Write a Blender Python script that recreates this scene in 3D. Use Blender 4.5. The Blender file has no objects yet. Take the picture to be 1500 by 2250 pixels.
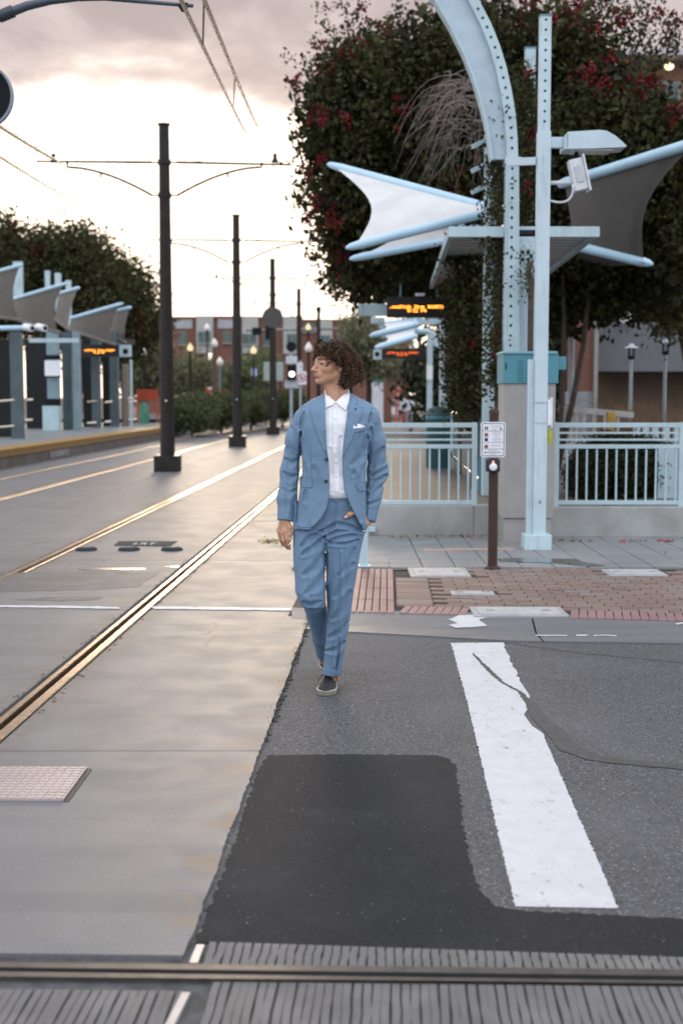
import bpy, bmesh, math, random
import numpy as np
from mathutils import Vector, Matrix
random.seed(7); RNG = np.random.default_rng(7)
R = math.radians
sc = bpy.context.scene
COL = sc.collection

# ------------------------------------------------------------------ camera
F_PX, CX, CY, CAM_H = 2900.0, 750.0, 1125.0, 1.57
PITCH = math.atan(254.0 / F_PX)
cam_d = bpy.data.cameras.new('camera')
cam = bpy.data.objects.new('camera', cam_d); COL.objects.link(cam)
cam.location = (0, 0, CAM_H)
cam.rotation_euler = (math.pi / 2 - PITCH, 0, 0)
cam_d.sensor_fit = 'VERTICAL'; cam_d.sensor_height = 36.0; cam_d.sensor_width = 24.0
cam_d.lens = F_PX / 2250.0 * 36.0
cam_d.clip_start = 0.05; cam_d.clip_end = 2000
cam_d.dof.use_dof = True; cam_d.dof.focus_distance = 6.95; cam_d.dof.aperture_fstop = 2.6
sc.camera = cam

# ------------------------------------------------------------------ node helper
class NT:
    def __init__(s, tree): s.t = tree; s.t.nodes.clear()
    def n(s, typ, ins=None, **props):
        nd = s.t.nodes.new(typ)
        for k, v in props.items(): setattr(nd, k, v)
        for k, v in (ins or {}).items():
            sk = nd.inputs[k]
            if isinstance(v, bpy.types.NodeSocket): s.t.links.new(v, sk)
            elif isinstance(v, bpy.types.Node): s.t.links.new(v.outputs[0], sk)
            else: sk.default_value = v
        return nd
    def m(s, op, a, b=0.0, c=None, clamp=False):
        ins = {0: a, 1: b}
        if c is not None: ins[2] = c
        return s.n('ShaderNodeMath', ins, operation=op, use_clamp=clamp).outputs[0]
    def mix(s, f, a, b, bt='MIX'):
        a = c4(a); b = c4(b)
        return s.n('ShaderNodeMix', {0: f, 6: a, 7: b}, data_type='RGBA', blend_type=bt).outputs[2]
    def ramp(s, v, lo, hi, smooth=True):
        return s.n('ShaderNodeMapRange', {0: v, 1: lo, 2: hi, 3: 0.0, 4: 1.0}, interpolation_type='SMOOTHSTEP' if smooth else 'LINEAR').outputs[0]
    def noise(s, vec, scale, detail=4, rough=.55, dist=0.0):
        return s.n('ShaderNodeTexNoise', {'Vector': vec, 'Scale': scale, 'Detail': detail, 'Roughness': rough, 'Distortion': dist}).outputs[0]
    def vscale(s, vec, v):
        return s.n('ShaderNodeVectorMath', {0: vec, 1: v}, operation='MULTIPLY').outputs[0]
def c4(c):
    if isinstance(c, (tuple, list)): return (c[0], c[1], c[2], 1.0)
    return c

# ------------------------------------------------------------------ world: broken evening cloud deck with an open bright western horizon
SUN_AZ = R(-4.0)      # seen a little left of straight ahead
SUN_EL = R(9.0)
w = bpy.data.worlds.new('World'); sc.world = w; w.use_nodes = True
t = NT(w.node_tree)
tc = t.n('ShaderNodeTexCoord').outputs['Generated']
dirv = t.n('ShaderNodeVectorMath', {0: tc}, operation='NORMALIZE').outputs[0]
sep = t.n('ShaderNodeSeparateXYZ', {0: dirv})
zz = sep.outputs[2]
sky = t.n('ShaderNodeTexSky', sky_type='NISHITA', sun_disc=False, sun_elevation=SUN_EL, sun_rotation=SUN_AZ, air_density=1.4, dust_density=3.0, ozone_density=1.0)
front = t.n('ShaderNodeVectorMath', {0: dirv, 1: (math.sin(SUN_AZ), math.cos(SUN_AZ), 0)}, operation='DOT_PRODUCT').outputs['Value']
ns1 = t.noise(t.vscale(dirv, (1, 1, 2.2)), 4.2, 6, .58, .3)
ns2 = t.noise(t.vscale(dirv, (1, 1, 2.6)), 9.0, 5, .6, .6)
edge = t.m('ADD', zz, t.m('MULTIPLY', t.m('SUBTRACT', ns1, .5), .24))
deck = t.ramp(edge, .172, .222)
fr = t.ramp(front, -.1, .95)
gap = t.mix(fr, (1.15, 1.22, 1.38), (2.2, 1.88, 1.58))
cl_front = t.mix(t.ramp(ns2, .36, .66), (.455, .395, .425), (.66, .575, .58))
cl_back = t.mix(t.ramp(ns2, .35, .65), (1.60, 1.68, 1.86), (2.00, 2.06, 2.22))  # clouds behind the camera, out of view, brightened to fill camera-facing surfaces
cl = t.mix(fr, cl_back, cl_front)
glow = t.mix(t.m('MULTIPLY', t.ramp(edge, .245, .195), fr), cl, (.95, .82, .78))
skyc = t.mix(deck, gap, glow)
nb = t.n('ShaderNodeVectorMath', {0: sky.outputs[0], 1: (.003, .003, .003)}, operation='MULTIPLY').outputs[0]
tot = t.n('ShaderNodeVectorMath', {0: skyc, 1: nb}, operation='ADD').outputs[0]
bg = t.n('ShaderNodeBackground', {'Color': tot, 'Strength': 1.0})
t.n('ShaderNodeOutputWorld', {0: bg})

sun_d = bpy.data.lights.new('sun', 'SUN'); sun_d.energy = 1.1; sun_d.angle = R(12); sun_d.color = (1, .80, .58)
sun = bpy.data.objects.new('sun', sun_d); COL.objects.link(sun)
sdir = Vector((math.sin(SUN_AZ) * math.cos(SUN_EL), math.cos(SUN_AZ) * math.cos(SUN_EL), math.sin(SUN_EL)))
sun.rotation_euler = sdir.to_track_quat('Z', 'Y').to_euler()

sc.view_settings.view_transform = 'Standard'; sc.view_settings.look = 'None'
sc.view_settings.exposure = 0.0; sc.view_settings.gamma = 1.0
sc.view_settings.use_curve_mapping = False
sc.cycles.use_denoising = True
sc.cycles.max_bounces = 6; sc.cycles.transparent_max_bounces = 12
sc.cycles.sample_clamp_indirect = 6.0

# ------------------------------------------------------------------ geometry helpers
cP, sP = math.cos(PITCH), math.sin(PITCH)
def ray(px, py):
    dx = (px - CX) / F_PX; dz = -(py - CY) / F_PX
    return dx, cP + dz * sP, -sP + dz * cP
def G(px, py, z=0.0):
    x, y, q = ray(px, py); k = (z - CAM_H) / q
    return Vector((x * k, y * k, z))
def P(px, py, Y):
    x, y, q = ray(px, py); k = Y / y
    return Vector((x * k, Y, CAM_H + q * k))
def W(px, Y):            # metres per photo pixel at depth Y
    return px * Y / F_PX
TR = 0.03724             # the tramway runs slightly to the right of the view
def T(x0, y, z=0.0): return Vector((x0 + TR * y, y, z))

class MB:
    def __init__(s): s.v = []; s.f = []; s.mi = []
    def add(s, vs, fs, mi=0):
        o = len(s.v); s.v += [tuple(v) for v in vs]; s.f += [tuple(i + o for i in f) for f in fs]; s.mi += [mi] * len(fs); return s
    def box(s, c, d, rz=0.0, mi=0, rot=None, bev=0.0):
        x, y, z = d[0] / 2, d[1] / 2, d[2] / 2
        if bev > 0: return s._bev(c, d, rz, mi, rot, bev)
        vs = [Vector((a * x, b * y, e * z)) for e in (-1, 1) for b in (-1, 1) for a in (-1, 1)]
        m = rot if rot is not None else Matrix.Rotation(rz, 3, 'Z')
        vs = [m @ v + Vector(c) for v in vs]
        return s.add(vs, [(0, 2, 3, 1), (4, 5, 7, 6), (0, 1, 5, 4), (2, 6, 7, 3), (0, 4, 6, 2), (1, 3, 7, 5)], mi)
    def _bev(s, c, d, rz, mi, rot, b):
        bm = bmesh.new(); bmesh.ops.create_cube(bm, size=1.0)
        for v in bm.verts: v.co = Vector((v.co.x * d[0], v.co.y * d[1], v.co.z * d[2]))
        bmesh.ops.bevel(bm, geom=bm.edges[:], offset=b, segments=2, profile=.6, affect='EDGES')
        m = rot if rot is not None else Matrix.Rotation(rz, 3, 'Z')
        bm.verts.index_update()
        s.add([m @ v.co + Vector(c) for v in bm.verts], [[v.index for v in f.verts] for f in bm.faces], mi); bm.free(); return s
    def beam(s, a, b, wx, wz, mi=0, up=(0, 0, 1)):
        a = Vector(a); b = Vector(b); d = (b - a); L = d.length; d.normalize(); u = Vector(up)
        if abs(d.dot(u)) > .98: u = Vector((0, 1, 0))
        r = d.cross(u).normalized(); u2 = r.cross(d).normalized()
        vs = []
        for p in (a, b):
            for i, j in ((-1, -1), (1, -1), (1, 1), (-1, 1)): vs.append(p + r * (i * wx / 2) + u2 * (j * wz / 2))
        return s.add(vs, [(0, 1, 2, 3), (7, 6, 5, 4), (0, 4, 5, 1), (1, 5, 6, 2), (2, 6, 7, 3), (3, 7, 4, 0)], mi)
    def tube(s, pts, r, n=8, mi=0, cap=True):
        pts = [Vector(p) for p in pts]; k = len(pts)
        rs = r if isinstance(r, (list, tuple)) else [r] * k
        vs = []; up = Vector((0.13, .21, .97)).normalized()
        for i, p in enumerate(pts):
            d = (pts[min(i + 1, k - 1)] - pts[max(i - 1, 0)])
            d = d.normalized() if d.length > 1e-9 else Vector((0, 0, 1))
            a = d.cross(up)
            if a.length < .05: a = d.cross(Vector((1, 0, 0)))
            a.normalize(); b = d.cross(a).normalized()
            for j in range(n):
                q = 2 * math.pi * j / n
                vs.append(p + (a * math.cos(q) + b * math.sin(q)) * rs[i])
        fs = []
        for i in range(k - 1):
            for j in range(n):
                fs.append((i * n + j, i * n + (j + 1) % n, (i + 1) * n + (j + 1) % n, (i + 1) * n + j))
        if cap: fs.append(tuple(range(n))[::-1]); fs.append(tuple((k - 1) * n + j for j in range(n)))
        return s.add(vs, fs, mi)
    def cyl(s, c, r, h, n=16, mi=0, r2=None, axis='Z'):
        c = Vector(c); a = {'Z': Vector((0, 0, 1)), 'Y': Vector((0, 1, 0)), 'X': Vector((1, 0, 0))}[axis]
        return s.tube([c, c + a * h], [r, r if r2 is None else r2], n, mi)
    def lathe(s, c, prof, n=16, mi=0):
        vs = []; fs = []
        for r, z in prof:
            for j in range(n):
                q = 2 * math.pi * j / n; vs.append((c[0] + r * math.cos(q), c[1] + r * math.sin(q), c[2] + z))
        for i in range(len(prof) - 1):
            for j in range(n): fs.append((i * n + j, i * n + (j + 1) % n, (i + 1) * n + (j + 1) % n, (i + 1) * n + j))
        fs.append(tuple(range(n))[::-1]); fs.append(tuple((len(prof) - 1) * n + j for j in range(n)))
        return s.add(vs, fs, mi)
    def prism(s, poly, z0, z1, mi=0):
        n = len(poly)
        vs = [(p[0], p[1], z0) for p in poly] + [(p[0], p[1], z1) for p in poly]
        fs = [tuple(range(n))[::-1], tuple(range(n, 2 * n))] + [(i, (i + 1) % n, n + (i + 1) % n, n + i) for i in range(n)]
        return s.add(vs, fs, mi)
    def plate(s, poly, th, mi=0):     # 3D polygon facing the camera (-Y), thickness along +Y
        n = len(poly); vs = [tuple(p) for p in poly] + [(p[0], p[1] + th, p[2]) for p in poly]
        fs = [tuple(range(n)), tuple(range(n, 2 * n))[::-1]] + [(i, n + i, n + (i + 1) % n, (i + 1) % n) for i in range(n)]
        return s.add(vs, fs, mi)
    def sphere(s, c, r, n=12, m=8, mi=0, sq=(1, 1, 1)):
        prof = []
        vs = [(c[0], c[1], c[2] - r * sq[2])]; fs = []
        for i in range(1, m):
            a = -math.pi / 2 + math.pi * i / m
            for j in range(n):
                q = 2 * math.pi * j / n
                vs.append((c[0] + r * sq[0] * math.cos(a) * math.cos(q), c[1] + r * sq[1] * math.cos(a) * math.sin(q), c[2] + r * sq[2] * math.sin(a)))
        vs.append((c[0], c[1], c[2] + r * sq[2])); e = len(vs) - 1
        for j in range(n):
            fs.append((0, 1 + (j + 1) % n, 1 + j)); fs.append((e, 1 + (m - 2) * n + j, 1 + (m - 2) * n + (j + 1) % n))
            for i in range(m - 2): fs.append((1 + i * n + j, 1 + i * n + (j + 1) % n, 1 + (i + 1) * n + (j + 1) % n, 1 + (i + 1) * n + j))
        return s.add(vs, fs, mi)

def wloc(o):
    p = Vector((0, 0, 0))
    while o is not None: p = p + Vector(o.location); o = o.parent
    return p
def tag(o, label=None, cat=None, group=None, kind=None):
    if label: o['label'] = label
    if cat: o['category'] = cat
    if group: o['group'] = group
    if kind: o['kind'] = kind
    return o
def root(name, loc, label, cat, group=None):
    o = bpy.data.objects.new(name, None); COL.objects.link(o); o.location = loc; o.empty_display_size = .1
    return tag(o, label, cat, group)
def fastmesh(name, V, Fq):
    me = bpy.data.meshes.new(name); V = np.asarray(V, dtype=np.float32); Fq = np.asarray(Fq, dtype=np.int32); k = Fq.shape[1]
    me.vertices.add(len(V)); me.vertices.foreach_set('co', V.ravel())
    me.loops.add(Fq.size); me.loops.foreach_set('vertex_index', Fq.ravel())
    me.polygons.add(len(Fq)); me.polygons.foreach_set('loop_start', np.arange(0, Fq.size, k, dtype=np.int32))
    me.update(calc_edges=True); return me
def mk(name, mb, mats, parent=None, smooth=False, label=None, cat=None, group=None, kind=None, origin=None, fix=True):
    if not isinstance(mats, (list, tuple)): mats = [mats]
    if parent is not None: off = wloc(parent)
    elif origin is not None: off = Vector(origin)
    else:
        xs = [v[0] for v in mb.v]; ys = [v[1] for v in mb.v]; zs = [v[2] for v in mb.v]
        off = Vector(((min(xs) + max(xs)) / 2, (min(ys) + max(ys)) / 2, min(zs)))
    me = bpy.data.meshes.new(name)
    me.from_pydata([(v[0] - off[0], v[1] - off[1], v[2] - off[2]) for v in mb.v], [], mb.f)
    for m in mats: me.materials.append(m)
    if len(mats) > 1: me.polygons.foreach_set('material_index', mb.mi)
    if fix:
        bm = bmesh.new(); bm.from_mesh(me); bmesh.ops.recalc_face_normals(bm, faces=bm.faces[:]); bm.to_mesh(me); bm.free()
    if smooth is True: me.polygons.foreach_set('use_smooth', [True] * len(me.polygons))
    elif smooth:
        me.polygons.foreach_set('use_smooth', [True] * len(me.polygons)); me.set_sharp_from_angle(angle=R(smooth))
    me.update()
    o = bpy.data.objects.new(name, me); COL.objects.link(o)
    if parent is not None: o.parent = parent
    else: o.location = off
    return tag(o, label, cat, group, kind)
def dup(o, loc, parent=None, rz=None):     # copy of one mesh object sharing its data
    c = o.copy(); COL.objects.link(c); c.parent = parent; c.location = loc
    if rz is not None: c.rotation_euler = (0, 0, rz)
    return c
def copy_tree(o, loc=None, parent=None):
    c = o.copy(); COL.objects.link(c); c.parent = parent
    if loc is not None: c.location = loc
    for ch in list(o.children): copy_tree(ch, None, c)
    return c
def text_into(mb, s, size, origin, ux, uz, mi=0, align='CENTER', sx=1.0):
    cu = bpy.data.curves.new('t', 'FONT'); cu.body = s; cu.size = size; cu.align_x = align; cu.align_y = 'CENTER'; cu.resolution_u = 2
    ob = bpy.data.objects.new('t', cu); COL.objects.link(ob)
    dg = bpy.context.evaluated_depsgraph_get(); me = ob.evaluated_get(dg).to_mesh()
    o = Vector(origin); ux = Vector(ux); uz = Vector(uz)
    mb.add([o + ux * (v.co.x * sx) + uz * v.co.y for v in me.vertices], [list(p.vertices) for p in me.polygons], mi)
    ob.evaluated_get(dg).to_mesh_clear(); bpy.data.objects.remove(ob); bpy.data.curves.remove(cu)

# ------------------------------------------------------------------ materials
def M(name, col, rough=.6, metal=0.0, var=.12, scale=6.0, bump=0.0, bscale=60.0, spec=.5, col2=None, c2lo=.55, c2hi=.7, emit=None, estr=0.0, coat=0.0, sheen=0.0, island=0.0, trans=0.0, world=False, c2scale=3.0, detail=5, streak=0.0, streakcol=(.2, .2, .18)):
    m = bpy.data.materials.new(name); m.use_nodes = True; t = NT(m.node_tree)
    if world: vec = t.n('ShaderNodeNewGeometry').outputs['Position']
    else: vec = t.n('ShaderNodeTexCoord').outputs['Object']
    nz = t.noise(vec, scale, detail)
    lo = tuple(c * (1 - var) for c in col); hi = tuple(min(1, c * (1 + var)) for c in col)
    c = t.mix(t.ramp(nz, .3, .7), lo, hi)
    if col2: c = t.mix(t.ramp(t.noise(vec, c2scale, 6, .62), c2lo, c2hi), c, col2)
    if streak:
        stn = t.m('MULTIPLY', t.ramp(t.noise(t.vscale(vec, (1, 1, .07)), 26, 5, .65), .50, .72), t.ramp(t.noise(vec, 2.3, 3), .38, .62))
        c = t.mix(t.m('MULTIPLY', stn, streak), c, streakcol)
        c = t.mix(t.m('MULTIPLY', t.ramp(t.noise(vec, 60, 4, .8), .68, .72), .7), c, streakcol)
    if island:
        rnd = t.n('ShaderNodeNewGeometry').outputs['Random Per Island']
        h = t.n('ShaderNodeHueSaturation', {'Hue': t.m('ADD', .5, t.m('MULTIPLY', t.m('SUBTRACT', rnd, .5), island * .12)), 'Value': t.m('ADD', 1 - island, t.m('MULTIPLY', rnd, 2 * island)), 'Color': c})
        c = h.outputs[0]
    ins = {'Base Color': c, 'Roughness': rough, 'Metallic': metal, 'Specular IOR Level': spec}
    if coat: ins['Coat Weight'] = coat
    if sheen: ins['Sheen Weight'] = sheen; ins['Sheen Roughness'] = .5
    if emit: ins['Emission Color'] = c4(emit); ins['Emission Strength'] = estr
    if bump: ins['Normal'] = t.n('ShaderNodeBump', {'Strength': bump, 'Distance': .01, 'Height': t.noise(vec, bscale, 5, .65)}).outputs[0]
    b = t.n('ShaderNodeBsdfPrincipled', ins)
    out = b.outputs[0]
    if trans:
        tr = t.n('ShaderNodeBsdfTranslucent', {'Color': c}); out = t.n('ShaderNodeMixShader', {0: trans, 1: out, 2: tr.outputs[0]}).outputs[0]
    t.n('ShaderNodeOutputMaterial', {0: out})
    return m
def M_emit(name, col, s):
    m = bpy.data.materials.new(name); m.use_nodes = True; t = NT(m.node_tree)
    t.n('ShaderNodeOutputMaterial', {0: t.n('ShaderNodeEmission', {'Color': c4(col), 'Strength': s})}); return m
def M_glass(name, col=(.6, .7, .72), mixf=.35):
    m = bpy.data.materials.new(name); m.use_nodes = True; t = NT(m.node_tree)
    gl = t.n('ShaderNodeBsdfPrincipled', {'Base Color': c4(col), 'Roughness': .08, 'Specular IOR Level': .6})
    tp = t.n('ShaderNodeBsdfTransparent', {'Color': (.8, .88, .88, 1)})
    t.n('ShaderNodeOutputMaterial', {0: t.n('ShaderNodeMixShader', {0: mixf, 1: tp.outputs[0], 2: gl.outputs[0]})}); return m

STEEL = M('pale_blue_steel', (.41, .53, .57), .45, 0, .08, 3, .05, 30, col2=(.33, .43, .46), c2lo=.55, c2hi=.75, streak=.55, streakcol=(.22, .25, .25))
STEEL_D = M('teal_steel', (.12, .24, .27), .45, 0, .12, 3)
TEAL = M('teal_paint', (.065, .23, .285), .42, 0, .08, 3, .04, 40, streak=.4, streakcol=(.10, .16, .17))
DARKPOLE = M('dark_bronze_paint', (.026, .022, .020), .6, 0, .18, 6, .04, 40, spec=.2)
BROWNPOLE = M('brown_paint', (.050, .027, .022), .55, 0, .15, 8, .05, 60, spec=.25)
BLACK = M('black_plastic', (.009, .010, .012), .6, 0, .1, spec=.15)
WHITE = M('white_paint', (.75, .77, .80), .5, 0, .05)
HOLE = M('dark_hole', (.008, .009, .01), .8, 0, 0)
CABGREY = M('warm_grey_paint', (.30, .295, .28), .55, 0, .08, 4, .06, 50, streak=.35, streakcol=(.17, .165, .15))
ORANGE_LED = M_emit('amber_led', (1.0, .27, .02), 5.0)
SIGNBOX = M('sign_box_black', (.012, .010, .010), .4, 0, .1)
# ================================================================== GROUND
def ground_mat(name, kind):
    m = bpy.data.materials.new(name); m.use_nodes = True; t = NT(m.node_tree)
    g = t.n('ShaderNodeNewGeometry').outputs['Position']
    if kind == 'concrete':
        big = t.noise(g, .55, 5, .6, .4); mid = t.noise(g, 3.1, 6, .62, .3); fine = t.noise(g, 45, 5, .7)
        grit = t.n('ShaderNodeTexVoronoi', {'Vector': g, 'Scale': 38.0, 'Randomness': 1.0}, feature='F1').outputs[0]
        c = t.mix(t.ramp(big, .3, .7), (.136, .139, .148), (.170, .170, .177))
        c = t.mix(t.m('MULTIPLY', t.ramp(mid, .5, .72), .25), c, (.11, .113, .12))
        c = t.mix(t.m('MULTIPLY', t.ramp(t.noise(t.vscale(g, (1, 2.5, 1)), 1.3, 5, .6), .58, .75), .55), c, (.165, .152, .142))
        c = t.mix(t.m('MULTIPLY', t.ramp(t.noise(g, 85, 5, .75), .42, .62), .45), c, (.085, .086, .091))
        c = t.mix(t.m('MULTIPLY', t.ramp(grit, .10, .05), t.ramp(t.noise(g, 7, 2), .52, .6)), c, (.06, .06, .06))
        sp_ = t.n('ShaderNodeSeparateXYZ', {0: g}); uu = t.m('SUBTRACT', sp_.outputs[0], t.m('MULTIPLY', sp_.outputs[1], .03724))
        bandn = t.noise(t.vscale(g, (.22, 2.6, 1)), 1.5, 5, .6, .2)
        c = t.mix(t.m('MULTIPLY', t.ramp(bandn, .45, .66), .36), c, (.078, .081, .089))
        c = t.mix(t.m('MULTIPLY', t.ramp(t.noise(t.vscale(g, (.35, 5, 1)), 5.0, 5, .7), .56, .72), .45), c, (.15, .148, .15))
        grn = t.noise(g, 12, 5, .7)
        for x0_ in (-7.42, -5.99, -3.33, -1.85):
            dist = t.m('ABSOLUTE', t.m('SUBTRACT', uu, x0_)); c = t.mix(t.m('MULTIPLY', t.m('MULTIPLY', t.ramp(dist, .30, .08), t.ramp(grn, .30, .62)), .75), c, (.105, .092, .082))
        de = t.m('ABSOLUTE', t.m('ADD', uu, .60)); c = t.mix(t.m('MULTIPLY', t.m('MULTIPLY', t.ramp(de, .16, .0), t.ramp(t.noise(g, 4.5, 5, .65), .46, .66)), .7), c, (.19, .13, .085))
        crk = t.n('ShaderNodeTexVoronoi', {'Vector': t.n('ShaderNodeVectorMath', {0: g, 1: t.vscale(t.n('ShaderNodeTexNoise', {'Vector': g, 'Scale': 3.0, 'Detail': 4.0}).outputs[1], (.35, .35, 0))}, operation='ADD'), 'Scale': .45}, feature='DISTANCE_TO_EDGE').outputs[0]
        c = t.mix(t.m('MULTIPLY', t.ramp(crk, .006, .002), t.ramp(t.noise(g, .8, 3), .50, .60)), c, (.09, .088, .085))
        rough = t.m('ADD', .55, t.m('MULTIPLY', t.ramp(mid, .35, .65), .05))
        wet = t.ramp(t.noise(g, .8, 4, .55, .5), .60, .70)
        rough = t.m('SUBTRACT', rough, t.m('MULTIPLY', wet, .01))
        c = t.mix(t.m('MULTIPLY', wet, .22), c, (.09, .092, .097))
        hgt = t.m('ADD', t.m('MULTIPLY', fine, .5), t.noise(g, 160, 3, .7)); bs, bd, spec = .08, .002, .30
    elif kind == 'asphalt':
        big = t.noise(g, .9, 5, .6, .4); fine = t.noise(g, 130, 4, .75); mid = t.noise(g, 14, 5, .7)
        v = t.n('ShaderNodeTexVoronoi', {'Vector': g, 'Scale': 110.0, 'Randomness': 1.0}, feature='F1')
        cell = t.n('ShaderNodeSeparateXYZ', {0: v.outputs['Color']}).outputs[0]
        c = t.mix(t.ramp(fine, .32, .66), (.044, .046, .050), (.104, .105, .112))
        c = t.mix(t.m('MULTIPLY', t.ramp(cell, .86, .93), t.ramp(v.outputs[0], .55, .3)), c, (.25, .25, .26))
        c = t.mix(t.m('MULTIPLY', t.ramp(cell, .16, .10), .8), c, (.03, .03, .032))
        c = t.mix(t.m('MULTIPLY', t.ramp(big, .4, .68), .45), c, (.122, .122, .129))
        c = t.mix(t.m('MULTIPLY', t.ramp(t.noise(t.vscale(g, (1, 3, 1)), 2.2, 5, .65), .58, .74), .5), c, (.055, .057, .061))
        rough = .8; hgt = t.m('ADD', fine, t.m('MULTIPLY', mid, .6)); bs, bd, spec = .6, .006, .3
    elif kind == 'patch':
        fine = t.noise(g, 150, 4, .75); big = t.noise(g, 1.6, 5, .6)
        v = t.n('ShaderNodeTexVoronoi', {'Vector': g, 'Scale': 95.0, 'Randomness': 1.0}, feature='F1')
        cell = t.n('ShaderNodeSeparateXYZ', {0: v.outputs['Color']}).outputs[0]
        c = t.mix(t.ramp(fine, .3, .7), (.006, .0072, .0095), (.0155, .018, .022))
        c = t.mix(t.m('MULTIPLY', t.ramp(big, .42, .7), .4), c, (.024, .027, .031))
        c = t.mix(t.m('MULTIPLY', t.ramp(cell, .988, .996), t.ramp(v.outputs[0], .42, .2)), c, (.20, .20, .21))
        agg = t.n('ShaderNodeTexVoronoi', {'Vector': g, 'Scale': 140.0}, feature='F1'); ac = t.n('ShaderNodeSeparateXYZ', {0: agg.outputs['Color']}).outputs[1]
        c = t.mix(t.m('MULTIPLY', t.ramp(ac, .6, 1.0), .55), c, (.031, .034, .040))
        c = t.mix(t.m('MULTIPLY', t.ramp(t.noise(g, 3.2, 6, .7), .55, .75), .35), c, (.040, .041, .043))
        rough = .8; hgt = fine; bs, bd, spec = .6, .006, .22
    elif kind == 'paint':
        n1 = t.noise(g, 9, 6, .7, .4); n2 = t.noise(t.vscale(g, (1.0, .55, 1)), 26, 5, .75); n3 = t.noise(g, 1.4, 3)
        c = t.mix(t.ramp(n1, .3, .75), (.46, .465, .485), (.53, .535, .555))
        wear = t.m('MAXIMUM', t.m('MULTIPLY', t.ramp(n2, .59, .66), t.ramp(n3, .42, .55)), t.m('MULTIPLY', t.ramp(t.noise(g, 90, 4, .8), .62, .66), .6))
        c = t.mix(t.m('MULTIPLY', wear, .75), c, (.12, .12, .125))
        c = t.mix(t.m('MULTIPLY', t.ramp(t.noise(g, 70, 4, .8), .58, .7), .25), c, (.3, .3, .32))
        rough = .6; hgt = t.noise(g, 120, 4, .7); bs, bd, spec = .4, .003, .4
    elif kind == 'paver':
        n1 = t.noise(g, 1.2, 5, .6, .5); fine = t.noise(g, 60, 4, .7)
        c = t.mix(t.ramp(n1, .3, .7), (.155, .172, .178), (.235, .237, .237))
        c = t.mix(t.m('MULTIPLY', t.ramp(fine, .45, .7), .3), c, (.14, .15, .15))
        rough = .6; hgt = fine; bs, bd, spec = .3, .003, .4
    elif kind == 'brick':
        rnd = t.n('ShaderNodeObjectInfo').outputs['Random']; fine = t.noise(g, 70, 4, .7)
        c = t.mix(rnd, (.142, .098, .083), (.205, .144, .120))
        c = t.mix(t.m('MULTIPLY', t.ramp(t.noise(g, 1.7, 4, .6), .45, .7), .55), c, (.18, .145, .125))
        c = t.mix(t.m('MULTIPLY', t.ramp(rnd, .86, .9), .6), c, (.17, .16, .155))
        c = t.mix(t.m('MULTIPLY', t.ramp(fine, .45, .7), .3), c, (.12, .075, .06))
        rough = .65; hgt = fine; bs, bd, spec = .4, .003, .4
    elif kind == 'pinktile':
        n1 = t.noise(g, 2.5, 5, .6); fine = t.noise(g, 80, 4, .7)
        c = t.mix(t.ramp(n1, .3, .7), (.205, .118, .112), (.25, .155, .147))
        c = t.mix(t.m('MULTIPLY', t.ramp(fine, .45, .7), .25), c, (.18, .10, .1))
        rough = .6; hgt = fine; bs, bd, spec = .3, .003, .4
    elif kind == 'soil':
        n1 = t.noise(g, 3, 6, .7)
        c = t.mix(t.ramp(n1, .3, .7), (.05, .047, .045), (.1, .09, .08)); rough = .9; hgt = n1; bs, bd, spec = .4, .01, .2
    nrm = t.n('ShaderNodeBump', {'Strength': bs, 'Distance': bd, 'Height': hgt})
    b = t.n('ShaderNodeBsdfPrincipled', {'Base Color': c, 'Roughness': rough, 'Specular IOR Level': spec, 'Normal': nrm.outputs[0]})
    t.n('ShaderNodeOutputMaterial', {0: b}); return m
CONC = ground_mat('track_concrete', 'concrete'); ASPH = ground_mat('aged_asphalt', 'asphalt'); PATCH = ground_mat('fresh_asphalt', 'patch')
PAINT = ground_mat('worn_road_paint', 'paint'); PAVER = ground_mat('grey_paver', 'paver'); BRICKP = ground_mat('brick_paver', 'brick')
PINK = ground_mat('pink_tile', 'pinktile'); SOIL = ground_mat('dark_soil', 'soil')
RAILM = M('worn_rail_steel', (.40, .31, .225), .30, 1.0, .2, 14, .2, 70)
RAILTOP_F = M('dull_rail_steel', (.085, .076, .070), .48, .5, .2, 14, .12, 60)
TAR = M('joint_tar', (.018, .018, .019), .6, 0, .3, 20, .4, 90, world=True)

mb = MB(); mb.add([(-600, -30, -.30), (600, -30, -.30), (600, 1500, -.30), (-600, 1500, -.30)], [(0, 1, 2, 3)])
mk('ground', mb, SOIL, kind='structure', origin=(0, 0, -.30))

# ---- trackway: concrete slabs cast between the rails, joints left open
RAILS = [-7.42, -5.99, -3.33, -1.85]
EDGE0 = -0.567
tw = MB()
a, b_ = T(-9.2, 3.6), T(-9.2, 130)
tw.add([T(-14, 2.0, -.075), T(1.5, 2.0, -.075), T(1.5, 130, -.075), T(-14, 130, -.075)], [(0, 1, 2, 3)])
trackway = mk('trackway', tw, TAR, kind='structure', origin=(0, 0, 0))
CROSS_L, CROSS_R = G(0, 2094), G(1500, 2112)
def cross_y(x, l=CROSS_L, r=CROSS_R): return l.y + (x - l.x) / (r.x - l.x) * (r.y - l.y)
yj = [None, G(400, 1650).y, G(400, 1341).y, 12.6, 16.6, 20.8, 25, 29.2, 33.4, 37.6, 41.8, 46, 50.2, 54.4, 60, 70, 85, 125]
HALF = .088
bands = [(-8.42, RAILS[0] - HALF), (RAILS[0] + HALF, RAILS[1] - HALF), (RAILS[1] + HALF, -4.66), (-4.652, RAILS[2] - HALF), (RAILS[2] + HALF, RAILS[3] - HALF), (RAILS[3] + HALF, EDGE0)]
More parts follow.
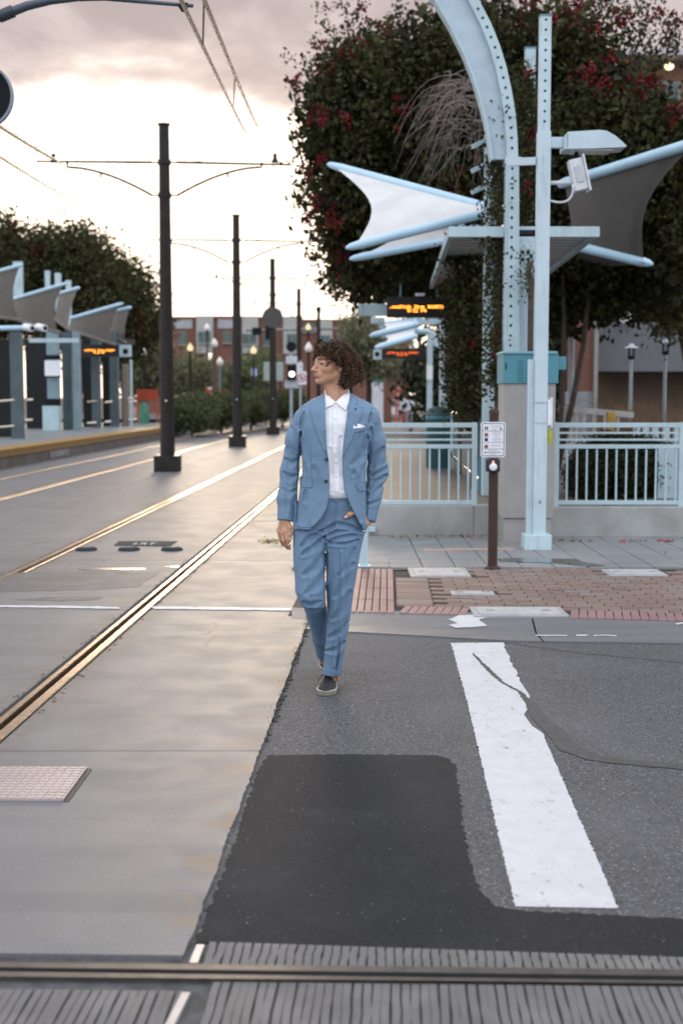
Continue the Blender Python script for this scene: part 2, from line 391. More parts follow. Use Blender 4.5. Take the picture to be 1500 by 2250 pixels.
def slab(name, poly, z0, z1, mat, parent, bev=.006):
    bm = bmesh.new(); vs = [bm.verts.new((p[0], p[1], z1)) for p in poly]; f = bm.faces.new(vs)
    if f.normal.z < 0: bmesh.ops.reverse_faces(bm, faces=[f])
    r = bmesh.ops.extrude_face_region(bm, geom=[f]); 
    for v in [e for e in r['geom'] if isinstance(e, bmesh.types.BMVert)]: v.co.z = z0
    bmesh.ops.recalc_face_normals(bm, faces=bm.faces[:])
    if bev:
        te = [e for e in bm.edges if all(abs(v.co.z - z1) < 1e-5 for v in e.verts)]
        bmesh.ops.bevel(bm, geom=te, offset=bev, segments=1, affect='EDGES')
    bm.verts.index_update(); q = MB(); q.add([v.co.copy() for v in bm.verts], [[v.index for v in f.verts] for f in bm.faces]); bm.free()
    return mk(name, q, mat, parent)
for bi, (l, r) in enumerate(bands):
    for k in range(len(yj) - 1):
        y1 = yj[k + 1] - .004; rr = r
        if bi == len(bands) - 1 and yj[k] is not None and yj[k] >= 9: rr = -.30 if yj[k] < 15 else -1.06
        if yj[k] is None:
            if bi < 3: continue
            xl, xr = T(l, 3.7).x, T(rr, 3.7).x
            p0, p1 = Vector((xl, cross_y(xl), 0)), Vector((xr, cross_y(xr), 0))
        else: y0 = yj[k] + .004; p0, p1 = T(l, y0), T(rr, y0)
        if bi == len(bands) - 1 and (yj[k] is None or yj[k] < 9):   # ragged broken edge against the asphalt
            n = 90; ya = p1.y; e = []
            for i in range(n + 1):
                y = ya + (y1 - ya) * i / n
                jit = .004 * math.sin(y * 9 + 1) * math.sin(y * 3.1) + random.gauss(0, .0022)
                e.append(T(rr + jit - .01, y))
            poly = [p0] + e + [T(l, y1)]; slab('concrete_slab', poly, -.07, 0, CONC, trackway, 0)
        else: slab('concrete_slab', [p0, p1, T(rr, y1), T(l, y1)], -.07, 0, CONC, trackway, .005)

# ---- grooved rails set in the slab
def grooved_rail(x0, y0, y1, label, flip=1, n=1):
    rt = root('grooved_rail', T(x0, y0), label, 'rail', 'grooved tram rails')
    # profile across (offset, z); flip puts the running head on the outer or inner side
    def strip(pts, name, mat):
        q = MB(); vs = []
        for y in (y0, y1):
            for (o, z) in pts: vs.append(T(x0 + o * flip, y, z))
        k = len(pts); q.add(vs, [(i, i + 1, k + i + 1, k + i) for i in range(k - 1)])
        return mk(name, q, mat, rt, fix=False)
    strip([(-.088, -.012), (-.060, -.009), (-.060, -.05)], 'joint_filler', TAR)
    strip([(-.060, -.05), (-.060, -.002), (-.055, .001), (-.028, .001), (-.024, -.003), (-.020, -.045)], 'guard_lip', RAILM)
    strip([(-.020, -.045), (.012, -.045)], 'groove', HOLE)
    strip([(.012, -.045), (.014, -.004), (.019, .003), (.064, .003), (.070, -.002), (.070, -.05)], 'running_head', RAILM)
    strip([(.070, -.05), (.070, -.008), (.088, -.012)], 'joint_filler', TAR)
    return rt
grooved_rail(RAILS[3], 3.95, 125, 'grooved steel rail nearest the man, right rail of the near track', 1)
grooved_rail(RAILS[2], 3.95, 125, 'grooved steel rail left of the three round studs, near track', -1)
grooved_rail(RAILS[1], 8, 125, 'far track rail just beyond the row of dark poles', 1)
grooved_rail(RAILS[0], 8, 125, 'far track rail closest to the yellow-edged platform', -1)
# loose mortar crumbs along the near rail
q = MB()
for i in range(110):
    y = 6.2 + random.random() ** 1.3 * 6.5; s = random.choice((-1, 1)); o = RAILS[3] + s * (.088 + abs(random.gauss(0, .016)))
    r = random.uniform(.004, .011); c = T(o, y, .002)
    q.lathe(c, [(r, -.004), (r * .8, r * .25), (r * .3, r * .42)], 5)
mk('mortar_crumbs', q, M('pale_mortar', (.16, .148, .135), .7, 0, .3, spec=.2), label='pale mortar crumbs scattered along the near rail', kind='stuff')

# ---- asphalt carriageway and what lies on it
GUT_F = [G(640, 1378), G(765, 1386), G(1120, 1406), G(1500, 1412), G(2600, 1428)]
GUT_B = [G(640, 1341), G(770, 1347), G(1030, 1352), G(1240, 1357), G(1500, 1362), G(2600, 1378)]
band_far_l, band_far_r = G(430, 2062), G(1500, 2097)
def yline(p, q_, x): return p.y + (x - p.x) / (q_.x - p.x) * (q_.y - p.y)
near = [Vector((x, yline(band_far_l, band_far_r, x), 0)) for x in (EDGE0 + TR * 3.8 - .03, .3, 2, 9)]
poly = near + [Vector((9, GUT_F[-1].y, 0))] + [Vector((p.x, p.y, 0)) for p in GUT_F[::-1]] + [T(EDGE0 - .03, GUT_F[0].y)]
q = MB(); n = len(poly); q.add([(p.x, p.y, -.012) for p in poly], [tuple(range(n))])
road = mk('road', q, ASPH, kind='structure')
def ragged(pts, amp, step=.05, closed=True):
    out = []; m = len(pts)
    for i in range(m if closed else m - 1):
        a, b = pts[i], pts[(i + 1) % m]; L = (b - a).length; k = max(1, int(L / step)); nrm = Vector((-(b - a).y, (b - a).x, 0)).normalized()
        for j in range(k):
            out.append(a.lerp(b, j / k) + nrm * (random.gauss(0, amp) if j else 0))
    if not closed: out.append(pts[-1])
    return out
def sheet(name, pts, z, mat, parent=road, label=None, kind=None):
    bm = bmesh.new(); vs = [bm.verts.new((p.x, p.y, z)) for p in pts]; f = bm.faces.new(vs)
    if f.normal.z < 0: f.normal_flip()
    bmesh.ops.triangulate(bm, faces=[f]); bm.verts.index_update()
    q = MB(); q.add([v.co.copy() for v in bm.verts], [[v.index for v in f.verts] for f in bm.faces]); bm.free()
    return mk(name, q, mat, parent, label=label, kind=kind)
pt = [G(430, 2064), G(478, 1940), G(520, 1830), G(548, 1740), G(566, 1690), G(588, 1655), G(760, 1652), G(960, 1655), G(985, 1662), G(1000, 1680), G(1014, 1780), G(1030, 1880), G(1052, 1950), G(1090, 1984), G(1150, 1994), G(1500, 2012), G(2400, 2050), G(2400, 2125), G(1500, 2099), G(900, 2078)]
sheet('asphalt_patch', ragged(pt, .005, .02), -.0098, PATCH, label='fresh black asphalt patch')
# white crosswalk band with broken edges
def wob(a, b, k, amp):
    out = []
    for i in range(k + 1):
        p = a.lerp(b, i / k); out.append(p + Vector((random.gauss(0, amp), 0, 0)))
    return out
le = wob(G(990, 1409), G(1022, 1522), 110, .004) + wob(G(1024, 1530), G(1132, 1984), 260, .0026)
re_ = wob(G(1105, 1408), G(1140, 1490), 20, .006) + [G(1162, 1522), G(1165, 1545), G(1150, 1565), G(1168, 1590), G(1192, 1606)] + wob(G(1194, 1612), G(1358, 1988), 220, .0026)
stripe = sheet('crosswalk_band', le + re_[::-1], -.0106, PAINT, label='broad worn white painted crosswalk band')
# tar seam crossing the band and running off to the right
def ribbon(name, pts, z, mat, parent, label=None):
    L, Rr = [], []
    for i, (px, py, wd) in enumerate(pts):
        c = G(px, py); a = G(*pts[max(i - 1, 0)][:2]); b = G(*pts[min(i + 1, len(pts) - 1)][:2]); d = (b - a).normalized(); nn = Vector((-d.y, d.x, 0))
        L.append(c + nn * wd / 2); Rr.append(c - nn * wd / 2)
    return sheet(name, ragged(L, .003, .03, False) + ragged(Rr[::-1], .003, .03, False), z, mat, parent, label)
SEAM = M('old_tar_seam', (.046, .048, .051), .62, 0, .25, 25, .4, 120, world=True)
ribbon('tar_seam', [(1038, 1432, .012), (1075, 1470, .03), (1105, 1497, .02), (1140, 1515, .02), (1163, 1540, .045), (1185, 1575, .075), (1215, 1600, .09), (1250, 1640, .10), (1300, 1660, .085), (1400, 1672, .08), (1500, 1680, .08), (1800, 1700, .07)], -.0090, SEAM, road)
ribbon('tar_seam', [(1110, 1408, .02), (1250, 1428, .03), (1500, 1452, .03), (1900, 1485, .03)], -.0106, SEAM, road)
# crumbling dark crack between slab and asphalt with weeds
q = MB()
for i in range(150):
    y = random.uniform(5.95, 9.4); x = EDGE0 + random.gauss(-.002, .010); c = T(x, y, -.008); r = random.uniform(.004, .012)
    q.lathe(c, [(r, -.01), (r * .9, r * .15), (r * .35, r * .3)], 5)
mk('crack_filling', q, TAR, road, kind='stuff')
q = MB()
for i in range(520):
    y = random.choice((random.uniform(6.0, 9.3), random.gauss(7.9, .2), random.gauss(9.1, .15))); x = EDGE0 + random.gauss(-.01, .012); c = T(x, y, -.01)
    h = random.uniform(.012, .04); a = random.uniform(0, 6.3); d = Vector((math.cos(a), math.sin(a), 0)); u = Vector((-d.y, d.x, 0)) * .0025
    q.add([c - u, c + u, c + d * h * .7 + Vector((0, 0, h * random.uniform(.3, .8)))], [(0, 1, 2)])
mk('crack_weeds', q, M('dry_weeds', (.055, .07, .025), .8, 0, .3, 30, island=.4), label='sparse dry weeds growing in the slab edge crack', kind='stuff')

# ---- gutter, sidewalk
q = MB()
def strip_poly(A, B, z0, z1, nm, mat, parent=None, kind=None):
    q = MB(); vs = [(p.x, p.y, z0) for p in A] + [(p.x, p.y, z1) for p in B[::-1]]
    q.add(vs, [tuple(range(len(vs)))]); return mk(nm, q, mat, parent, kind=kind)
GUTM = [f.lerp(G(fx, fy), .30) for f, (fx, fy) in zip(GUT_F, [(640, 1341), (770, 1347), (1125, 1354), (1500, 1362), (2600, 1378)])]
kerb_base = MB(); 
gut = strip_poly(GUT_F, [Vector((p.x, p.y + .06, 0)) for p in GUT_B], -.035, -.035, 'gutter', TAR, kind='structure')
cr_f, cr_b = G(1192, 1407), G(1167, 1357)
def gseg(fa, fb, xa, xb):      # gutter segment between two x stations
    pass
def lerpline(L, x):
    for i in range(len(L) - 1):
        if L[i].x <= x <= L[i + 1].x: return L[i].lerp(L[i + 1], (x - L[i].x) / (L[i + 1].x - L[i].x))
    return L[-1].copy() if x > L[-1].x else L[0].copy()
segs = [(GUT_F[0].x, cr_f.x - .006, GUT_B[0].x, cr_b.x - .006), (cr_f.x + .006, GUT_F[-1].x, cr_b.x + .006, GUT_B[-1].x)]
for xa, xb, ba, bb in segs:
    A = [lerpline(GUT_F, xa)] + [p for p in GUT_F if xa < p.x < xb] + [lerpline(GUT_F, xb)]
    B = [lerpline(GUT_B, ba)] + [p for p in GUT_B if ba < p.x < bb] + [lerpline(GUT_B, bb)]
    B = [Vector((p.x, p.y - .004, 0)) for p in B]
    Mi = [lerpline(A, p.x) .lerp(Vector((p.x, lerpline(B, p.x).y, 0)), .33) for p in A]
    for (lo, hi, z0, z1) in ((A, Mi, -.004, -.006), (Mi, B, -.006, .022)):
        q = MB(); vs = [(p.x, p.y, z0) for p in lo] + [(p.x, p.y, z1) for p in hi[::-1]]; n = len(vs)
        vs2 = [(p[0], p[1], -.034) for p in vs]
        q.add(vs + vs2, [tuple(range(n))] + [(i, (i + 1) % n, n + (i + 1) % n, n + i) for i in range(n)])
        mk('gutter_slab', q, CONC, gut)
for nm, pts in (('paint_splash', [(985, 1362), (1008, 1355), (1060, 1355), (1078, 1358), (1052, 1363), (1070, 1374), (1040, 1376), (1000, 1377), (985, 1372), (1005, 1369)]),
                ('paint_mark', [(1176, 1391), (1245, 1392), (1245, 1394), (1176, 1393)]), ('paint_mark', [(1264, 1391), (1295, 1391), (1285, 1394), (1266, 1394)]), ('paint_mark', [(1302, 1392), (1330, 1391), (1356, 1393), (1350, 1395), (1330, 1393), (1304, 1394)]),
                ('paint_mark', [(1480, 1372), (1510, 1369), (1540, 1372), (1510, 1376), (1505, 1374), (1515, 1372), (1505, 1371), (1486, 1374)])):
    zt = .021 if nm == 'paint_splash' or pts[0][0] > 1400 else .004
    sh_ = sheet(nm, ragged([G(*p, .008) for p in pts], .004, .05), .0, PAINT, gut)
    for v in sh_.data.vertices:
        p = v.co + wloc(sh_); f0, b0_ = lerpline(GUT_F, p.x).y, lerpline(GUT_B, p.x).y; u = (p.y - f0) / (b0_ - f0); v.co.z += (-.006 + max(0, (u - .33) / .67) * .028) + .004 - wloc(sh_).z if False else (-.006 + max(0, (u - .33) / .67) * .028) + .004
sw_z = .022
swb = MB(); c0, c1 = G(770, 1347, sw_z), G(2600, 1378, sw_z)
swb.add([(c0.x - .45, c0.y + .002, sw_z - .02), (c1.x, c1.y + .002, sw_z - .02), (9, 15.3, sw_z - .02), (-.1, 15.3, sw_z - .02)], [(0, 1, 2, 3)])
sidewalk = mk('sidewalk', swb, SOIL, kind='structure', origin=(0, 0, 0))
ua = (G(1500, 1350, sw_z) - G(850, 1333, sw_z)).normalized(); va = Vector((-ua.y, ua.x, 0)); ang = math.atan2(ua.y, ua.x)
# soldier course of ribbed pink tiles along the kerb
o0 = G(876, 1347.5, sw_z)
def tile_mesh(w_, d_, h_, bev): q = MB(); q.box((0, 0, 0), (w_, d_, h_), bev=bev); return q
src = mk('tactile_tile', tile_mesh(.054, .33, .030, .006), PINK, sidewalk, origin=(0, 0, 0))
src.location = (0, 0, -5)
first = True
def put(src, p, rz, parent):
    global _first
    c = src.copy(); COL.objects.link(c); c.parent = parent; c.location = p; c.rotation_euler = (random.gauss(0, .003), random.gauss(0, .003), rz); return c
for k in range(82):
    p = o0 + ua * (k * .0605 + .03) + va * .172
    pxq = (p.x / p.y) * F_PX + CX
    if 1028 < pxq < 1252: continue
    put(src, (p.x, p.y, sw_z - .012 + random.gauss(0, .0012)), ang - .02, sidewalk)
# ribbed field left of the bricks: long pink bars running away from the street
src2 = mk('tactile_tile', tile_mesh(.049, .595, .030, .007), PINK, sidewalk, origin=(0, 0, 0)); 
vb = (G(866, 1250, sw_z) - G(870, 1345, sw_z)).normalized(); angv = math.atan2(vb.y, vb.x) - math.pi / 2
for k in range(11):
    for j in range(4):
        p = G(868, 1347, sw_z) - ua * (.03 + k * .0555) + vb * (.30 + j * .605)
        put(src2, (p.x, p.y, sw_z - .012 + random.gauss(0, .001)), angv, sidewalk)
bpy.data.objects.remove(src2); bpy.data.objects.remove(src)
# brick pavers, running bond
brk = mk('brick', tile_mesh(.205, .100, .030, .005), BRICKP, sidewalk, origin=(0, 0, 0))
brk2 = mk('brick', tile_mesh(.270, .100, .030, .005), BRICKP, sidewalk, origin=(0, 0, 0))
b0 = G(872, 1331, sw_z); nb = 0
covers = [((895, 1249), (1035, 1269)), ((1318, 1251), (1468, 1267)), ((988, 1299), (1088, 1308))]
def in_cover(p, wd):
    x = p.x / p.y * F_PX + CX; y = CAM_H
    pr = None
    for (a, b) in covers:
        A = G(a[0], a[1], sw_z); B = G(b[0], b[1], sw_z)
        if A.x - .05 < p.x < B.x + .05 and B.y + .0 < p.y < A.y - .0: return True
    return False
DEPTH_B = G(1100, 1250, sw_z).y
bj = 0
while True:
    base = b0 + vb * ((.056 + bj * .108) / max(.5, vb.dot(va)))
    if base.y > DEPTH_B + .3: break
    p = base + ua * .135; 
    if not in_cover(p, .27) and p.y < DEPTH_B + .05: put(brk2, (p.x, p.y, sw_z - .012 + random.gauss(0, .0012)), ang, sidewalk)
    for k in range(13):
        p = base + ua * (.275 + .106 + k * .2125 + (.106 if bj % 2 else 0))
        if p.y > DEPTH_B + .05 or in_cover(p, .2): continue
        put(brk, (p.x, p.y, sw_z - .012 + random.gauss(0, .0014)), ang + random.gauss(0, .006), sidewalk); nb += 1
    bj += 1
bpy.data.objects.remove(brk); bpy.data.objects.remove(brk2)
# grey pavers up to the low wall
pv = mk('grey_paver', tile_mesh(.292, .292, .030, .005), PAVER, sidewalk, origin=(0, 0, 0))
y0 = DEPTH_B + .10
x_start = G(785, 1250, sw_z).x - .60
for j in range(9):
    for k in range(14):
        x = x_start + k * .30 + .146; y = y0 + j * .30 + .15
        if y > 14.9: continue
        put(pv, (x + (TR * (y - y0) if k < 3 else 0) , y, sw_z - .012 + random.gauss(0, .0012)), random.gauss(0, .003), sidewalk)
bpy.data.objects.remove(pv)
q = MB(); e0, e1 = G(800, 1248.5, sw_z), G(1900, 1254, sw_z); q.add([(e0.x, DEPTH_B + .02, .012), (5, DEPTH_B + .03, .012), (5, DEPTH_B + .095, .012), (e0.x, DEPTH_B + .085, .012)], [(0, 1, 2, 3)]); mk('edge_strip', q, CONC, sidewalk)
# utility covers
def cover(name, a, b, z, mat, label, cat='cover', n_in=True):
    A, B = G(a[0], a[1], z), G(b[0], b[1], z); q = MB()
    x0, x1, y0, y1 = min(A.x, B.x), max(A.x, B.x), min(A.y, B.y), max(A.y, B.y)
    rt = root(name, ((x0 + x1) / 2, (y0 + y1) / 2, z - .01), label, cat)
    c = ((x0 + x1) / 2, (y0 + y1) / 2, z - .008); q.box(c, (x1 - x0, y1 - y0, .03), bev=.004); mk('frame', q, mat[0], rt)
    q = MB(); q.box((c[0], c[1], z + .008), (x1 - x0 - .09, y1 - y0 - .07, .010), bev=.003); lid = mk('lid', q, mat[1], rt)
    for s in (-1, 1):
        q = MB(); q.box((c[0] + s * (x1 - x0) * .3, c[1], z + .0135), (.06, .015, .002)); mk('lift_slot', q, HOLE, lid)
    return rt
LID = M('pale_cover', (.36, .36, .36), .55, 0, .1, 12, .15, 60); LIDF = M('cover_frame', (.31, .31, .315), .55, 0, .1, 12)
cover('utility_cover', (895, 1249), (1035, 1268), sw_z, (LIDF, LID), 'pale rectangular utility cover in bricks just left of the button pole')
cover('utility_cover', (1318, 1252), (1468, 1266), sw_z, (LIDF, LID), 'pale rectangular utility cover in the bricks below the right fence')
cover('utility_cover', (988, 1300), (1088, 1308), sw_z, (LIDF, LID), 'smallest pale cover in the middle of the brick paving')
cover('drain_box', (1030, 1335), (1250, 1355), sw_z, (LIDF, LID), 'long concrete drain box cover set in the pink kerb tiles', 'drain')
# puddle line and litter
ORSP = M('faded_orange_spray', (.42, .27, .20), .7, 0, .2, 20)
sheet('spray_mark', ragged([G(*p, sw_z) for p in [(930, 1207), (1130, 1205), (1130, 1208.5), (930, 1211)]], .012, .04), sw_z + .0048, ORSP, sidewalk)
PUD = M('puddle_water', (.035, .035, .032), .06, 0, .2, 4, spec=.8)
sheet('puddle', ragged([G(*p, sw_z + .01) for p in [(1093, 1227), (1150, 1225), (1262, 1227), (1290, 1236), (1330, 1241), (1290, 1244), (1210, 1236), (1100, 1233)]], .01, .06), sw_z + .0075, PUD, sidewalk)
LEAF_R = M('fallen_red_petals', (.22, .02, .05), .7, 0, .3, 30, island=.4); LEAF_Y = M('fallen_yellow_leaves', (.28, .2, .05), .7, 0, .3, 30, island=.4)
qr, qy = MB(), MB()
for i in range(150):
    seg = random.choice(((860, 1000, 1177), (860, 1000, 1178), (1225, 1300, 1188), (1360, 1420, 1188), (1440, 1480, 1188), (1010, 1060, 1178)))
    c = G(random.uniform(seg[0], seg[1]), seg[2] + abs(random.gauss(0, 2.2)), sw_z); c.z += .008
    a = random.uniform(0, 6.3); r = random.uniform(.012, .03); d = Vector((math.cos(a), math.sin(a), random.uniform(0, .7))) * r; e = Vector((-math.sin(a), math.cos(a), random.uniform(-.3, .3))) * r * .6
    (qy if (seg[0] == 860 and random.random() < .85) or random.random() < .25 else qr).add([c - d, c - e, c + d, c + e], [(0, 1, 2, 3)])
for (px, py) in ((1463, 1214), (1240, 1190), (1247, 1238), (1080, 1251), (615, 1192), (604, 1190)):
    for i in range(5):
        c = G(px + random.gauss(0, 6), py + random.gauss(0, 1.5), sw_z); c.z += .006; a = random.uniform(0, 6.3); r = .02; d = Vector((math.cos(a), math.sin(a), .3)) * r; e = Vector((-math.sin(a), math.cos(a), 0)) * r * .6
        (qr if py != 1192 and py != 1190 and py != 1238 else qy).add([c - d, c - e, c + d, c + e], [(0, 1, 2, 3)])
for i in range(70):
    c = G(600 + random.gauss(0, 14), 1190 + random.gauss(0, 3.0)); c.z += .006; a = random.uniform(0, 6.3); r = .022; d = Vector((math.cos(a), math.sin(a), .3)) * r; e = Vector((-math.sin(a), math.cos(a), 0)) * r * .6
    qy.add([c - d, c - e, c + d, c + e], [(0, 1, 2, 3)])
mk('fallen_petals', qr, LEAF_R, label='dark red fallen petals along the foot of the low wall', kind='stuff')
mk('fallen_leaves', qy, LEAF_Y, label='dry yellow leaves swept against the low wall', kind='stuff')

# ---- markings and fittings on the trackway
q = MB()
ptsA = ragged([G(0, 1331), G(150, 1332), G(262, 1335), G(262, 1339), G(150, 1337), G(0, 1335)], .006, .05)
ptsB = ragged([G(325, 1333), G(500, 1335), G(690, 1338), G(690, 1343), G(500, 1341), G(340, 1339)], .006, .05)
sheet('painted_line', ptsA, .004, PAINT, trackway); sheet('painted_line', ptsB, .004, PAINT, trackway)
DAMP = M('damp_concrete', (.07, .074, .077), .6, 0, .22, 2.5, .05, 60, world=True, col2=(.105, .107, .112), c2lo=.5, c2hi=.68, c2scale=3.5, spec=.5)
WATER = M('thin_water_film', (.09, .09, .092), .22, 0, .1, 3, world=True, spec=.9)
def strewn(pts, amp): return ragged([G(*p) for p in pts], amp, .06)
sheet('damp_patch', strewn([(-40, 1262), (60, 1257), (200, 1256), (352, 1258), (330, 1272), (300, 1290), (180, 1296), (60, 1300), (-40, 1304), (-40, 1290)], .02), .0015, DAMP, trackway)
sheet('damp_patch', strewn([(30, 1318), (120, 1312), (230, 1311), (215, 1318), (120, 1321)], .012), .0015, DAMP, trackway)
sheet('water_film', strewn([(172, 1250), (240, 1247.5), (318, 1249), (322, 1252), (250, 1253.5), (185, 1253)], .006), .0032, WATER, trackway)
sheet('water_film', strewn([(362, 1245), (392, 1243.5), (396, 1246), (380, 1247.5)], .004), .0032, WATER, trackway)
TACT = M('pink_metal_plate', (.42, .36, .345), .38, .3, .08, 4)
cva, cvb, cvc, cvd = G(0, 1695), G(192, 1690), G(140, 1761), G(-60, 1763)
def inplate():
    # steel checker plate cover at the left border: frame, plate, raised bars
    e1 = (cvb - cvc); L = e1.length; e1.normalize(); e2 = Vector((-1, 0.012, 0)).normalized(); wd = .95
    c = (cvb + cvc) / 2 + e2 * wd / 2; rt = root('access_plate', (c.x, c.y, 0), 'pinkish ribbed metal access plate at the left border of the concrete', 'cover')
    q = MB(); P4 = [cvc, cvb, cvb + e2 * wd, cvc + e2 * wd]; q.prism([(p.x, p.y) for p in P4], .001, .010); mk('plate', q, TACT, rt)
    q = MB()
    n = 12
    for i in range(n):
        for j in range(26):
            p = cvc + e1 * (L * (i + .5) / n) + e2 * (.02 + j * .036); 
            q.box((p.x, p.y, .0115), (.026, .018, .003), rz=.02 + (.6 if (i + j) % 2 else -.6))
    mk('tread_bars', q, TACT, rt, kind='stuff')
    q = MB(); p = cvc + e1 * (L * .68) + e2 * .40; q.box((p.x, p.y, .0135), (.09, .05, .002)); mk('lift_slot', q, HOLE, rt)
    q = MB(); q.add([(p_.x, p_.y, .003) for p_ in (cvc + Vector((.0, -.004, 0)), cvb + Vector((0, .004, 0)), cvb + Vector((.022, .0, 0)), cvc + Vector((.022, -.004, 0)))], [(0, 1, 2, 3)]); mk('joint_filler', q, TAR, rt)
inplate()
STUD = M('grey_green_rubber', (.030, .038, .040), .8, 0, .15, 20, spec=.15); STUDG = M('stud_lens', (.16, .19, .20), .6, 0, .1, spec=.2)
for i, (px, lab) in enumerate(((190, 'leftmost of three low round studs between the rails'), (284, 'middle one of three low round studs between the rails'), (378, 'right one of three low round studs, nearest the rail'))):
    c = G(px, 1208.5); rt = root('track_stud', c, lab, 'stud', 'round studs between the rails')
    q = MB(); q.lathe(c, [(.112, .0), (.112, .012), (.095, .026), (.06, .030)], 24); mk('body', q, STUD, rt, smooth=35)
    q = MB(); q.box(c + Vector((-.01, 0, .031)), (.11, .045, .006), bev=.002); mk('lens', q, STUDG, rt)
pl = [G(250, 1199), G(374, 1201), G(390, 1190), G(262, 1190)]
rt = root('track_plate', G(318, 1196), 'dark plate with white stencilled marks behind the three studs', 'plate')
q = MB(); q.prism([(p.x, p.y) for p in pl], .001, .006); mk('plate', q, STUD, rt)
q = MB(); pc = G(318, 1196); 
ex = (G(380, 1196) - G(260, 1195)).normalized(); ey = Vector((TR * 2, 1, 0)).normalized() * 3.2
text_into(q, 'LRT', .085, (pc.x, pc.y, .0075), ex, ey, sx=1.7); mk('stencil', q, PAINT, rt)

# ---- cross track at the bottom of the picture: tined concrete and a second grooved rail
TINE = M('tined_concrete', (.135, .132, .130), .7, 0, .18, 5, .35, 70, col2=(.125, .125, .13), c2lo=.45, c2hi=.65, world=True, c2scale=2.6, spec=.3)
xt = MB(); z = -.0140
xt.add([(-3.5, 2.2, z), (3.5, 2.2, z), (3.5, 4.2, z), (-3.5, 4.2, z)], [(0, 1, 2, 3)])
cross = mk('cross_track', xt, M('groove_dirt', (.065, .066, .068), .8, 0, .3, 20, world=True), kind='structure', origin=(0, 0, 0))
def cy(px_l, px_r):
    A, B = G(0, px_l), G(1500, px_r)
    return lambda x: A.y + (x - A.x) / (B.x - A.x) * (B.y - A.y)
lines = {k: cy(*v) for k, v in dict(top=(2098, 2112), h0=(2117, 2133), h1=(2128, 2147), g1=(2136, 2156), l1=(2147, 2162), fil=(2166, 2160)).items()}
rt = root('cross_rail', (0, lines['h0'](0), 0), 'dull brown rail crossing the very bottom foreground', 'rail')
def xband(fa, fb, za, zb, name, mat, parent, x0=-3.2, x1=3.2):
    q = MB(); n = 24; vs = []
    for i in range(n + 1):
        x = x0 + (x1 - x0) * i / n; vs += [(x, fa(x), za), (x, fb(x), zb)]
    q.add(vs, [(2 * i, 2 * i + 2, 2 * i + 3, 2 * i + 1) for i in range(n)]); return mk(name, q, mat, parent, fix=False)
xband(lines['h0'], lines['h1'], .004, .004, 'running_head', RAILTOP_F, rt)
xband(lines['h1'], lambda x: lines['h1'](x) - .003, .004, -.008, 'groove', HOLE, rt)
xband(lambda x: lines['h1'](x) - .003, lines['g1'], -.008, -.008, 'groove', HOLE, rt)
xband(lines['g1'], lines['l1'], .002, .002, 'guard_lip', RAILTOP_F, rt)
xband(lambda x: lines['h0'](x) + .03, lines['h0'], -.008, -.004, 'joint_filler', TAR, rt)
def rib_mesh(L, wob_, k=8):
    q = MB(); n = 10; vs = []; w0 = .0118
    ph = random.uniform(0, 6)
    for i in range(n + 1):
        y = L * i / n; dx = wob_ * math.sin(ph + y * 22) + wob_ * .6 * math.sin(ph * 2 + y * 51)
        wv = w0 * random.uniform(.95, 1.03)
        vs += [(dx - wv, y, -.006), (dx - wv * .88, y, .0), (dx + wv * .88, y, .0), (dx + wv, y, -.006)]
    fs = []
    for i in range(n):
        for j in range(3): fs.append((4 * i + j, 4 * i + j + 1, 4 * i + 4 + j + 1, 4 * i + 4 + j))
    q.add(vs, fs); return q
def ribs(fn_near, fn_far, x0, x1, pitch, mesh_len, z):
    vars_ = [mk('concrete_rib', rib_mesh(mesh_len, .0016), TINE, cross, origin=(0, 0, 0), smooth=50) for _ in range(6)]
    x = x0
    while x < x1:
        y0_, y1_ = fn_near(x), fn_far(x); s = random.choice(vars_); c = s.copy(); COL.objects.link(c); c.parent = cross
        c.location = (x, y0_, z); c.scale = (1, (y1_ - y0_) / mesh_len, 1); c.rotation_euler = (0, 0, -(TR + .01) + (random.gauss(0, .003))); x += pitch * random.uniform(.98, 1.02)
    for s in vars_: bpy.data.objects.remove(s)
jl = G(440, 2075), G(425, 2115), G(410, 2180), G(370, 2250)
ribs(lambda x: 2.6, lambda x: lines['l1'](x) - .012 - (.05 if x < jl[2].x else .0), -1.25, jl[2].x - .035, .0255, .6, -.004)
ribs(lambda x: 2.6, lambda x: lines['l1'](x) - .008, jl[2].x + .035, 1.35, .0255, .6, -.004)
fband = lambda x: yline(G(430, 2066), G(1500, 2101), x)
ribs(lambda x: lines['h0'](x) + .018, lambda x: fband(x) + .003, jl[0].x + .03, 1.5, .0255, .2, -.004)
JM = M('joint_metal', (.42, .43, .46), .3, .6, .1, 10)
q = MB(); q.prism([(p.x, p.y) for p in (jl[0] + Vector((-.010, 0, 0)), jl[0] + Vector((.012, 0, 0)), jl[1] + Vector((.012, 0, 0)), jl[1] + Vector((-.012, 0, 0)))], -.02, .0); mk('joint_strip', q, JM, cross)
q = MB(); q.prism([(p.x, p.y) for p in (jl[2] + Vector((-.012, 0, 0)), jl[2] + Vector((.010, 0, 0)), jl[3] + Vector((.010, -.05, 0)), jl[3] + Vector((-.014, -.05, 0)))], -.02, .0); mk('joint_strip', q, JM, cross)
# ================================================================== NEAR STREET FURNITURE (right)
WALLM = M('wall_concrete', (.31, .316, .305), .7, 0, .14, 2.2, .3, 25, col2=(.23, .235, .215), c2lo=.52, c2hi=.74, world=True, c2scale=2.4)
YW = 14.75
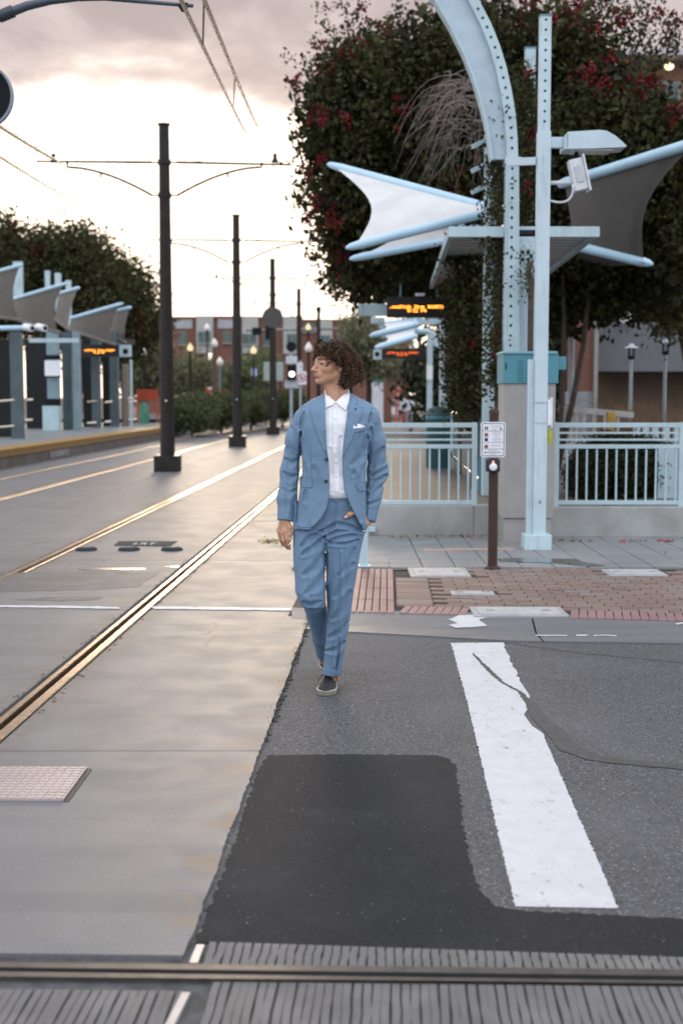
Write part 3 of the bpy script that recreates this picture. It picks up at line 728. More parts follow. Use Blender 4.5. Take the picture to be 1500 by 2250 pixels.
# ---- low concrete wall that retains the platform end
q = MB()
for (a, b, zt, th) in (((808, 1175), (1110, 1175), .345, .26), ((1205, 1186), (1900, 1186), .345, .26)):
    A, B = P(a[0], a[1], YW), P(b[0], b[1], YW); q.box(((A.x + B.x) / 2, YW + th / 2, zt / 2 + .005), (B.x - A.x, th, zt), bev=.012)
lw = root('low_wall', (1.0, YW, 0), 'low stained concrete wall under the two blue fences', 'wall')
A, B = P(808, 1175, YW), P(1040, 1175, YW)
q = MB(); q.box(((A.x + B.x) / 2, YW + .13, .178), (B.x - A.x, .26, .345), bev=.012); mk('wall_block', q, WALLM, lw)
A2, B2 = P(1050, 1175, YW), P(1112, 1175, YW)
q = MB(); q.box(((B.x + B2.x) / 2 + .003, YW + .13, .178), (B2.x - B.x, .26, .345), bev=.012); mk('wall_block', q, WALLM, lw)
A, B = P(1190, 1186, YW - .2), P(1900, 1186, YW - .2)
q = MB(); q.box(((A.x + B.x) / 2, YW - .07, .178), (B.x - A.x, .26, .345), bev=.012); mk('wall_block', q, WALLM, lw)

# ---- tubular steel fences on the wall
def fence(x0, x1, Y, zb, label, pick, posts, far_end=True):
    rt = root('steel_fence', ((x0 + x1) / 2, Y, zb), label, 'fence', 'pale blue tubular fences')
    def zof(py): return P(900, py, Y).z
    zt, zm, zl = zof(934), zof(981), zof(1104)
    h1, h2 = zof(951), zof(966)
    for nm, z, hh in (('top_rail', zt, .052), ('mid_rail', zm, .045), ('bottom_rail', zl, .045)):
        q = MB(); q.box(((x0 + x1) / 2, Y, z), (x1 - x0, .05, hh), bev=.004); mk(nm, q, STEEL, rt)
    for z in (h1, h2):
        q = MB(); q.box(((x0 + x1) / 2, Y, z), (x1 - x0, .022, .022)); mk('thin_rail', q, STEEL, rt)
    q = MB(); q.box((0, 0, 0), (.019, .019, zm - zl - .044)); first = None
    for x in pick:
        if first is None:
            q = MB(); q.box((x, Y, (zm + zl) / 2), (.019, .019, zm - zl - .044)); first = mk('picket', q, STEEL, rt); fx = x
        else: dup(first, (x - fx, 0, 0), rt)
    for x in posts:
        q = MB(); q.box((x, Y + .001, (zt + .029 + zb - .02) / 2), (.058, .058, zt + .029 - zb + .02), bev=.004); mk('post', q, STEEL, rt)
    return rt
YF = YW + .1
xs = [P(px, 1000, YF).x for px in (796, 817, 838, 858.5, 880, 901, 922.5, 943.5, 964.5, 986, 1007, 1028)]
fence(P(780, 930, YF).x, P(1044, 930, YF).x, YF, .345, 'pale blue fence left of the grey cabinet, behind the man', xs, [P(1042.5, 930, YF).x])
YF2 = YW - .07
xs = [P(1245 + 21.7 * k, 1000, YF2).x for k in range(0, 12)] + [P(1515 + 21.7 * k, 1000, YF2).x for k in range(12)]
fence(P(1218, 930, YF2).x, P(1800, 930, YF2).x, YF2, .345, 'pale blue fence right of the grey cabinet, in front of the hedge', xs, [P(1497, 930, YF2).x, P(1222, 930, YF2).x])
# slim short post standing in front of the fence, half hidden by the man
c = G(799, 1245, sw_z); rt = root('barrier_post', c, 'slim pale blue post at the kerb, right behind the man\'s leg', 'post')
q = MB(); q.box((c.x, c.y, .55), (.075, .075, 1.06), bev=.006); mk('post', q, STEEL, rt)
q = MB(); q.box((c.x, c.y, .03), (.13, .13, .014), bev=.003); mk('base_plate', q, STEEL, rt)
c = G(816, 1176, 0); q = MB(); q.box((c.x, YW - .04, .085), (.075, .08, .05), bev=.004); jb = mk('junction_box', q, STEEL, label='tiny pale junction box at the foot of the low wall', cat='box')

# ---- service cabinet: grey column with a teal louvred head
YC = 13.95
def X(px, Y): return P(px, 900, Y).x
x0, x1 = X(1106, YC), X(1219, YC)
cab = root('service_cabinet', ((x0 + x1) / 2, YC + .25, 0), 'tall warm grey cabinet with teal louvred head behind the lamp post', 'cabinet')
zt = P(1150, 843, YC).z; zs = P(1150, 1140, YC).z
q = MB(); q.box(((x0 + x1) / 2 - .005, YC + .25, (.0 + zs) / 2), (x1 - x0 - .04, .48, zs), bev=.006); mk('plinth', q, CABGREY, cab)
q = MB(); q.box(((x0 + x1) / 2, YC + .25, (zs + zt) / 2 + .003), (x1 - x0, .52, zt - zs - .006), bev=.006); mk('body', q, CABGREY, cab)
q = MB(); z2 = P(1150, 778, YC).z; q.box(((X(1103, YC) + X(1224, YC)) / 2, YC + .245, (zt + z2) / 2 + .002), (X(1224, YC) - X(1103, YC), .55, z2 - zt), bev=.006); head = mk('head', q, TEAL, cab)
q = MB(); za, zb = P(1150, 783, YC).z, P(1150, 812, YC).z; q.box(((X(1226, YC) + X(1243, YC)) / 2, YC + .2, (za + zb) / 2), (X(1243, YC) - X(1225, YC), .3, za - zb), bev=.005); mk('side_box', q, TEAL, head)
q = MB(); q.box(((X(1101, YC) + X(1221, YC)) / 2, YC + .24, z2 + .014), (X(1221, YC) - X(1101, YC), .58, .028), bev=.008); mk('lid', q, M('pale_teal', (.16, .36, .42), .4, 0, .06), head)
for py in range(793, 838, 6):
    q = MB(); z = P(1140, py, YC).z; q.box((X(1141, YC), YC - .032, z), (.055, .012, .010), rot=Matrix.Rotation(.6, 3, 'X')); mk('louvre', q, TEAL, head)
    q = MB(); q.box((X(1157, YC), YC - .032, z), (.03, .012, .010), rot=Matrix.Rotation(.6, 3, 'X')); mk('louvre', q, TEAL, head)
q = MB(); q.box((X(1109, YC), YC - .032, P(1100, 805, YC).z), (.012, .01, .07), bev=.002); mk('latch', q, BLACK, head)
q = MB(); q.box((X(1202, YC), YC - .0115, P(1200, 959, YC).z), (.10, .003, .15)); st = mk('sticker', q, M('yellow_sticker', (.42, .40, .05), .5, 0, .15, 20), cab, label='yellow notice sticker')
q = MB()
for k in range(6): q.box((X(1201, YC), YC - .0139, P(1200, 946 + k * 5, YC).z), (.06 - .02 * (k % 2), .001, .006))
mk('notice_lines', q, HOLE, st, kind='stuff')

# ---- lamp post with perforated top
YP = 13.35
pc = G(1177, 1213, sw_z); 
post = root('lamp_post', (X(1180, YP), YP, sw_z), 'tall square pale blue lamp post with perforated top and camera', 'lamp post')
LB = M('pale_post_paint', (.46, .57, .62), .42, 0, .07, 3, .05, 30, col2=(.37, .47, .51), c2lo=.55, c2hi=.75, streak=.5, streakcol=(.24, .28, .28))
xb = (P(1182, 1190, YP).x); zt = P(1195, 290, YP).z; ztop = P(1197, 38, YP).z
xa = xb
q = MB(); q.box((xa, YP, (zt + sw_z) / 2), (.128, .128, zt - sw_z), bev=.006); mk('shaft', q, LB, post)
q = MB(); zz_ = P(1165, 790, YP).z; q.box((xa - .095, YP + .02, (zz_ + sw_z) / 2), (.062, .06, zz_ - sw_z), bev=.004); mk('conduit_duct', q, LB, post)
q = MB(); q.box((xa, YP - .0, (zt + ztop) / 2 + .002), (.112, .10, ztop - zt), bev=.004); hd = mk('perforated_head', q, LB, post)
q = MB(); q.box((xa, YP, ztop + .008), (.125, .115, .014), bev=.003); mk('cap', q, STEEL_D, hd)
k = 0; py = 46
while py < 285:
    z = P(1197, py, YP).z; q = MB(); q.cyl((xa, YP - .052, z), .0125, .004, 12, axis='Y'); mk('bolt_hole', q, HOLE, hd); py += 22.3
q = MB(); q.box((xa - .02, YP, sw_z + .078), (.275, .26, .15), bev=.006); mk('base_box', q, LB, post)
q = MB(); q.box((xa, YP - .066, P(1180, 1102, YP).z), (.02, .006, .03)); mk('hand_hole', q, STEEL_D, post)
# arm and shoebox luminaire
zA = P(1220, 314, YP).z
q = MB(); q.box(((xa + .06 + P(1237, 314, YP).x) / 2, YP, zA), (P(1237, 314, YP).x - xa - .06, .06, .105), bev=.004); arm = mk('lamp_arm', q, LB, post)
prof = [(1234, 333), (1236, 302), (1241, 296), (1310, 292), (1326, 294), (1345, 305), (1360, 318), (1369, 327), (1366, 329), (1300, 332)]
q = MB(); q.plate([(P(a, b, YP).x, YP - .15, P(a, b, YP).z) for a, b in prof], .30); lum = mk('luminaire', q, LB, post, smooth=25)
q = MB(); A, B = P(1250, 334, YP), P(1340, 333, YP); q.box(((A.x + B.x) / 2, YP, A.z + .001), (B.x - A.x, .24, .012)); mk('lens', q, M('lamp_lens', (.5, .5, .45), .2), lum)
q = MB(); q.box((P(1240, 315, YP).x, YP - .152, P(1240, 315, YP).z), (.008, .006, .13)); mk('seam', q, STEEL_D, lum)
# link bar to the arch
q = MB(); A, B = P(1118, 354, YP + .3), P(1180, 354, YP); q.beam((A.x, YP + .35, A.z), (xa - .06, YP, B.z), .05, .075); mk('link_bar', q, LB, post)
# cctv housing bracket (part of the post) with cable
cc = root('surveillance_camera', P(1270, 384, YP - .05), 'tilted white box device with cable mounted on the lamp post', 'camera')
WG = M('dirty_white_housing', (.58, .60, .62), .5, 0, .1, 15)
rot = Matrix.Rotation(R(14), 3, 'Y')
c = P(1268, 385, YP - .05)
q = MB(); q.box(c, (.135, .14, .31), rot=Matrix.Rotation(R(-14), 3, 'Y') if False else Matrix.Rotation(R(-13), 3, 'Y') , bev=.008); body = mk('housing', q, WG, cc)
rm = Matrix.Rotation(R(-13), 3, 'Y')
q = MB(); q.box(c + rm @ Vector((.078, 0, .0)), (.02, .19, .36), rot=rm, bev=.004); mk('sun_shield', q, WG, body)
q = MB(); q.box(c + rm @ Vector((0, -.075, -.0)), (.07, .012, .16), rot=rm, bev=.003); mk('door', q, M('housing_grey', (.42, .44, .46), .5), body)
q = MB(); A = P(1206, 402, YP); q.tube([(xa + .06, YP, A.z), (c.x, YP - .03, A.z)], .02, 10); mk('bracket', q, WG, cc, smooth=40)
A, B, C_, D_ = P(1205, 440, YP - .03), P(1232, 446, YP - .06), P(1252, 430, YP - .1), P(1258, 405, YP - .13)
def bez(a, b, c, d, n=14): return [a * (1 - t_) ** 3 + b * 3 * t_ * (1 - t_) ** 2 + c * 3 * t_ ** 2 * (1 - t_) + d * t_ ** 3 for t_ in [i / n for i in range(n + 1)]]
q = MB(); q.tube(bez(A, B + Vector((.05, 0, -.03)), C_ + Vector((.04, 0, -.04)), D_), .011, 8); mk('cable', q, WG, cc, smooth=True)
q = MB(); q.tube([c + rm @ Vector((0, 0, .15)), P(1266, 336, YP)], .02, 8); mk('mount', q, BLACK, cc)
# white side box with straps
wb = root('side_box', P(1203, 906, YP), 'small white flat box strapped to the lamp post shaft', 'box')
q = MB(); q.box((xa + .085, YP - .01, P(1200, 906, YP).z), (.035, .12, .26), bev=.004); mk('box', q, WHITE, wb)
q = MB(); q.box((xa + .107, YP - .01, P(1200, 906, YP).z), (.010, .15, .30), bev=.003); mk('panel', q, WHITE, wb)
for py in (884, 928):
    q = MB(); q.box((xa + .003, YP, P(1180, py, YP).z), (.14, .138, .012)); mk('strap', q, M('strap_steel', (.5, .52, .54), .35, .8), wb)

# ---- pedestrian push button pole
YB = G(1080, 1250, sw_z).y; xp = X(1082, YB) 
xp = G(1080, 1250, sw_z).x + .005
pb = root('push_button_pole', (xp, YB, sw_z), 'brown pole with crossing instruction sign and push button', 'signal post')
q = MB(); zt = P(1083, 903, YB).z; q.cyl((xp, YB, sw_z), .043, zt - sw_z, 20); mk('pole', q, BROWNPOLE, pb, smooth=40)
q = MB(); q.lathe((xp, YB, zt), [(.046, -.03), (.046, .0), (.036, .014), (.01, .02)], 20); mk('cap', q, BROWNPOLE, pb, smooth=40)
q = MB(); q.lathe((xp, YB, sw_z), [(.075, .0), (.075, .012), (.05, .03)], 20); mk('base_flange', q, BROWNPOLE, pb, smooth=40)
sc_ = P(1082.5, 966, YB - .06); sw_, sh_ = W(54, YB), W(77, YB)
def rrect(cx, cz, w_, h_, r, y, n=6):
    pts = []
    for (sx, sz, a0) in ((1, 1, 0), (-1, 1, 90), (-1, -1, 180), (1, -1, 270)):
        for i in range(n + 1):
            a = R(a0 + 90 * i / n); pts.append((cx + sx * (w_ / 2 - r) + r * math.cos(a), y, cz + sz * (h_ / 2 - r) + r * math.sin(a)))
    return pts
ys = YB - .06
SIGNW = M('sign_white', (.70, .71, .76), .45, 0, .04); SIGNK = M('sign_black', (.012, .014, .022), .5, 0, .05); SIGNR = M('sign_red', (.30, .03, .02), .5, 0, .1)
q = MB(); q.plate(rrect(sc_.x, sc_.z, sw_, sh_, .024, ys)[::-1], .004); sg = mk('sign_plate', q, SIGNW, pb)
def ring(o, i_, y):
    n = len(o); q = MB(); q.add([(p[0], y, p[2]) for p in o] + [(p[0], y, p[2]) for p in i_], [(k, (k + 1) % n, n + (k + 1) % n, n + k) for k in range(n)]); return q
mk('border', ring(rrect(sc_.x, sc_.z, sw_ - .021, sh_ - .021, .018, ys), rrect(sc_.x, sc_.z, sw_ - .032, sh_ - .032, .0135, ys), ys - .0015), SIGNK, sg)
q = MB(); U = sw_ / 54.0
def zpx(py): return sc_.z + (966 - py) * U
def xpx(px): return sc_.x + (px - 1082.5) * U
for py in (947, 972.5, 986.3): q.box((sc_.x, ys - .0015, zpx(py)), (sw_ - .03, .0012, .0026))
q.box((sc_.x + .001, ys - .0015, zpx(993.8)), (35 * U, .0012, .0042)); q.add([(xpx(1062.5), ys - .0017, zpx(993.8)), (xpx(1067), ys - .0017, zpx(991.5)), (xpx(1067), ys - .0017, zpx(996))], [(0, 1, 2)])
mk('rules_and_arrow', q, SIGNK, sg)
q = MB()
for s, px, py, sz in (('START CROSSING', 1088, 937, .0125), ('Watch For', 1086, 941.5, .011), ('Vehicles', 1086, 945, .010), ('DONT START', 1090, 951, .0125), ('Finish Crossing', 1090, 955.5, .011), ('If Started', 1090, 960, .011), ('TIME REMAINING', 1091, 965, .0115), ('To Finish Crossing', 1091, 969, .010), ('DONT CROSS', 1089, 979.5, .0135), ('PUSH BUTTON', 1082, 990.3, .0125), ('TO CROSS', 1082, 997.8, .0125)):
    text_into(q, s, sz, (xpx(px), ys - .0017, zpx(py)), (1, 0, 0), (0, 0, 1), sx=.93)
mk('lettering', q, M('sign_text', (.10, .10, .12), .5), sg)
for py, m_ in ((941, SIGNK), (955.5, SIGNR), (966, SIGNK), (981, SIGNR)):
    q = MB(); q.box((xpx(1067.7), ys - .0017, zpx(py)), (.030, .0012, .030)); sy = mk('symbol', q, SIGNK, sg)
    q = MB()
    if py == 941:
        q.box((xpx(1067.7), ys - .0030, zpx(py) - .001), (.006, .0008, .013)); q.cyl((xpx(1067.7), ys - .0034, zpx(py) + .0095), .0035, .001, 8, axis='Y')
        q.beam((xpx(1067.7), ys - .003, zpx(py) - .005), (xpx(1067.7) - .005, ys - .003, zpx(py) - .013), .004, .001, up=(0, 1, 0)); q.beam((xpx(1067.7), ys - .003, zpx(py) - .005), (xpx(1067.7) + .005, ys - .003, zpx(py) - .013), .004, .001, up=(0, 1, 0)); mk('walking_figure', q, SIGNW, sy)
    elif py == 966:
        text_into(q, '11', .022, (xpx(1067.7), ys - .0032, zpx(py)), (1, 0, 0), (0, 0, 1)); mk('countdown', q, SIGNR, sy)
    else:
        q.box((xpx(1067.7) - .001, ys - .0030, zpx(py) - .003), (.013, .0008, .011)); 
        for i in range(4): q.box((xpx(1067.7) - .0065 + i * .0037, ys - .0031, zpx(py) + .006), (.0028, .0008, .011))
        mk('raised_hand', q, M('sign_orange', (.45, .13, .06), .5), sy)
q = MB(); q.cyl((xpx(1099), ys - .0025, zpx(942.5)), .009, .001, 12, axis='Y'); mk('emblem', q, SIGNK, sg)
q = MB(); bz = P(1083, 1021, YB - .06); q.box((sc_.x - .0, YB - .055, bz.z), (.125, .075, .125), bev=.012); hs = mk('button_housing', q, M('housing_black', (.014, .017, .023), .45, 0, .1), pb)
q = MB(); q.lathe((0, 0, 0), [(.034, 0), (.034, .008), (.028, .013), (.012, .015)], 20); 
b2 = MB(); b2.add([(sc_.x + v[0], YB - .0935 - v[2], bz.z - .018 + v[1]) for v in q.v], q.f); mk('button', b2, SIGNW, hs, smooth=40)
q = MB(); q.sphere((sc_.x, YB - .096, bz.z + .026), .010, 10, 8); mk('indicator_light', q, M_emit('red_indicator', (1, .22, .20), 3.0), hs)
for s in (-1, 1):
    q = MB(); q.cyl((sc_.x + s * .05, YB - .096, bz.z + .05), .006, .006, 8, axis='Y'); mk('screw', q, JM, hs)
# ================================================================== RIGHT STATION: platform, arch, canopy, sails, displays
PLATM = M('platform_floor', (.085, .080, .076), .6, 0, .15, 2.0, .2, 40, world=True)
q = MB(); pl = [T(-1.05, 15.05), Vector((9, 15.05, 0)), Vector((9, 60, 0)), T(-1.05, 60)]
q.prism([(p.x, p.y) for p in pl], -.2, .33)
plat_r = mk('platform', q, PLATM, kind='structure'); 
q = MB(); q.prism([(p.x, p.y) for p in (T(-1.03, 15.06), T(-.75, 15.06), T(-.75, 60), T(-1.03, 60))], .33, .345); mk('yellow_edge', q, M('tactile_yellow', (.32, .19, .04), .6, 0, .15, 8), plat_r)

# ---- perforated arch: curved tapering web with a bolted flange
YA = 14.9
arch = root('steel_arch', P(1120, 1120, YA) , 'curved pale blue steel arch with a row of bolt holes, wrapped in vines', 'arch')
outer = [(1060, -60), (1049, -25), (1066, 10), (1090, 80), (1108, 150), (1120, 220), (1127, 290), (1128, 345)]
# outer edge of the flange (right side) from top to bottom, in photo px, and inner edge of the web (left side)
OUT = [(1020, -70), (1052, 0), (1078, 50), (1098, 100), (1113, 150), (1124, 200), (1132, 250), (1136, 300), (1138, 350)]
FLI = [(1000, -50), (1032, 8), (1057, 58), (1076, 107), (1090, 156), (1100, 204), (1107, 252), (1111, 300), (1112, 350)]
INN = [(930, -40), (960, 0), (995, 60), (1022, 115), (1042, 165), (1056, 210), (1068, 255), (1077, 300), (1083, 350)]
q = MB(); n = len(OUT)
def strip_plate(A, B, Y, th, mb):
    a = [P(*p, Y) for p in A]; b = [P(*p, Y) for p in B]; k = len(a)
    vs = [(p.x, Y, p.z) for p in a] + [(p.x, Y, p.z) for p in b] + [(p.x, Y + th, p.z) for p in a] + [(p.x, Y + th, p.z) for p in b]
    fs = []
    for i in range(k - 1):
        fs += [(i, i + 1, k + i + 1, k + i), (2 * k + i, 3 * k + i, 3 * k + i + 1, 2 * k + i + 1), (i, 2 * k + i, 2 * k + i + 1, i + 1), (k + i, k + i + 1, 3 * k + i + 1, 3 * k + i)]
    fs += [(0, k, 3 * k, 2 * k), (k - 1, 3 * k - 1, 4 * k - 1, 2 * k - 1)]
    mb.add(vs, fs)
PERF = bpy.data.materials.new('perforated_steel'); PERF.use_nodes = True; t = NT(PERF.node_tree)
gp = t.n('ShaderNodeTexCoord').outputs['Object']
vor = t.n('ShaderNodeTexVoronoi', {'Vector': gp, 'Scale': 75.0, 'Randomness': .0}, feature='F1').outputs[0]
cc_ = t.mix(t.ramp(t.noise(gp, 4, 4), .3, .7), (.36, .46, .52), (.44, .55, .62)); cc_ = t.mix(t.ramp(vor, .34, .26), cc_, (.16, .20, .22))
t.n('ShaderNodeOutputMaterial', {0: t.n('ShaderNodeBsdfPrincipled', {'Base Color': cc_, 'Roughness': .5})})
q = MB(); strip_plate(FLI, INN, YA + .03, .10, q); mk('web_plate', q, PERF, arch)
q = MB(); strip_plate([(a, b) for a, b in INN], [(a - 5, b + 2) for a, b in INN], YA - .01, .20, q); mk('inner_rim', q, STEEL, arch)
q = MB(); strip_plate(OUT, FLI, YA - .03, .22, q); fl = mk('flange', q, STEEL, arch)
# straight leg of the arch
xl, xr = P(1107, 600, YA).x, P(1140, 600, YA).x
q = MB(); zA_, zB_ = P(1120, 352, YA).z, .33; 
q.plate([(P(1111, 352, YA).x, YA - .03, zA_), (P(1138, 352, YA).x, YA - .03, zA_), (P(1139, 790, YA).x, YA - .03, zB_), (P(1106, 790, YA).x, YA - .03, zB_)], .20); leg = mk('leg', q, STEEL, arch)
q = MB(); q.plate([(P(1108, 356, YA).x, YA - .045, zA_ - .04), (P(1143, 356, YA).x, YA - .045, zA_ - .04), (P(1143, 346, YA).x, YA - .045, zA_ + .03), (P(1108, 346, YA).x, YA - .045, zA_ + .03)], .24); mk('splice_plate', q, STEEL, arch)
for s in (-1, 1):
    q = MB(); q.plate([(P(1109.5 if s < 0 else 1135.5, 360, YA).x, YA - .038, zA_ - .05), (P(1112.5 if s < 0 else 1138.5, 360, YA).x, YA - .038, zA_ - .05), (P(1109.5 if s < 0 else 1139.5, 780, YA).x, YA - .038, 2.0), (P(1106 if s < 0 else 1136, 780, YA).x, YA - .038, 2.0)], .01); mk('edge_lip', q, STEEL, leg)
def bh(px, py, par, r=.0145):
    p = P(px, py, YA - .034); q = MB(); q.cyl((p.x, YA - .036, p.z), r, .006, 10, axis='Y'); mk('bolt_hole', q, HOLE, par)
py = 370
while py < 775: bh(1125 - (py - 370) * .0115, py, leg); py += 21.6
MID = [((a[0] + b[0]) / 2, (a[1] + b[1]) / 2) for a, b in zip(OUT, FLI)]
L = 0; pts = []
for i in range(len(MID) - 1):
    a, b = Vector(MID[i]), Vector(MID[i + 1])
    k = 0
    while k <= 20: pts.append(a.lerp(b, k / 20)); k += 1
last = None; 
for p in pts:
    if last is None or (p - last).length >= 21.3:
        last = p
        if 0 < p.y < 335: bh(p.x, p.y, fl)
# web plate right of the leg with the cluster of holes
q = MB(); q.plate([(P(a, b, YA + .06).x, YA + .06, P(a, b, YA + .06).z) for a, b in ((1139, 505), (1176, 505), (1176, 790), (1139, 790))], .02); wp = mk('hole_plate', q, STEEL, arch)
for (px, py) in ((1147, 554), (1140.5, 562), (1147, 570), (1140.5, 578), (1160, 554), (1166, 562), (1160, 570), (1166, 578)):
    p = P(px, py, YA + .055); q = MB(); q.cyl((p.x, YA + .052, p.z), .021, .006, 14, axis='Y'); mk('round_hole', q, HOLE, wp)
q = MB(); p = P(1155, 510, YA + .05); q.box((p.x, YA + .055, p.z), (.17, .006, .05)); mk('slot', q, HOLE, wp)
for (px, py) in ((1145, 528), (1164, 528), (1145, 545), (1164, 545), (1145, 592), (1164, 592)):
    p = P(px, py, YA + .05); q = MB(); q.cyl((p.x, YA + .050, p.z), .013, .012, 10, axis='Y'); mk('bolt', q, STEEL, wp)
# second arch of the next bay, mostly behind vines
YA2 = 16.6
a2 = root('steel_column', P(1082, 1090, YA2), 'vine-covered pale blue column just behind the perforated arch', 'column')
q = MB(); A = P(1084, 200, YA2); q.box((A.x, YA2, (A.z + .33) / 2 + .0), (.20, .2, A.z - .33), bev=.005); mk('shaft', q, STEEL, a2)
for py in (305, 358, 405):
    q = MB(); A, B = P(1036, py + 18, YA2 - .1), P(1072, py, YA2); q.beam(A, B, .05, .05); mk('bracket', q, STEEL, a2)
YA3 = 16.2
a3 = root('steel_column', P(1165, 1090, YA3), 'thin pale column seen between arch and lamp post, top cut square', 'column')
q = MB(); A = P(1164, 108, YA3); q.box((A.x, YA3, (A.z + .33) / 2), (.12, .12, A.z - .33), bev=.004); mk('shaft', q, STEEL, a3)
q = MB(); q.box((A.x, YA3, A.z + .006), (.14, .14, .012)); mk('cap', q, STEEL_D, a3)

# ---- canopy frame with slats running back to the display
YT = 15.0
can = root('slatted_canopy', (P(1140, 510, YT).x, YT, P(1140, 510, YT).z), 'pale blue front beam of the slatted platform canopy behind the arch', 'canopy')
SLAT = M('grey_slat', (.20, .19, .18), .55, 0, .1, 5)
A, B = P(985, 510, YT), P(1315, 510, YT); zc = A.z
q = MB(); q.box(((A.x + B.x) / 2, YT, zc), (B.x - A.x, .08, .115), bev=.004); mk('front_beam', q, STEEL, can)
for s, x in ((0, A.x), (1, B.x)):
    q = MB(); q.beam((x + (.03 if s == 0 else -.03), YT + .041, zc), (x + TR * 7.2 + (.03 if s == 0 else -.03), YT + 7.2, zc), .06, .10); mk('side_beam', q, STEEL, can)
first = None
for k in range(26):
    y = YT + .2 + k * .27
    if first is None:
        q = MB(); q.box(((A.x + B.x) / 2, y, zc + .01), (B.x - A.x - .1, .17, .03)); first = mk('slat', q, SLAT, can); y00 = y
    else: dup(first, (TR * (y - y00), y - y00, 0), can)
# ---- tensile sails
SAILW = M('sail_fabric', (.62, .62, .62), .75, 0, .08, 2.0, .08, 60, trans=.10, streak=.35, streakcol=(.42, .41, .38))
SAILB = M('sail_fabric_shaded', (.105, .095, .085), .8, 0, .12, 1.5, .1, 60, trans=.06)  # canopy fabric with the shade of its underside put into the brown
TUBEM = M('sail_tube_blue', (.42, .60, .72), .35, 0, .06, 3)
def sail(name, label, a0, a1, b0, b1, fabric, sag=.35, rt_r=.055, nt=14, group=None, tubemat=TUBEM, bandmat=None, lowmat=None):
    # ruled patch between tube a (a0 root -> a1 tip) and tube b; outer edge between tips sags towards the root
    rt = root(name, a0, label, 'sail', group)
    q = MB(); vs = []
    for i in range(nt + 1):
        u = i / nt
        for j in range(nt + 1):
            v = j / nt
            s = 4 * v * (1 - v)
            uu = u * (1 - sag * s * u ** 2)
            p = (a0.lerp(a1, uu)).lerp(b0.lerp(b1, uu), v); vs.append(p)
    fs = [(i * (nt + 1) + j, i * (nt + 1) + j + 1, (i + 1) * (nt + 1) + j + 1, (i + 1) * (nt + 1) + j) for i in range(nt) for j in range(nt)]
    mi = [1 if (bandmat and i in (nt - 3, nt - 2)) else 0 for i in range(nt) for j in range(nt)]
    q.add(vs, fs); q.mi = mi
    mk('fabric', q, [fabric, bandmat or fabric], rt, smooth=True, fix=False)
    for nm, p, r_, tubemat in (('upper_tube', a0, a1, tubemat), ('lower_tube', b0, b1, lowmat or tubemat)):
        d = (r_ - p).normalized(); q = MB(); q.tube([p - d * .1, p, p.lerp(r_, .95), r_ + d * .06, r_ + d * .12], [rt_r * .8, rt_r, rt_r, rt_r * .75, rt_r * .3], 12); mk(nm, q, tubemat, rt, smooth=40)
    return rt
sail('canopy_sail', 'white pointed canopy sail left of the arch, over the tracks', P(1078, 458, 17.2), P(732, 364, 19.2), P(1084, 464, 16.8), P(780, 540, 16.6), SAILW, .19, .06)
sail('canopy_sail', 'narrow white sail edge hanging directly under the big white sail', P(1068, 508, 20.2), P(900, 470, 21.6), P(1070, 512, 20.0), P(785, 566, 19.6), SAILW, .15, .06)
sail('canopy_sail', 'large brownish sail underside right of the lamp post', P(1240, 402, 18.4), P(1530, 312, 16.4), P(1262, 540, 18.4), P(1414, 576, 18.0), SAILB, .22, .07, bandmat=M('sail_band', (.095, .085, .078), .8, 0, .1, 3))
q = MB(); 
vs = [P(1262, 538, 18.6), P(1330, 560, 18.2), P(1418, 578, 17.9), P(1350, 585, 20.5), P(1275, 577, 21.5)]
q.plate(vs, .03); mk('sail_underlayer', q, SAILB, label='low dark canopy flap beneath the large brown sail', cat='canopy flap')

# ---- passenger displays (dot matrix)
FONT = {'.': '0000000000000000000000000000001100 01100'.replace(' ', ''), }
GL = {
 '.': [0, 0, 0, 0, 0, 12, 12], 'e': [0, 0, 14, 17, 31, 16, 14], 'n': [0, 0, 22, 25, 17, 17, 17], 't': [8, 8, 28, 8, 8, 9, 6], 'R': [30, 17, 17, 30, 20, 18, 17],
 'i': [4, 0, 12, 4, 4, 4, 14], 'd': [1, 1, 13, 19, 17, 17, 15], 'S': [15, 16, 16, 14, 1, 1, 30], 'o': [0, 0, 14, 17, 17, 17, 14], 'p': [0, 0, 30, 17, 30, 16, 16],
 '#': [10, 10, 31, 10, 31, 10, 10], '1': [4, 12, 4, 4, 4, 4, 14], '0': [14, 17, 19, 21, 25, 17, 14], '2': [14, 17, 1, 2, 4, 8, 31], '5': [31, 16, 30, 1, 1, 17, 14],
 ':': [0, 12, 12, 0, 12, 12, 0], '3': [31, 2, 4, 2, 1, 17, 14], 'P': [30, 17, 17, 30, 16, 16, 16], 'M': [17, 27, 21, 21, 17, 17, 17], 'u': [0, 0, 17, 17, 17, 19, 13], ' ': [0] * 7}
def led_text(mb, s, cx, cz, y, pitch):
    wt = len(s) * 6 * pitch; x = cx - wt / 2
    for ch in s:
        g = GL[ch]
        for r_ in range(7):
            for c_ in range(5):
                if g[r_] >> (4 - c_) & 1:
                    px_, pz_ = x + c_ * pitch, cz + (3 - r_) * pitch; d = pitch * .46
                    mb.add([(px_ - d, y, pz_), (px_, y, pz_ - d), (px_ + d, y, pz_), (px_, y, pz_ + d)], [(0, 1, 2, 3)])
        x += 6 * pitch
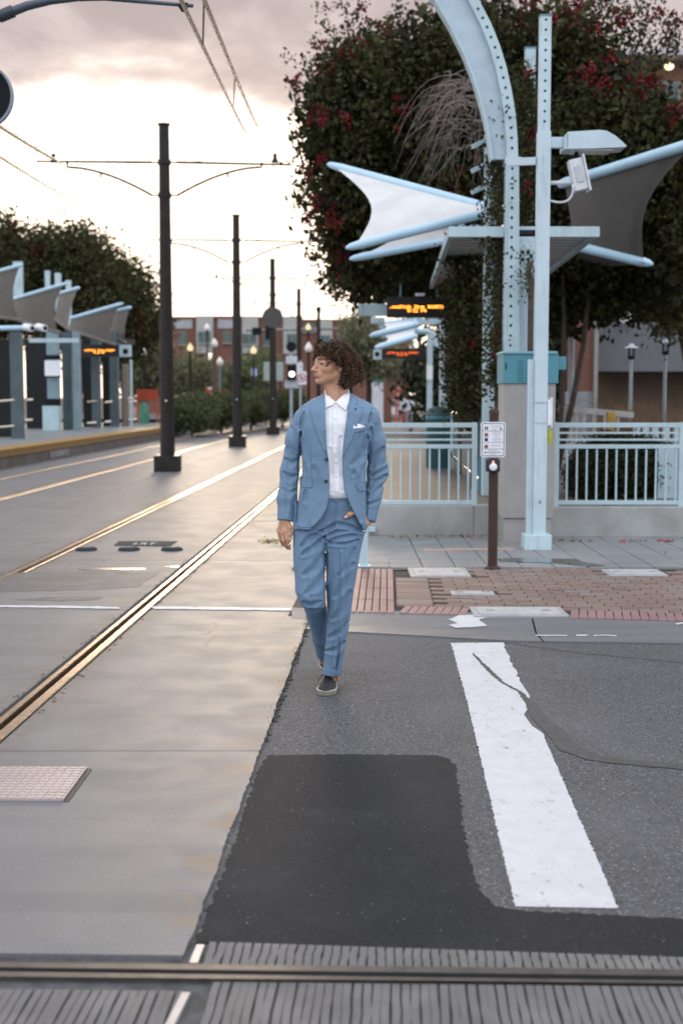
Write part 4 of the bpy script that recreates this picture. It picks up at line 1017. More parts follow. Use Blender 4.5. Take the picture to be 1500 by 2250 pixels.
def display(label, x0, x1, y0, y1, Y, tx0, tx1, l1, l2, led, face=(-1,)):
    A, B = P(x0, y0, Y), P(x1, y1, Y); cx, cz = (A.x + B.x) / 2, (A.z + B.z) / 2
    rt = root('passenger_display', (cx, Y, B.z), label, 'display', 'amber passenger displays')
    q = MB(); q.box((cx, Y + .1, cz), (B.x - A.x, .2, A.z - B.z), bev=.006); cs = mk('case', q, SIGNBOX, rt)
    t0, t1 = P(tx0, l1, Y), P(tx1, l1, Y); s1 = '.entRide Stop #10021'; pitch = (t1.x - t0.x) / (len(s1) * 6)
    q = MB(); led_text(q, s1, (t0.x + t1.x) / 2, t0.z, Y - .004, pitch); z2 = t0.z - pitch * 8.6
    led_text(q, '5:32 PM', (t0.x + t1.x) / 2 + .0, z2, Y - .004, pitch); mk('lettering', q, led, cs, fix=False, kind='stuff')
    return rt, A, B
LED1 = M_emit('amber_led_bright', (1.0, .33, .03), 14.0); LED2 = M_emit('amber_led_far', (1.0, .16, .015), 6.0)
d1, A, B = display('amber dot matrix display closest to the arch, hanging under the canopy end', 850, 986, 652, 697, 22.0, 856, 976, 674, 686, LED1)
for px in (880, 960):
    q = MB(); p = P(px, 652, 22.05); q.cyl((p.x, 22.1, p.z), .02, zc - p.z + .05, 8); mk('hanger', q, STEEL_D, d1)
q = MB(); p = P(922, 650, 21.9); q.box((p.x, 21.9, p.z + .02), (.16, .05, .05), bev=.01); mk('camera', q, WHITE, d1)
q = MB(); p = P(800, 680, 22.2); A, B = P(787, 668, 22.2), P(850, 694, 22.2); q.box(((A.x + B.x) / 2 , 22.25, (A.z + B.z) / 2), (B.x - A.x, .1, A.z - B.z), bev=.004); mk('end_panel', q, STEEL, d1)
d2, A, B = display('small orange display further back under the far sails', 838, 935, 766, 788, 38.0, 848, 920, 775, 783, LED2)
q = MB(); A, B = P(820, 768, 38), P(838, 790, 38); q.box(((A.x + B.x) / 2, 38.1, (A.z + B.z) / 2), (B.x - A.x, .2, A.z - B.z), bev=.01); mk('speaker_end', q, STEEL, d2)
q = MB(); c = P(828, 778, 37.98); q.cyl((c.x, 37.98, c.z), .07, .02, 14, axis='Y'); mk('speaker', q, BLACK, d2)
q = MB(); p = P(905, 766, 38); q.cyl((p.x, 38.1, p.z), .03, .9, 8); mk('hanger', q, STEEL_D, d2)
# far bay of the right platform: gantry frame, two sails, column
g3 = root('platform_gantry', P(980, 915, 30), 'pale blue gantry with white timetable plates beside the far display', 'gantry')
Y3 = 30.0
A = P(980, 700, Y3); q = MB(); q.box((A.x, Y3, (A.z + .33) / 2), (W(28, Y3), .25, A.z - .33), bev=.006); mk('column', q, STEEL, g3)
q = MB(); A1, B1 = P(916, 707, Y3), P(985, 707, Y3); q.box(((A1.x + B1.x) / 2, Y3, A1.z), (B1.x - A1.x, .12, W(13, Y3)), bev=.005); mk('beam', q, STEEL, g3)
for a, b in ((762, 783), (789, 804)):
    q = MB(); A1, B1 = P(967, a, Y3 - .14), P(994, b, Y3 - .14); q.box(((A1.x + B1.x) / 2, Y3 - .14, (A1.z + B1.z) / 2), (B1.x - A1.x, .02, A1.z - B1.z)); mk('timetable_plate', q, WHITE, g3)
g4 = root('platform_gantry', P(942, 905, 37), 'slim far gantry column with a tall white plate, left of the bin', 'gantry')
A = P(944, 735, 37); q = MB(); q.box((A.x, 37, (A.z + .33) / 2), (W(12, 37), .15, A.z - .33), bev=.006); mk('column', q, STEEL, g4)
q = MB(); A1, B1 = P(905, 728, 37), P(952, 728, 37); q.tube([A1, A1.lerp(B1, .7), B1 + Vector((0, 0, -.1)), B1 + Vector((.08, 0, -.5))], .09, 8); mk('beam', q, STEEL, g4, smooth=40)
q = MB(); A1, B1 = P(937, 803, 36.8), P(950, 834, 36.8); q.box(((A1.x + B1.x) / 2, 36.8, (A1.z + B1.z) / 2), (B1.x - A1.x, .03, A1.z - B1.z)); mk('timetable_plate', q, WHITE, g4)
sail('canopy_sail', 'upper of the two small distant white sails under the near display', P(920, 702, 30.5), P(838, 712, 32), P(918, 712, 30), P(822, 736, 29.6), SAILW, .2, .07)
sail('canopy_sail', 'lower of the two small distant white sails under the near display', P(912, 722, 36.5), P(842, 738, 38), P(908, 740, 36), P(832, 762, 35.6), SAILW, .2, .08)
q = MB(); A1, B1 = P(815, 698, 29), P(845, 712, 29); q.box(((A1.x + B1.x) / 2, 29, (A1.z + B1.z) / 2), (B1.x - A1.x, .3, A1.z - B1.z), bev=.02); mk('speaker_box', q, STEEL, label='small pale box left of the distant white sails', cat='box')
# bin on the platform
c = P(962, 985, 23.0); rt = root('litter_bin', (c.x, 23.0, .33), 'dark teal round litter bin on the platform behind the fence', 'bin')
BINM = M('dark_teal_bin', (.018, .075, .075), .5, 0, .12, 5)
q = MB(); hh = P(962, 893, 23).z - .33; q.lathe((c.x, 23, .33), [(.20, 0), (.21, .03), (.215, hh * .82), (.22, hh * .84), (.22, hh * .88), (.17, hh * .97), (.08, hh)], 24); mk('body', q, BINM, rt, smooth=40)
q = MB(); q.lathe((c.x, 23, .33), [(.223, hh * .80), (.228, hh * .82), (.223, hh * .84)], 24); mk('rim', q, TEAL, rt, smooth=40)
# ramp railings catching the low light
RAILW = M('bright_rail', (.62, .58, .52), .18, .9, .1, 20)
for i, (zh, lab, off) in enumerate(((0, 'upper polished handrail climbing the platform ramp behind the fence', 0), (1, 'lower polished handrail along the platform ramp, nearest the button pole', 1))):
    a, b = (P(985, 905, 24.0), P(1120, 935, 16.4)) if zh == 0 else (P(975, 985, 24), P(1112, 1105, 15.6))
    rt = root('handrail', b, lab, 'handrail', 'polished ramp handrails')
    q = MB(); q.tube([a, b], .021, 10); mk('rail', q, RAILW, rt, smooth=40)
    for t_ in (.15, .5, .85):
        p = a.lerp(b, t_); q = MB(); q.cyl((p.x, p.y, .33), .02, p.z - .33, 8); mk('baluster', q, STEEL_D, rt, smooth=40)
# teal windscreen panels beside the ramp
rt = root('wind_screen', P(1110, 1060, 17.5), 'teal windscreen frame between fence and grey cabinet', 'screen')
for (a, b, y_) in (((1052, 925), (1120, 965), 17.5), ((1050, 1010), (1120, 1085), 17.3)):
    A1, B1 = P(*a, y_), P(*b, y_); q = MB(); q.box(((A1.x + B1.x) / 2, y_, (A1.z + B1.z) / 2), (B1.x - A1.x, .04, A1.z - B1.z), bev=.004); mk('panel', q, TEAL, rt)
for px in (1058, 1098):
    A1 = P(px, 800, 17.6); q = MB(); q.box((A1.x, 17.6, (A1.z + .33) / 2), (.05, .05, A1.z - .33)); mk('upright', q, STEEL_D, rt)
# ================================================================== FOLIAGE
def leafmat(name, col, var=.45, trans=.25):
    return M(name, col, .6, 0, .2, 2.0, spec=.16, island=var, trans=trans)
LEAF = leafmat('bougainvillea_leaf', (.050, .050, .018), .6, .30); LEAF_B = leafmat('shaded_leaf', (.022, .026, .011), .4, .08); BLOOM = leafmat('bougainvillea_bloom', (.12, .007, .013), .45, .15)  # outer leaf warmed for backlight, inner leaf darkened for shade, both in colour
LEAF_G = leafmat('hedge_leaf', (.085, .10, .045), .4, .3); LEAF_S = leafmat('olive_leaf', (.17, .17, .10), .35, .35); BARK = M('bark', (.07, .05, .038), .8, 0, .25, 8, .4, 30); TWIG = M('dead_twig', (.15, .12, .105), .8, 0, .2, 8)
def leaf_cloud(centers, sig, n_each, size, rng, flat=.0, aspect=.55):
    # rhombic leaves with a fold, gaussian clumps round the given centres
    C = np.repeat(centers, n_each, axis=0); n = len(C)
    Pn = C + rng.normal(0, 1, (n, 3)) * sig
    d = rng.normal(0, 1, (n, 3)); d[:, 2] -= .35; d /= np.linalg.norm(d, axis=1, keepdims=True)
    r = rng.normal(0, 1, (n, 3)); s_ = np.cross(d, r); s_ /= np.linalg.norm(s_, axis=1, keepdims=True); nn = np.cross(d, s_)
    L = (size * rng.uniform(.6, 1.3, n))[:, None]
    v0 = Pn - d * L * .5; v2 = Pn + d * L * .5; v1 = Pn - s_ * L * aspect * .5 + nn * L * .12; v3 = Pn + s_ * L * aspect * .5 + nn * L * .12
    V = np.stack([v0, v1, v2, v3], 1).reshape(-1, 3); Fq = np.arange(4 * n).reshape(-1, 4); return V, Fq
def ell_shell(ells, n, rng, inner=.55, bias=2.2):
    # points biased to the shell of a union of ellipsoids; ells: (cx,cy,cz,rx,ry,rz)
    E = np.array(ells); vol = (E[:, 3] * E[:, 4] * E[:, 5]) ** .67; k = rng.choice(len(E), n, p=vol / vol.sum())
    u = rng.normal(0, 1, (n, 3)); u /= np.linalg.norm(u, axis=1, keepdims=True)
    rr = inner + (1.02 - inner) * rng.random(n) ** (1 / bias)
    return E[k, :3] + u * E[k, 3:] * rr[:, None]
def foliage(name, V, Fq, mat, parent, kind=None):
    off = np.array(wloc(parent)) if parent is not None else np.zeros(3)
    me = fastmesh(name, V - off, Fq); me.materials.append(mat); o = bpy.data.objects.new(name, me); COL.objects.link(o); o.parent = parent
    if kind: o['kind'] = kind
    return o
def px_ells(lst):
    out = []
    for (px, py, rx, ry, Y, rY) in lst:
        c = P(px, py, Y); out.append((c.x, Y, c.z, W(rx, Y), rY, W(ry, Y)))
    return out
def branches(rt, base, tips, r0, mat=BARK, name='branch', sag=0):
    for tp in tips:
        q = MB(); a = Vector(base); b = Vector(tp); n = 6; pts = []
        side = Vector((random.gauss(0, .1), random.gauss(0, .1), random.gauss(0, .05))) * (b - a).length
        for i in range(n + 1):
            u = i / n; p = a.lerp(b, u) + side * math.sin(u * math.pi) * .6; pts.append(p)
        q.tube(pts, [r0 * (1 - .8 * i / n) for i in range(n + 1)], 7); mk(name, q, mat, rt, smooth=True)

# ---- huge bougainvillea over the right platform, left of the lamp post
rng = np.random.default_rng(11)
base = P(1050, 900, 21.5); base.z = .33
bv = root('bougainvillea_tree', base, 'huge red-flowering bougainvillea overhanging the tracks left of the arch', 'tree')
ELL = px_ells([(790, 330, 112, 180, 22.2, 1.5), (890, 240, 185, 160, 22, 1.7), (860, 470, 160, 150, 22.6, 1.6), (825, 570, 100, 85, 24.8, 1.5), (960, 570, 115, 85, 25, 1.5), (1000, 330, 120, 200, 21.5, 1.4), (1040, 130, 120, 110, 21, 1.4), (890, 610, 80, 50, 26.5, 1.2), (760, 230, 80, 90, 22, 1.2)])
cen = ell_shell(ELL, 1500, rng, .62)
V1, F1 = leaf_cloud(cen, .16, 40, .108, rng, aspect=.66); foliage('crown', V1, F1, LEAF, bv, None)
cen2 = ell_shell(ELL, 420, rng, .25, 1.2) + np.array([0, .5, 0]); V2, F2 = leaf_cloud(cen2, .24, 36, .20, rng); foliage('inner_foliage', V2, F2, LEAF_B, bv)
# shoots that stick out of the outline
sh = []; 
for (a, b) in (((720, 130), (632, 122)), ((715, 190), (636, 184)), ((740, 90), (700, 8)), ((770, 70), (745, -10)), ((830, 90), (790, 5)), ((680, 330), (655, 300)), ((670, 420), (652, 432)), ((700, 560), (675, 545)), ((900, 60), (860, -20)), ((960, 60), (930, 0)), ((735, 640), (705, 615)), ((760, 150), (690, 75))):
    A, B = P(a[0], a[1], 21.5), P(b[0], b[1], 21.2 + random.random())
    for i in range(12): sh.append(A.lerp(B, i / 11) + Vector((random.gauss(0, .05), random.gauss(0, .08), random.gauss(0, .05) - .1 * math.sin(i / 11 * 3.1))))
V3, F3 = leaf_cloud(np.array([tuple(p) for p in sh]), .055, 9, .075, rng); foliage('shoots', V3, F3, LEAF, bv)
bl = []
for (px, py, r, Y) in ((884, 250, 26, 18.3), (975, 205, 20, 18.4), (930, 230, 16, 18.5), (985, 390, 26, 18.4), (705, 260, 20, 18.6), (690, 350, 18, 18.5), (668, 370, 16, 18.6), (720, 470, 22, 19), (690, 440, 16, 18.8), (740, 560, 20, 20), (765, 120, 18, 19), (850, 75, 22, 19), (800, 100, 24, 19), (715, 150, 20, 19), (650, 185, 14, 18.8), (1010, 120, 18, 18.6), (710, 275, 14, 18.4), (790, 20, 16, 19), (735, 500, 14, 19), (1050, 320, 18, 18.6), (760, 600, 14, 21), (680, 480, 16, 19), (1035, 560, 10, 17.5), (760, 260, 14, 18.3), (700, 100, 16, 19)):
    Y = Y + 2.0; c = P(px, py, Y); s = W(r, Y)
    for i in range(int(r * .40)): bl.append((c.x + random.gauss(0, s * .6), Y + random.gauss(0, .1), c.z + random.gauss(0, s * .6)))
V4, F4 = leaf_cloud(np.array(bl), .035, 7, .065, rng, aspect=.8); foliage('blossom', V4, F4, BLOOM, bv)
branches(bv, base, [P(1045, 420, 22), P(1060, 300, 21.5)], .07, name='trunk_stem')
# dead grey twigs hanging by the arch
q = MB()
for i in range(120):
    a = P(random.uniform(985, 1085), random.uniform(160, 330), 18.9 + random.gauss(0, .25)); ln = random.uniform(.4, 1.35); dx = random.uniform(-.9, .1); pts = []
    for k in range(9):
        u = k / 8; pts.append(a + Vector((dx * ln * u, random.gauss(0, .015), ln * (.18 * math.sin(u * 2) - .75 * u * u)) ) + Vector((random.gauss(0, .018), 0, random.gauss(0, .014))))
    q.tube(pts, [.0075 * (1 - .75 * k / 8) for k in range(9)], 3, cap=False)
mk('dead_twigs', q, TWIG, bv, kind='stuff', fix=False)
# ---- the mass right of the lamp post
rng = np.random.default_rng(12); base = P(1222, 1010, 22.5); base.z = .33
bw = root('bougainvillea_tree', base, 'dark shaded bougainvillea mass right of the lamp post, behind the brown sail', 'tree')
ELL = px_ells([(1290, 295, 120, 140, 20.5, 1.5), (1400, 355, 120, 125, 21, 1.5), (1290, 470, 120, 130, 21.5, 1.6), (1420, 520, 120, 110, 22, 1.6), (1330, 610, 130, 75, 23, 1.6), (1480, 480, 85, 135, 21, 1.5), (1238, 130, 80, 80, 20.5, 1.2), (1240, 620, 60, 90, 23, 1.2)])
cen = ell_shell(ELL, 1150, rng, .6); V1, F1 = leaf_cloud(cen, .17, 40, .112, rng, aspect=.66); foliage('crown', V1, F1, LEAF, bw)
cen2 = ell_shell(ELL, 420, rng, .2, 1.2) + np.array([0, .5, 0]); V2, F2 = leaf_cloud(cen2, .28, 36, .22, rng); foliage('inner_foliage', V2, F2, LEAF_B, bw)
sh = []
for (a, b) in (((1290, 80), (1330, -20)), ((1330, 100), (1440, 20)), ((1360, 130), (1490, 60)), ((1380, 150), (1500, 100)), ((1250, 60), (1230, -20)), ((1200, 90), (1180, -10)), ((1320, 60), (1420, -10)), ((1340, 40), (1380, 95)), ((1420, 60), (1400, 100)), ((1460, 50), (1475, 90)), ((1290, 20), (1350, 0)), ((1400, 180), (1470, 190))):
    A, B = P(a[0], a[1], 20.2), P(b[0], b[1], 19.8 + random.random())
    for i in range(13): sh.append(A.lerp(B, i / 12) + Vector((random.gauss(0, .09), random.gauss(0, .12), random.gauss(0, .09))))
V3, F3 = leaf_cloud(np.array([tuple(p) for p in sh]), .075, 12, .08, rng); foliage('shoots', V3, F3, LEAF, bw)
bl = []
for (px, py, r, Y) in ((1300, 178, 30, 19), (1380, 180, 32, 19.3), (1420, 185, 22, 19.3), (1330, 190, 20, 19), (1490, 255, 24, 19.5), (1260, 10, 30, 19.5), (1240, 60, 20, 19.5), (1310, 70, 26, 19.5), (1150, 10, 22, 19.6), (1370, 30, 18, 19.5), (1450, 30, 16, 19.5), (1200, 40, 20, 19.5), (1340, 130, 20, 19.3), (1475, 60, 14, 19.6)):
    c = P(px, py, Y); s = W(r, Y)
    for i in range(int(r * .40)): bl.append((c.x + random.gauss(0, s * .6), Y + random.gauss(0, .12), c.z + random.gauss(0, s * .5)))
V4, F4 = leaf_cloud(np.array(bl), .04, 7, .07, rng, aspect=.8); foliage('blossom', V4, F4, BLOOM, bw)
branches(bw, base, [P(1226, 420, 22), P(1250, 300, 22)], .06, name='trunk_stem')
# ---- climbing vines on the columns below the canopy
def vine(label, px_pts, wpx, Y, n, seed, mat=LEAF, bloom=6, size=.075):
    rng = np.random.default_rng(seed); b = P(*px_pts[-1], Y); b.z = .33; rt = root('climbing_vine', b, label, 'vine')
    pts = [P(px, py, Y) for px, py in px_pts]; cen = []
    for i in range(n):
        u = rng.random() * (len(pts) - 1); k = int(u); p = pts[k].lerp(pts[min(k + 1, len(pts) - 1)], u - k)
        cen.append((p.x + rng.normal(0, W(wpx, Y) * .42), Y + rng.normal(0, .15), p.z + rng.normal(0, .08)))
    V, Fq = leaf_cloud(np.array(cen), .09, 14, size, rng); foliage('foliage', V, Fq, mat, rt)
    q = MB(); q.tube(pts + [b], .035, 7); mk('stem', q, BARK, rt, smooth=True)
    if bloom:
        c = np.array([cen[i] for i in rng.choice(len(cen), bloom)]) - np.array([0, .2, 0]); V, Fq = leaf_cloud(c, .05, 16, .06, rng, aspect=.8); foliage('blossom', V, Fq, BLOOM, rt)
    return rt
vine('dense climbing vine column under the canopy, left of the arch leg', [(1040, 520), (1035, 640), (1030, 760), (1040, 910)], 52, 17.6, 620, 3)
vine('vine clinging to the left flank of the arch leg', [(1098, 270), (1097, 400), (1094, 560), (1094, 700), (1092, 860)], 13, 15.3, 420, 4, bloom=3, size=.055)
vine('vine tangle between arch and lamp post above the beam', [(1150, 170), (1155, 280), (1152, 400), (1155, 495)], 16, 15.9, 330, 5, bloom=4, size=.06)
vine('small vine tendril hanging over the plate with round holes', [(1165, 575), (1160, 600), (1166, 625), (1166, 640)], 4, 14.75, 34, 6, bloom=0, size=.035)
vine('dark vine behind the far gantry column, right of the bin', [(1010, 640), (1008, 760), (1010, 900)], 30, 21.0, 420, 8, LEAF_B)

# ================================================================== LEFT STATION
q = MB(); pe = [T(-8.42, 8), T(-8.42, 60), T(-24, 60), T(-24, 8)]
q.prism([(p.x, p.y) for p in pe], -.2, .385); plat_l = mk('far_platform', q, M('platform_face', (.11, .095, .085), .7, 0, .2, 2, .2, 20, world=True), kind='structure')
q = MB(); q.prism([(p.x, p.y) for p in (T(-8.44, 8.02), T(-8.44, 59.9), T(-15, 59.9), T(-15, 8.02))], .386, .392); mk('paving', q, M('platform_paving', (.17, .185, .195), .5, 0, .1, 3, world=True), plat_l)
q = MB(); q.prism([(p.x, p.y) for p in (T(-8.38, 8), T(-8.38, 60), T(-8.95, 60), T(-8.95, 8))], .393, .42); mk('yellow_edge', q, M('yellow_nosing', (.27, .155, .035), .55, 0, .15, 6, world=True), plat_l)
q = MB(); q.prism([(p.x, p.y) for p in (T(-8.39, 8.01), T(-8.39, 59.99), T(-8.52, 59.99), T(-8.52, 8.01))], .25, .389); mk('nosing_face', q, M('nosing_brown', (.20, .11, .03), .6), plat_l)
c = P(155, 1000, 34.0); q = MB()
for k, s in enumerate('EGR'): pass
cY = 33.5; fx = T(-8.40, cY).x
q = MB(); q.add([(T(-8.405, y).x, y, z) for y, z in ((32.6, .04), (34.6, .04), (34.6, .22), (32.6, .22))], [(0, 1, 2, 3)]); mk('number_plate', q, M('number_plate_grey', (.16, .16, .165), .5), plat_l)
q = MB(); text_into(q, '101', .17, (T(-8.40, 33.6).x, 33.6, .13), (TR, 1, 0), (0, 0, 1), sx=3.2); mk('numerals', q, M('numeral_white', (.45, .45, .46), .5), plat_l)
GLASSL = M('shade_dark_panel', (.012, .014, .014), .35, 0, .15, 2, spec=.2)  # glass bays coloured near black to hold the shadow inside the shelter
def lshelter():
    rt = root('tram_shelter', P(120, 945, 46), 'left platform shelter of pale steel columns and dark glass bays', 'shelter')
    def col(px0, px1, py_top, Y, mat=STEEL, nm='column', base=.39):
        A = P((px0 + px1) / 2, py_top, Y); q = MB(); q.box((A.x, Y, (A.z + base) / 2), (W((px1 - px0) * .76, Y), .3, A.z - base), bev=.01); return mk(nm, q, mat, rt)
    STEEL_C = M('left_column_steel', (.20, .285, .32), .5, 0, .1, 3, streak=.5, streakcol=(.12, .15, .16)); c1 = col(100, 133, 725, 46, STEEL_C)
    for a, b, m_ in ((792, 826, WHITE), (826, 830, BLACK), (780, 790, BLACK), (876, 892, BLACK)):
        A, B = P(99, a, 45.6), P(134, b, 45.6); q = MB(); q.box(((A.x + B.x) / 2, 45.6, (A.z + B.z) / 2), (B.x - A.x, .06, A.z - B.z)); mk('route_plate' if m_ is WHITE else 'band', q, m_, c1)
    A, B = P(97, 892, 45.7), P(133, 945, 45.7); q = MB(); q.box(((A.x + B.x) / 2, 45.7, (A.z + .39) / 2), (B.x - A.x, .5, A.z - .39), bev=.02); mk('pedestal', q, STEEL, c1)
    STEEL_M = M('shaded_blue_steel', (.062, .09, .097), .5, 0, .15, 2)  # column steels darkened to carry the shelter's shade in their colour
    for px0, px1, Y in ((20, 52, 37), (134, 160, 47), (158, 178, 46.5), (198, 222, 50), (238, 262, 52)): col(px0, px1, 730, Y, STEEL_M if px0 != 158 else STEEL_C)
    col(268, 283, 800, 53, M('beige_pier', (.22, .19, .16), .6), 'pier')
    col(286, 290, 790, 50, STEEL, 'downpipe')
    for px0, px1, Y in ((-40, 22, 38), (50, 100, 48), (176, 200, 51), (220, 240, 52), (262, 270, 53)):
        A = P(px0, 745, Y); B = P(px1, 745, Y); q = MB(); q.box(((A.x + B.x) / 2, Y + .4, (A.z + .39) / 2), (B.x - A.x, .04, A.z - .39)); mk('glass_panel', q, GLASSL, rt)
    A, B = P(-60, 752, 47), P(290, 752, 54); q = MB(); q.beam(A, B, .35, .25); mk('roof_edge', q, M('dark_fascia', (.05, .045, .04), .6), rt)
    q = MB(); A, B = P(65, 748, 44), P(173, 748, 44); q.beam(A, B, .12, W(9, 44)); mk('cross_arm', q, STEEL, rt)
    q = MB(); A, B = P(-60, 722, 38), P(85, 720, 38); q.tube([A, B], W(5.5, 38), 10); mk('service_tube', q, TUBEM, rt, smooth=40)
    for px in (70, 98):
        c = P(px, 721, 37.6); q = MB(); q.tube([c + Vector((-.25, .3, .05)), c], W(8, 37.6), 12); o = mk('floodlight', q, WHITE, rt, smooth=40)
        q = MB(); q.cyl((c.x + .02, c.y - .02, c.z), W(5, 37.6), .02, 12, axis='Y'); mk('lens', q, BLACK, o)
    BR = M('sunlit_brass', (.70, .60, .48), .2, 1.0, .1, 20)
    for a, b, py, Y in ((-30, 40, 884, 37), (58, 72, 879, 44), (192, 215, 883, 50), (231, 246, 884, 51), (282, 300, 883, 52), (-30, 40, 941, 37), (192, 214, 930, 50), (231, 243, 927, 51), (282, 300, 923, 52), (40, 72, 925, 44)):
        A, B = P(a, py, Y - .3), P(b, py - (b - a) * .08, Y - .1); q = MB(); q.tube([A, B], W(2.6, Y), 8); mk('guard_rail', q, BR, rt, smooth=40)
    for px0, px1, py in ((100, 110, 595), (122, 134, 600), (146, 156, 616), (30, 50, 575)):
        A = P((px0 + px1) / 2, py, 50); q = MB(); q.box((A.x, 50, A.z - .9), (W(px1 - px0, 50), .2, 1.8)); mk('mast_head', q, STEEL, rt)
    q = MB(); A, B = P(200, 757, 52), P(290, 782, 52)
    return rt
lshelter()
SB = M('left_sail_fabric', (.15, .135, .12), .8, 0, .1, 1.2, .1, 40, trans=.06); SBB = M('left_sail_band', (.15, .135, .12), .8, 0, .1)  # shade under the left sails is put into these fabric colours
for i, (lab, r0, t0, r1, t1, Y) in enumerate((
    ('leftmost brown canopy sail, cut by the left border', (-60, 612), (45, 583), (-60, 690), (42, 702), 34),
    ('widest brown sail of the left shelter, second from the left', (30, 657), (142, 624), (22, 698), (128, 730), 40),
    ('narrow curved sail right behind the widest brown one', (130, 645), (172, 633), (120, 700), (150, 722), 44),
    ('fourth brown sail of the left shelter, right of the narrow one', (158, 699), (266, 668), (150, 724), (250, 756), 48),
    ('rightmost short brown sail of the left shelter', (252, 684), (286, 676), (240, 735), (275, 752), 52))):
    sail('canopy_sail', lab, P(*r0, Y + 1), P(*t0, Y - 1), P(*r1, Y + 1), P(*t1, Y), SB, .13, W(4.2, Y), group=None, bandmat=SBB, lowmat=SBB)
d3, A, B = display('bright amber display under the left shelter roof', 176, 262, 757, 784, 49.0, 184, 254, 769.5, 776, LED1)
q = MB(); A, B = P(262, 758, 49), P(288, 784, 49); q.box(((A.x + B.x) / 2, 49.1, (A.z + B.z) / 2), (B.x - A.x, .2, A.z - B.z), bev=.02); sp = mk('speaker_end', q, STEEL, d3)
q = MB(); c = P(276, 772, 48.97); q.cyl((c.x, 48.96, c.z), .1, .03, 14, axis='Y'); mk('speaker', q, BLACK, sp)
q = MB(); p = P(220, 757, 49); q.cyl((p.x, 49.1, p.z), .04, .5, 8); mk('hanger', q, STEEL_D, d3)
# waiting person in dark clothes by the left shelter is too dark to tell; the trees behind
def tree(name, label, ells, Y0, mat, ncl, nl, size, sig, seed, inner=True, bloom=None, base_px=None, cat='tree', group=None, trunk_r=.18, inmat=None):
    rng = np.random.default_rng(seed); E = px_ells(ells)
    bx = base_px if base_px is not None else ells[0][0]
    b = P(bx, 900, Y0); b.z = -.05
    rt = root(name, b, label, cat, group); cen = ell_shell(E, ncl, rng, .55); V, Fq = leaf_cloud(cen, sig, nl, size, rng); foliage('crown', V, Fq, mat, rt)
    if inner:
        c2 = ell_shell(E, max(60, ncl // 4), rng, .1, 1.0) * 1.0; V, Fq = leaf_cloud(c2, sig * .8, 30, size * 1.6, rng); foliage('inner_foliage', V, Fq, inmat or mat, rt)
    if bloom:
        c3 = ell_shell(E, bloom, rng, .92); c3[:, 1] -= .3; V, Fq = leaf_cloud(c3, .25, 22, size * .8, rng, aspect=.8); foliage('blossom', V, Fq, BLOOM, rt)
    q = MB(); top = Vector(E[0][:3]); q.tube([b, b.lerp(top, .5) + Vector((.1, .1, 0)), top], [trunk_r, trunk_r * .8, trunk_r * .4], 8); mk('trunk', q, BARK, rt, smooth=True)
    return rt
tree('bougainvillea_tree', 'wide bougainvillea behind the left shelter with sunlit ragged top', [(170, 640, 120, 95, 58, 3), (60, 610, 110, 80, 58, 3), (270, 680, 78, 100, 57, 3), (0, 640, 110, 110, 58, 3), (200, 720, 130, 70, 57, 3), (150, 560, 100, 45, 58, 2.2), (20, 530, 40, 40, 58, 1.5)], 58, LEAF, 1300, 32, .21, .40, 21, bloom=14)
sh = []
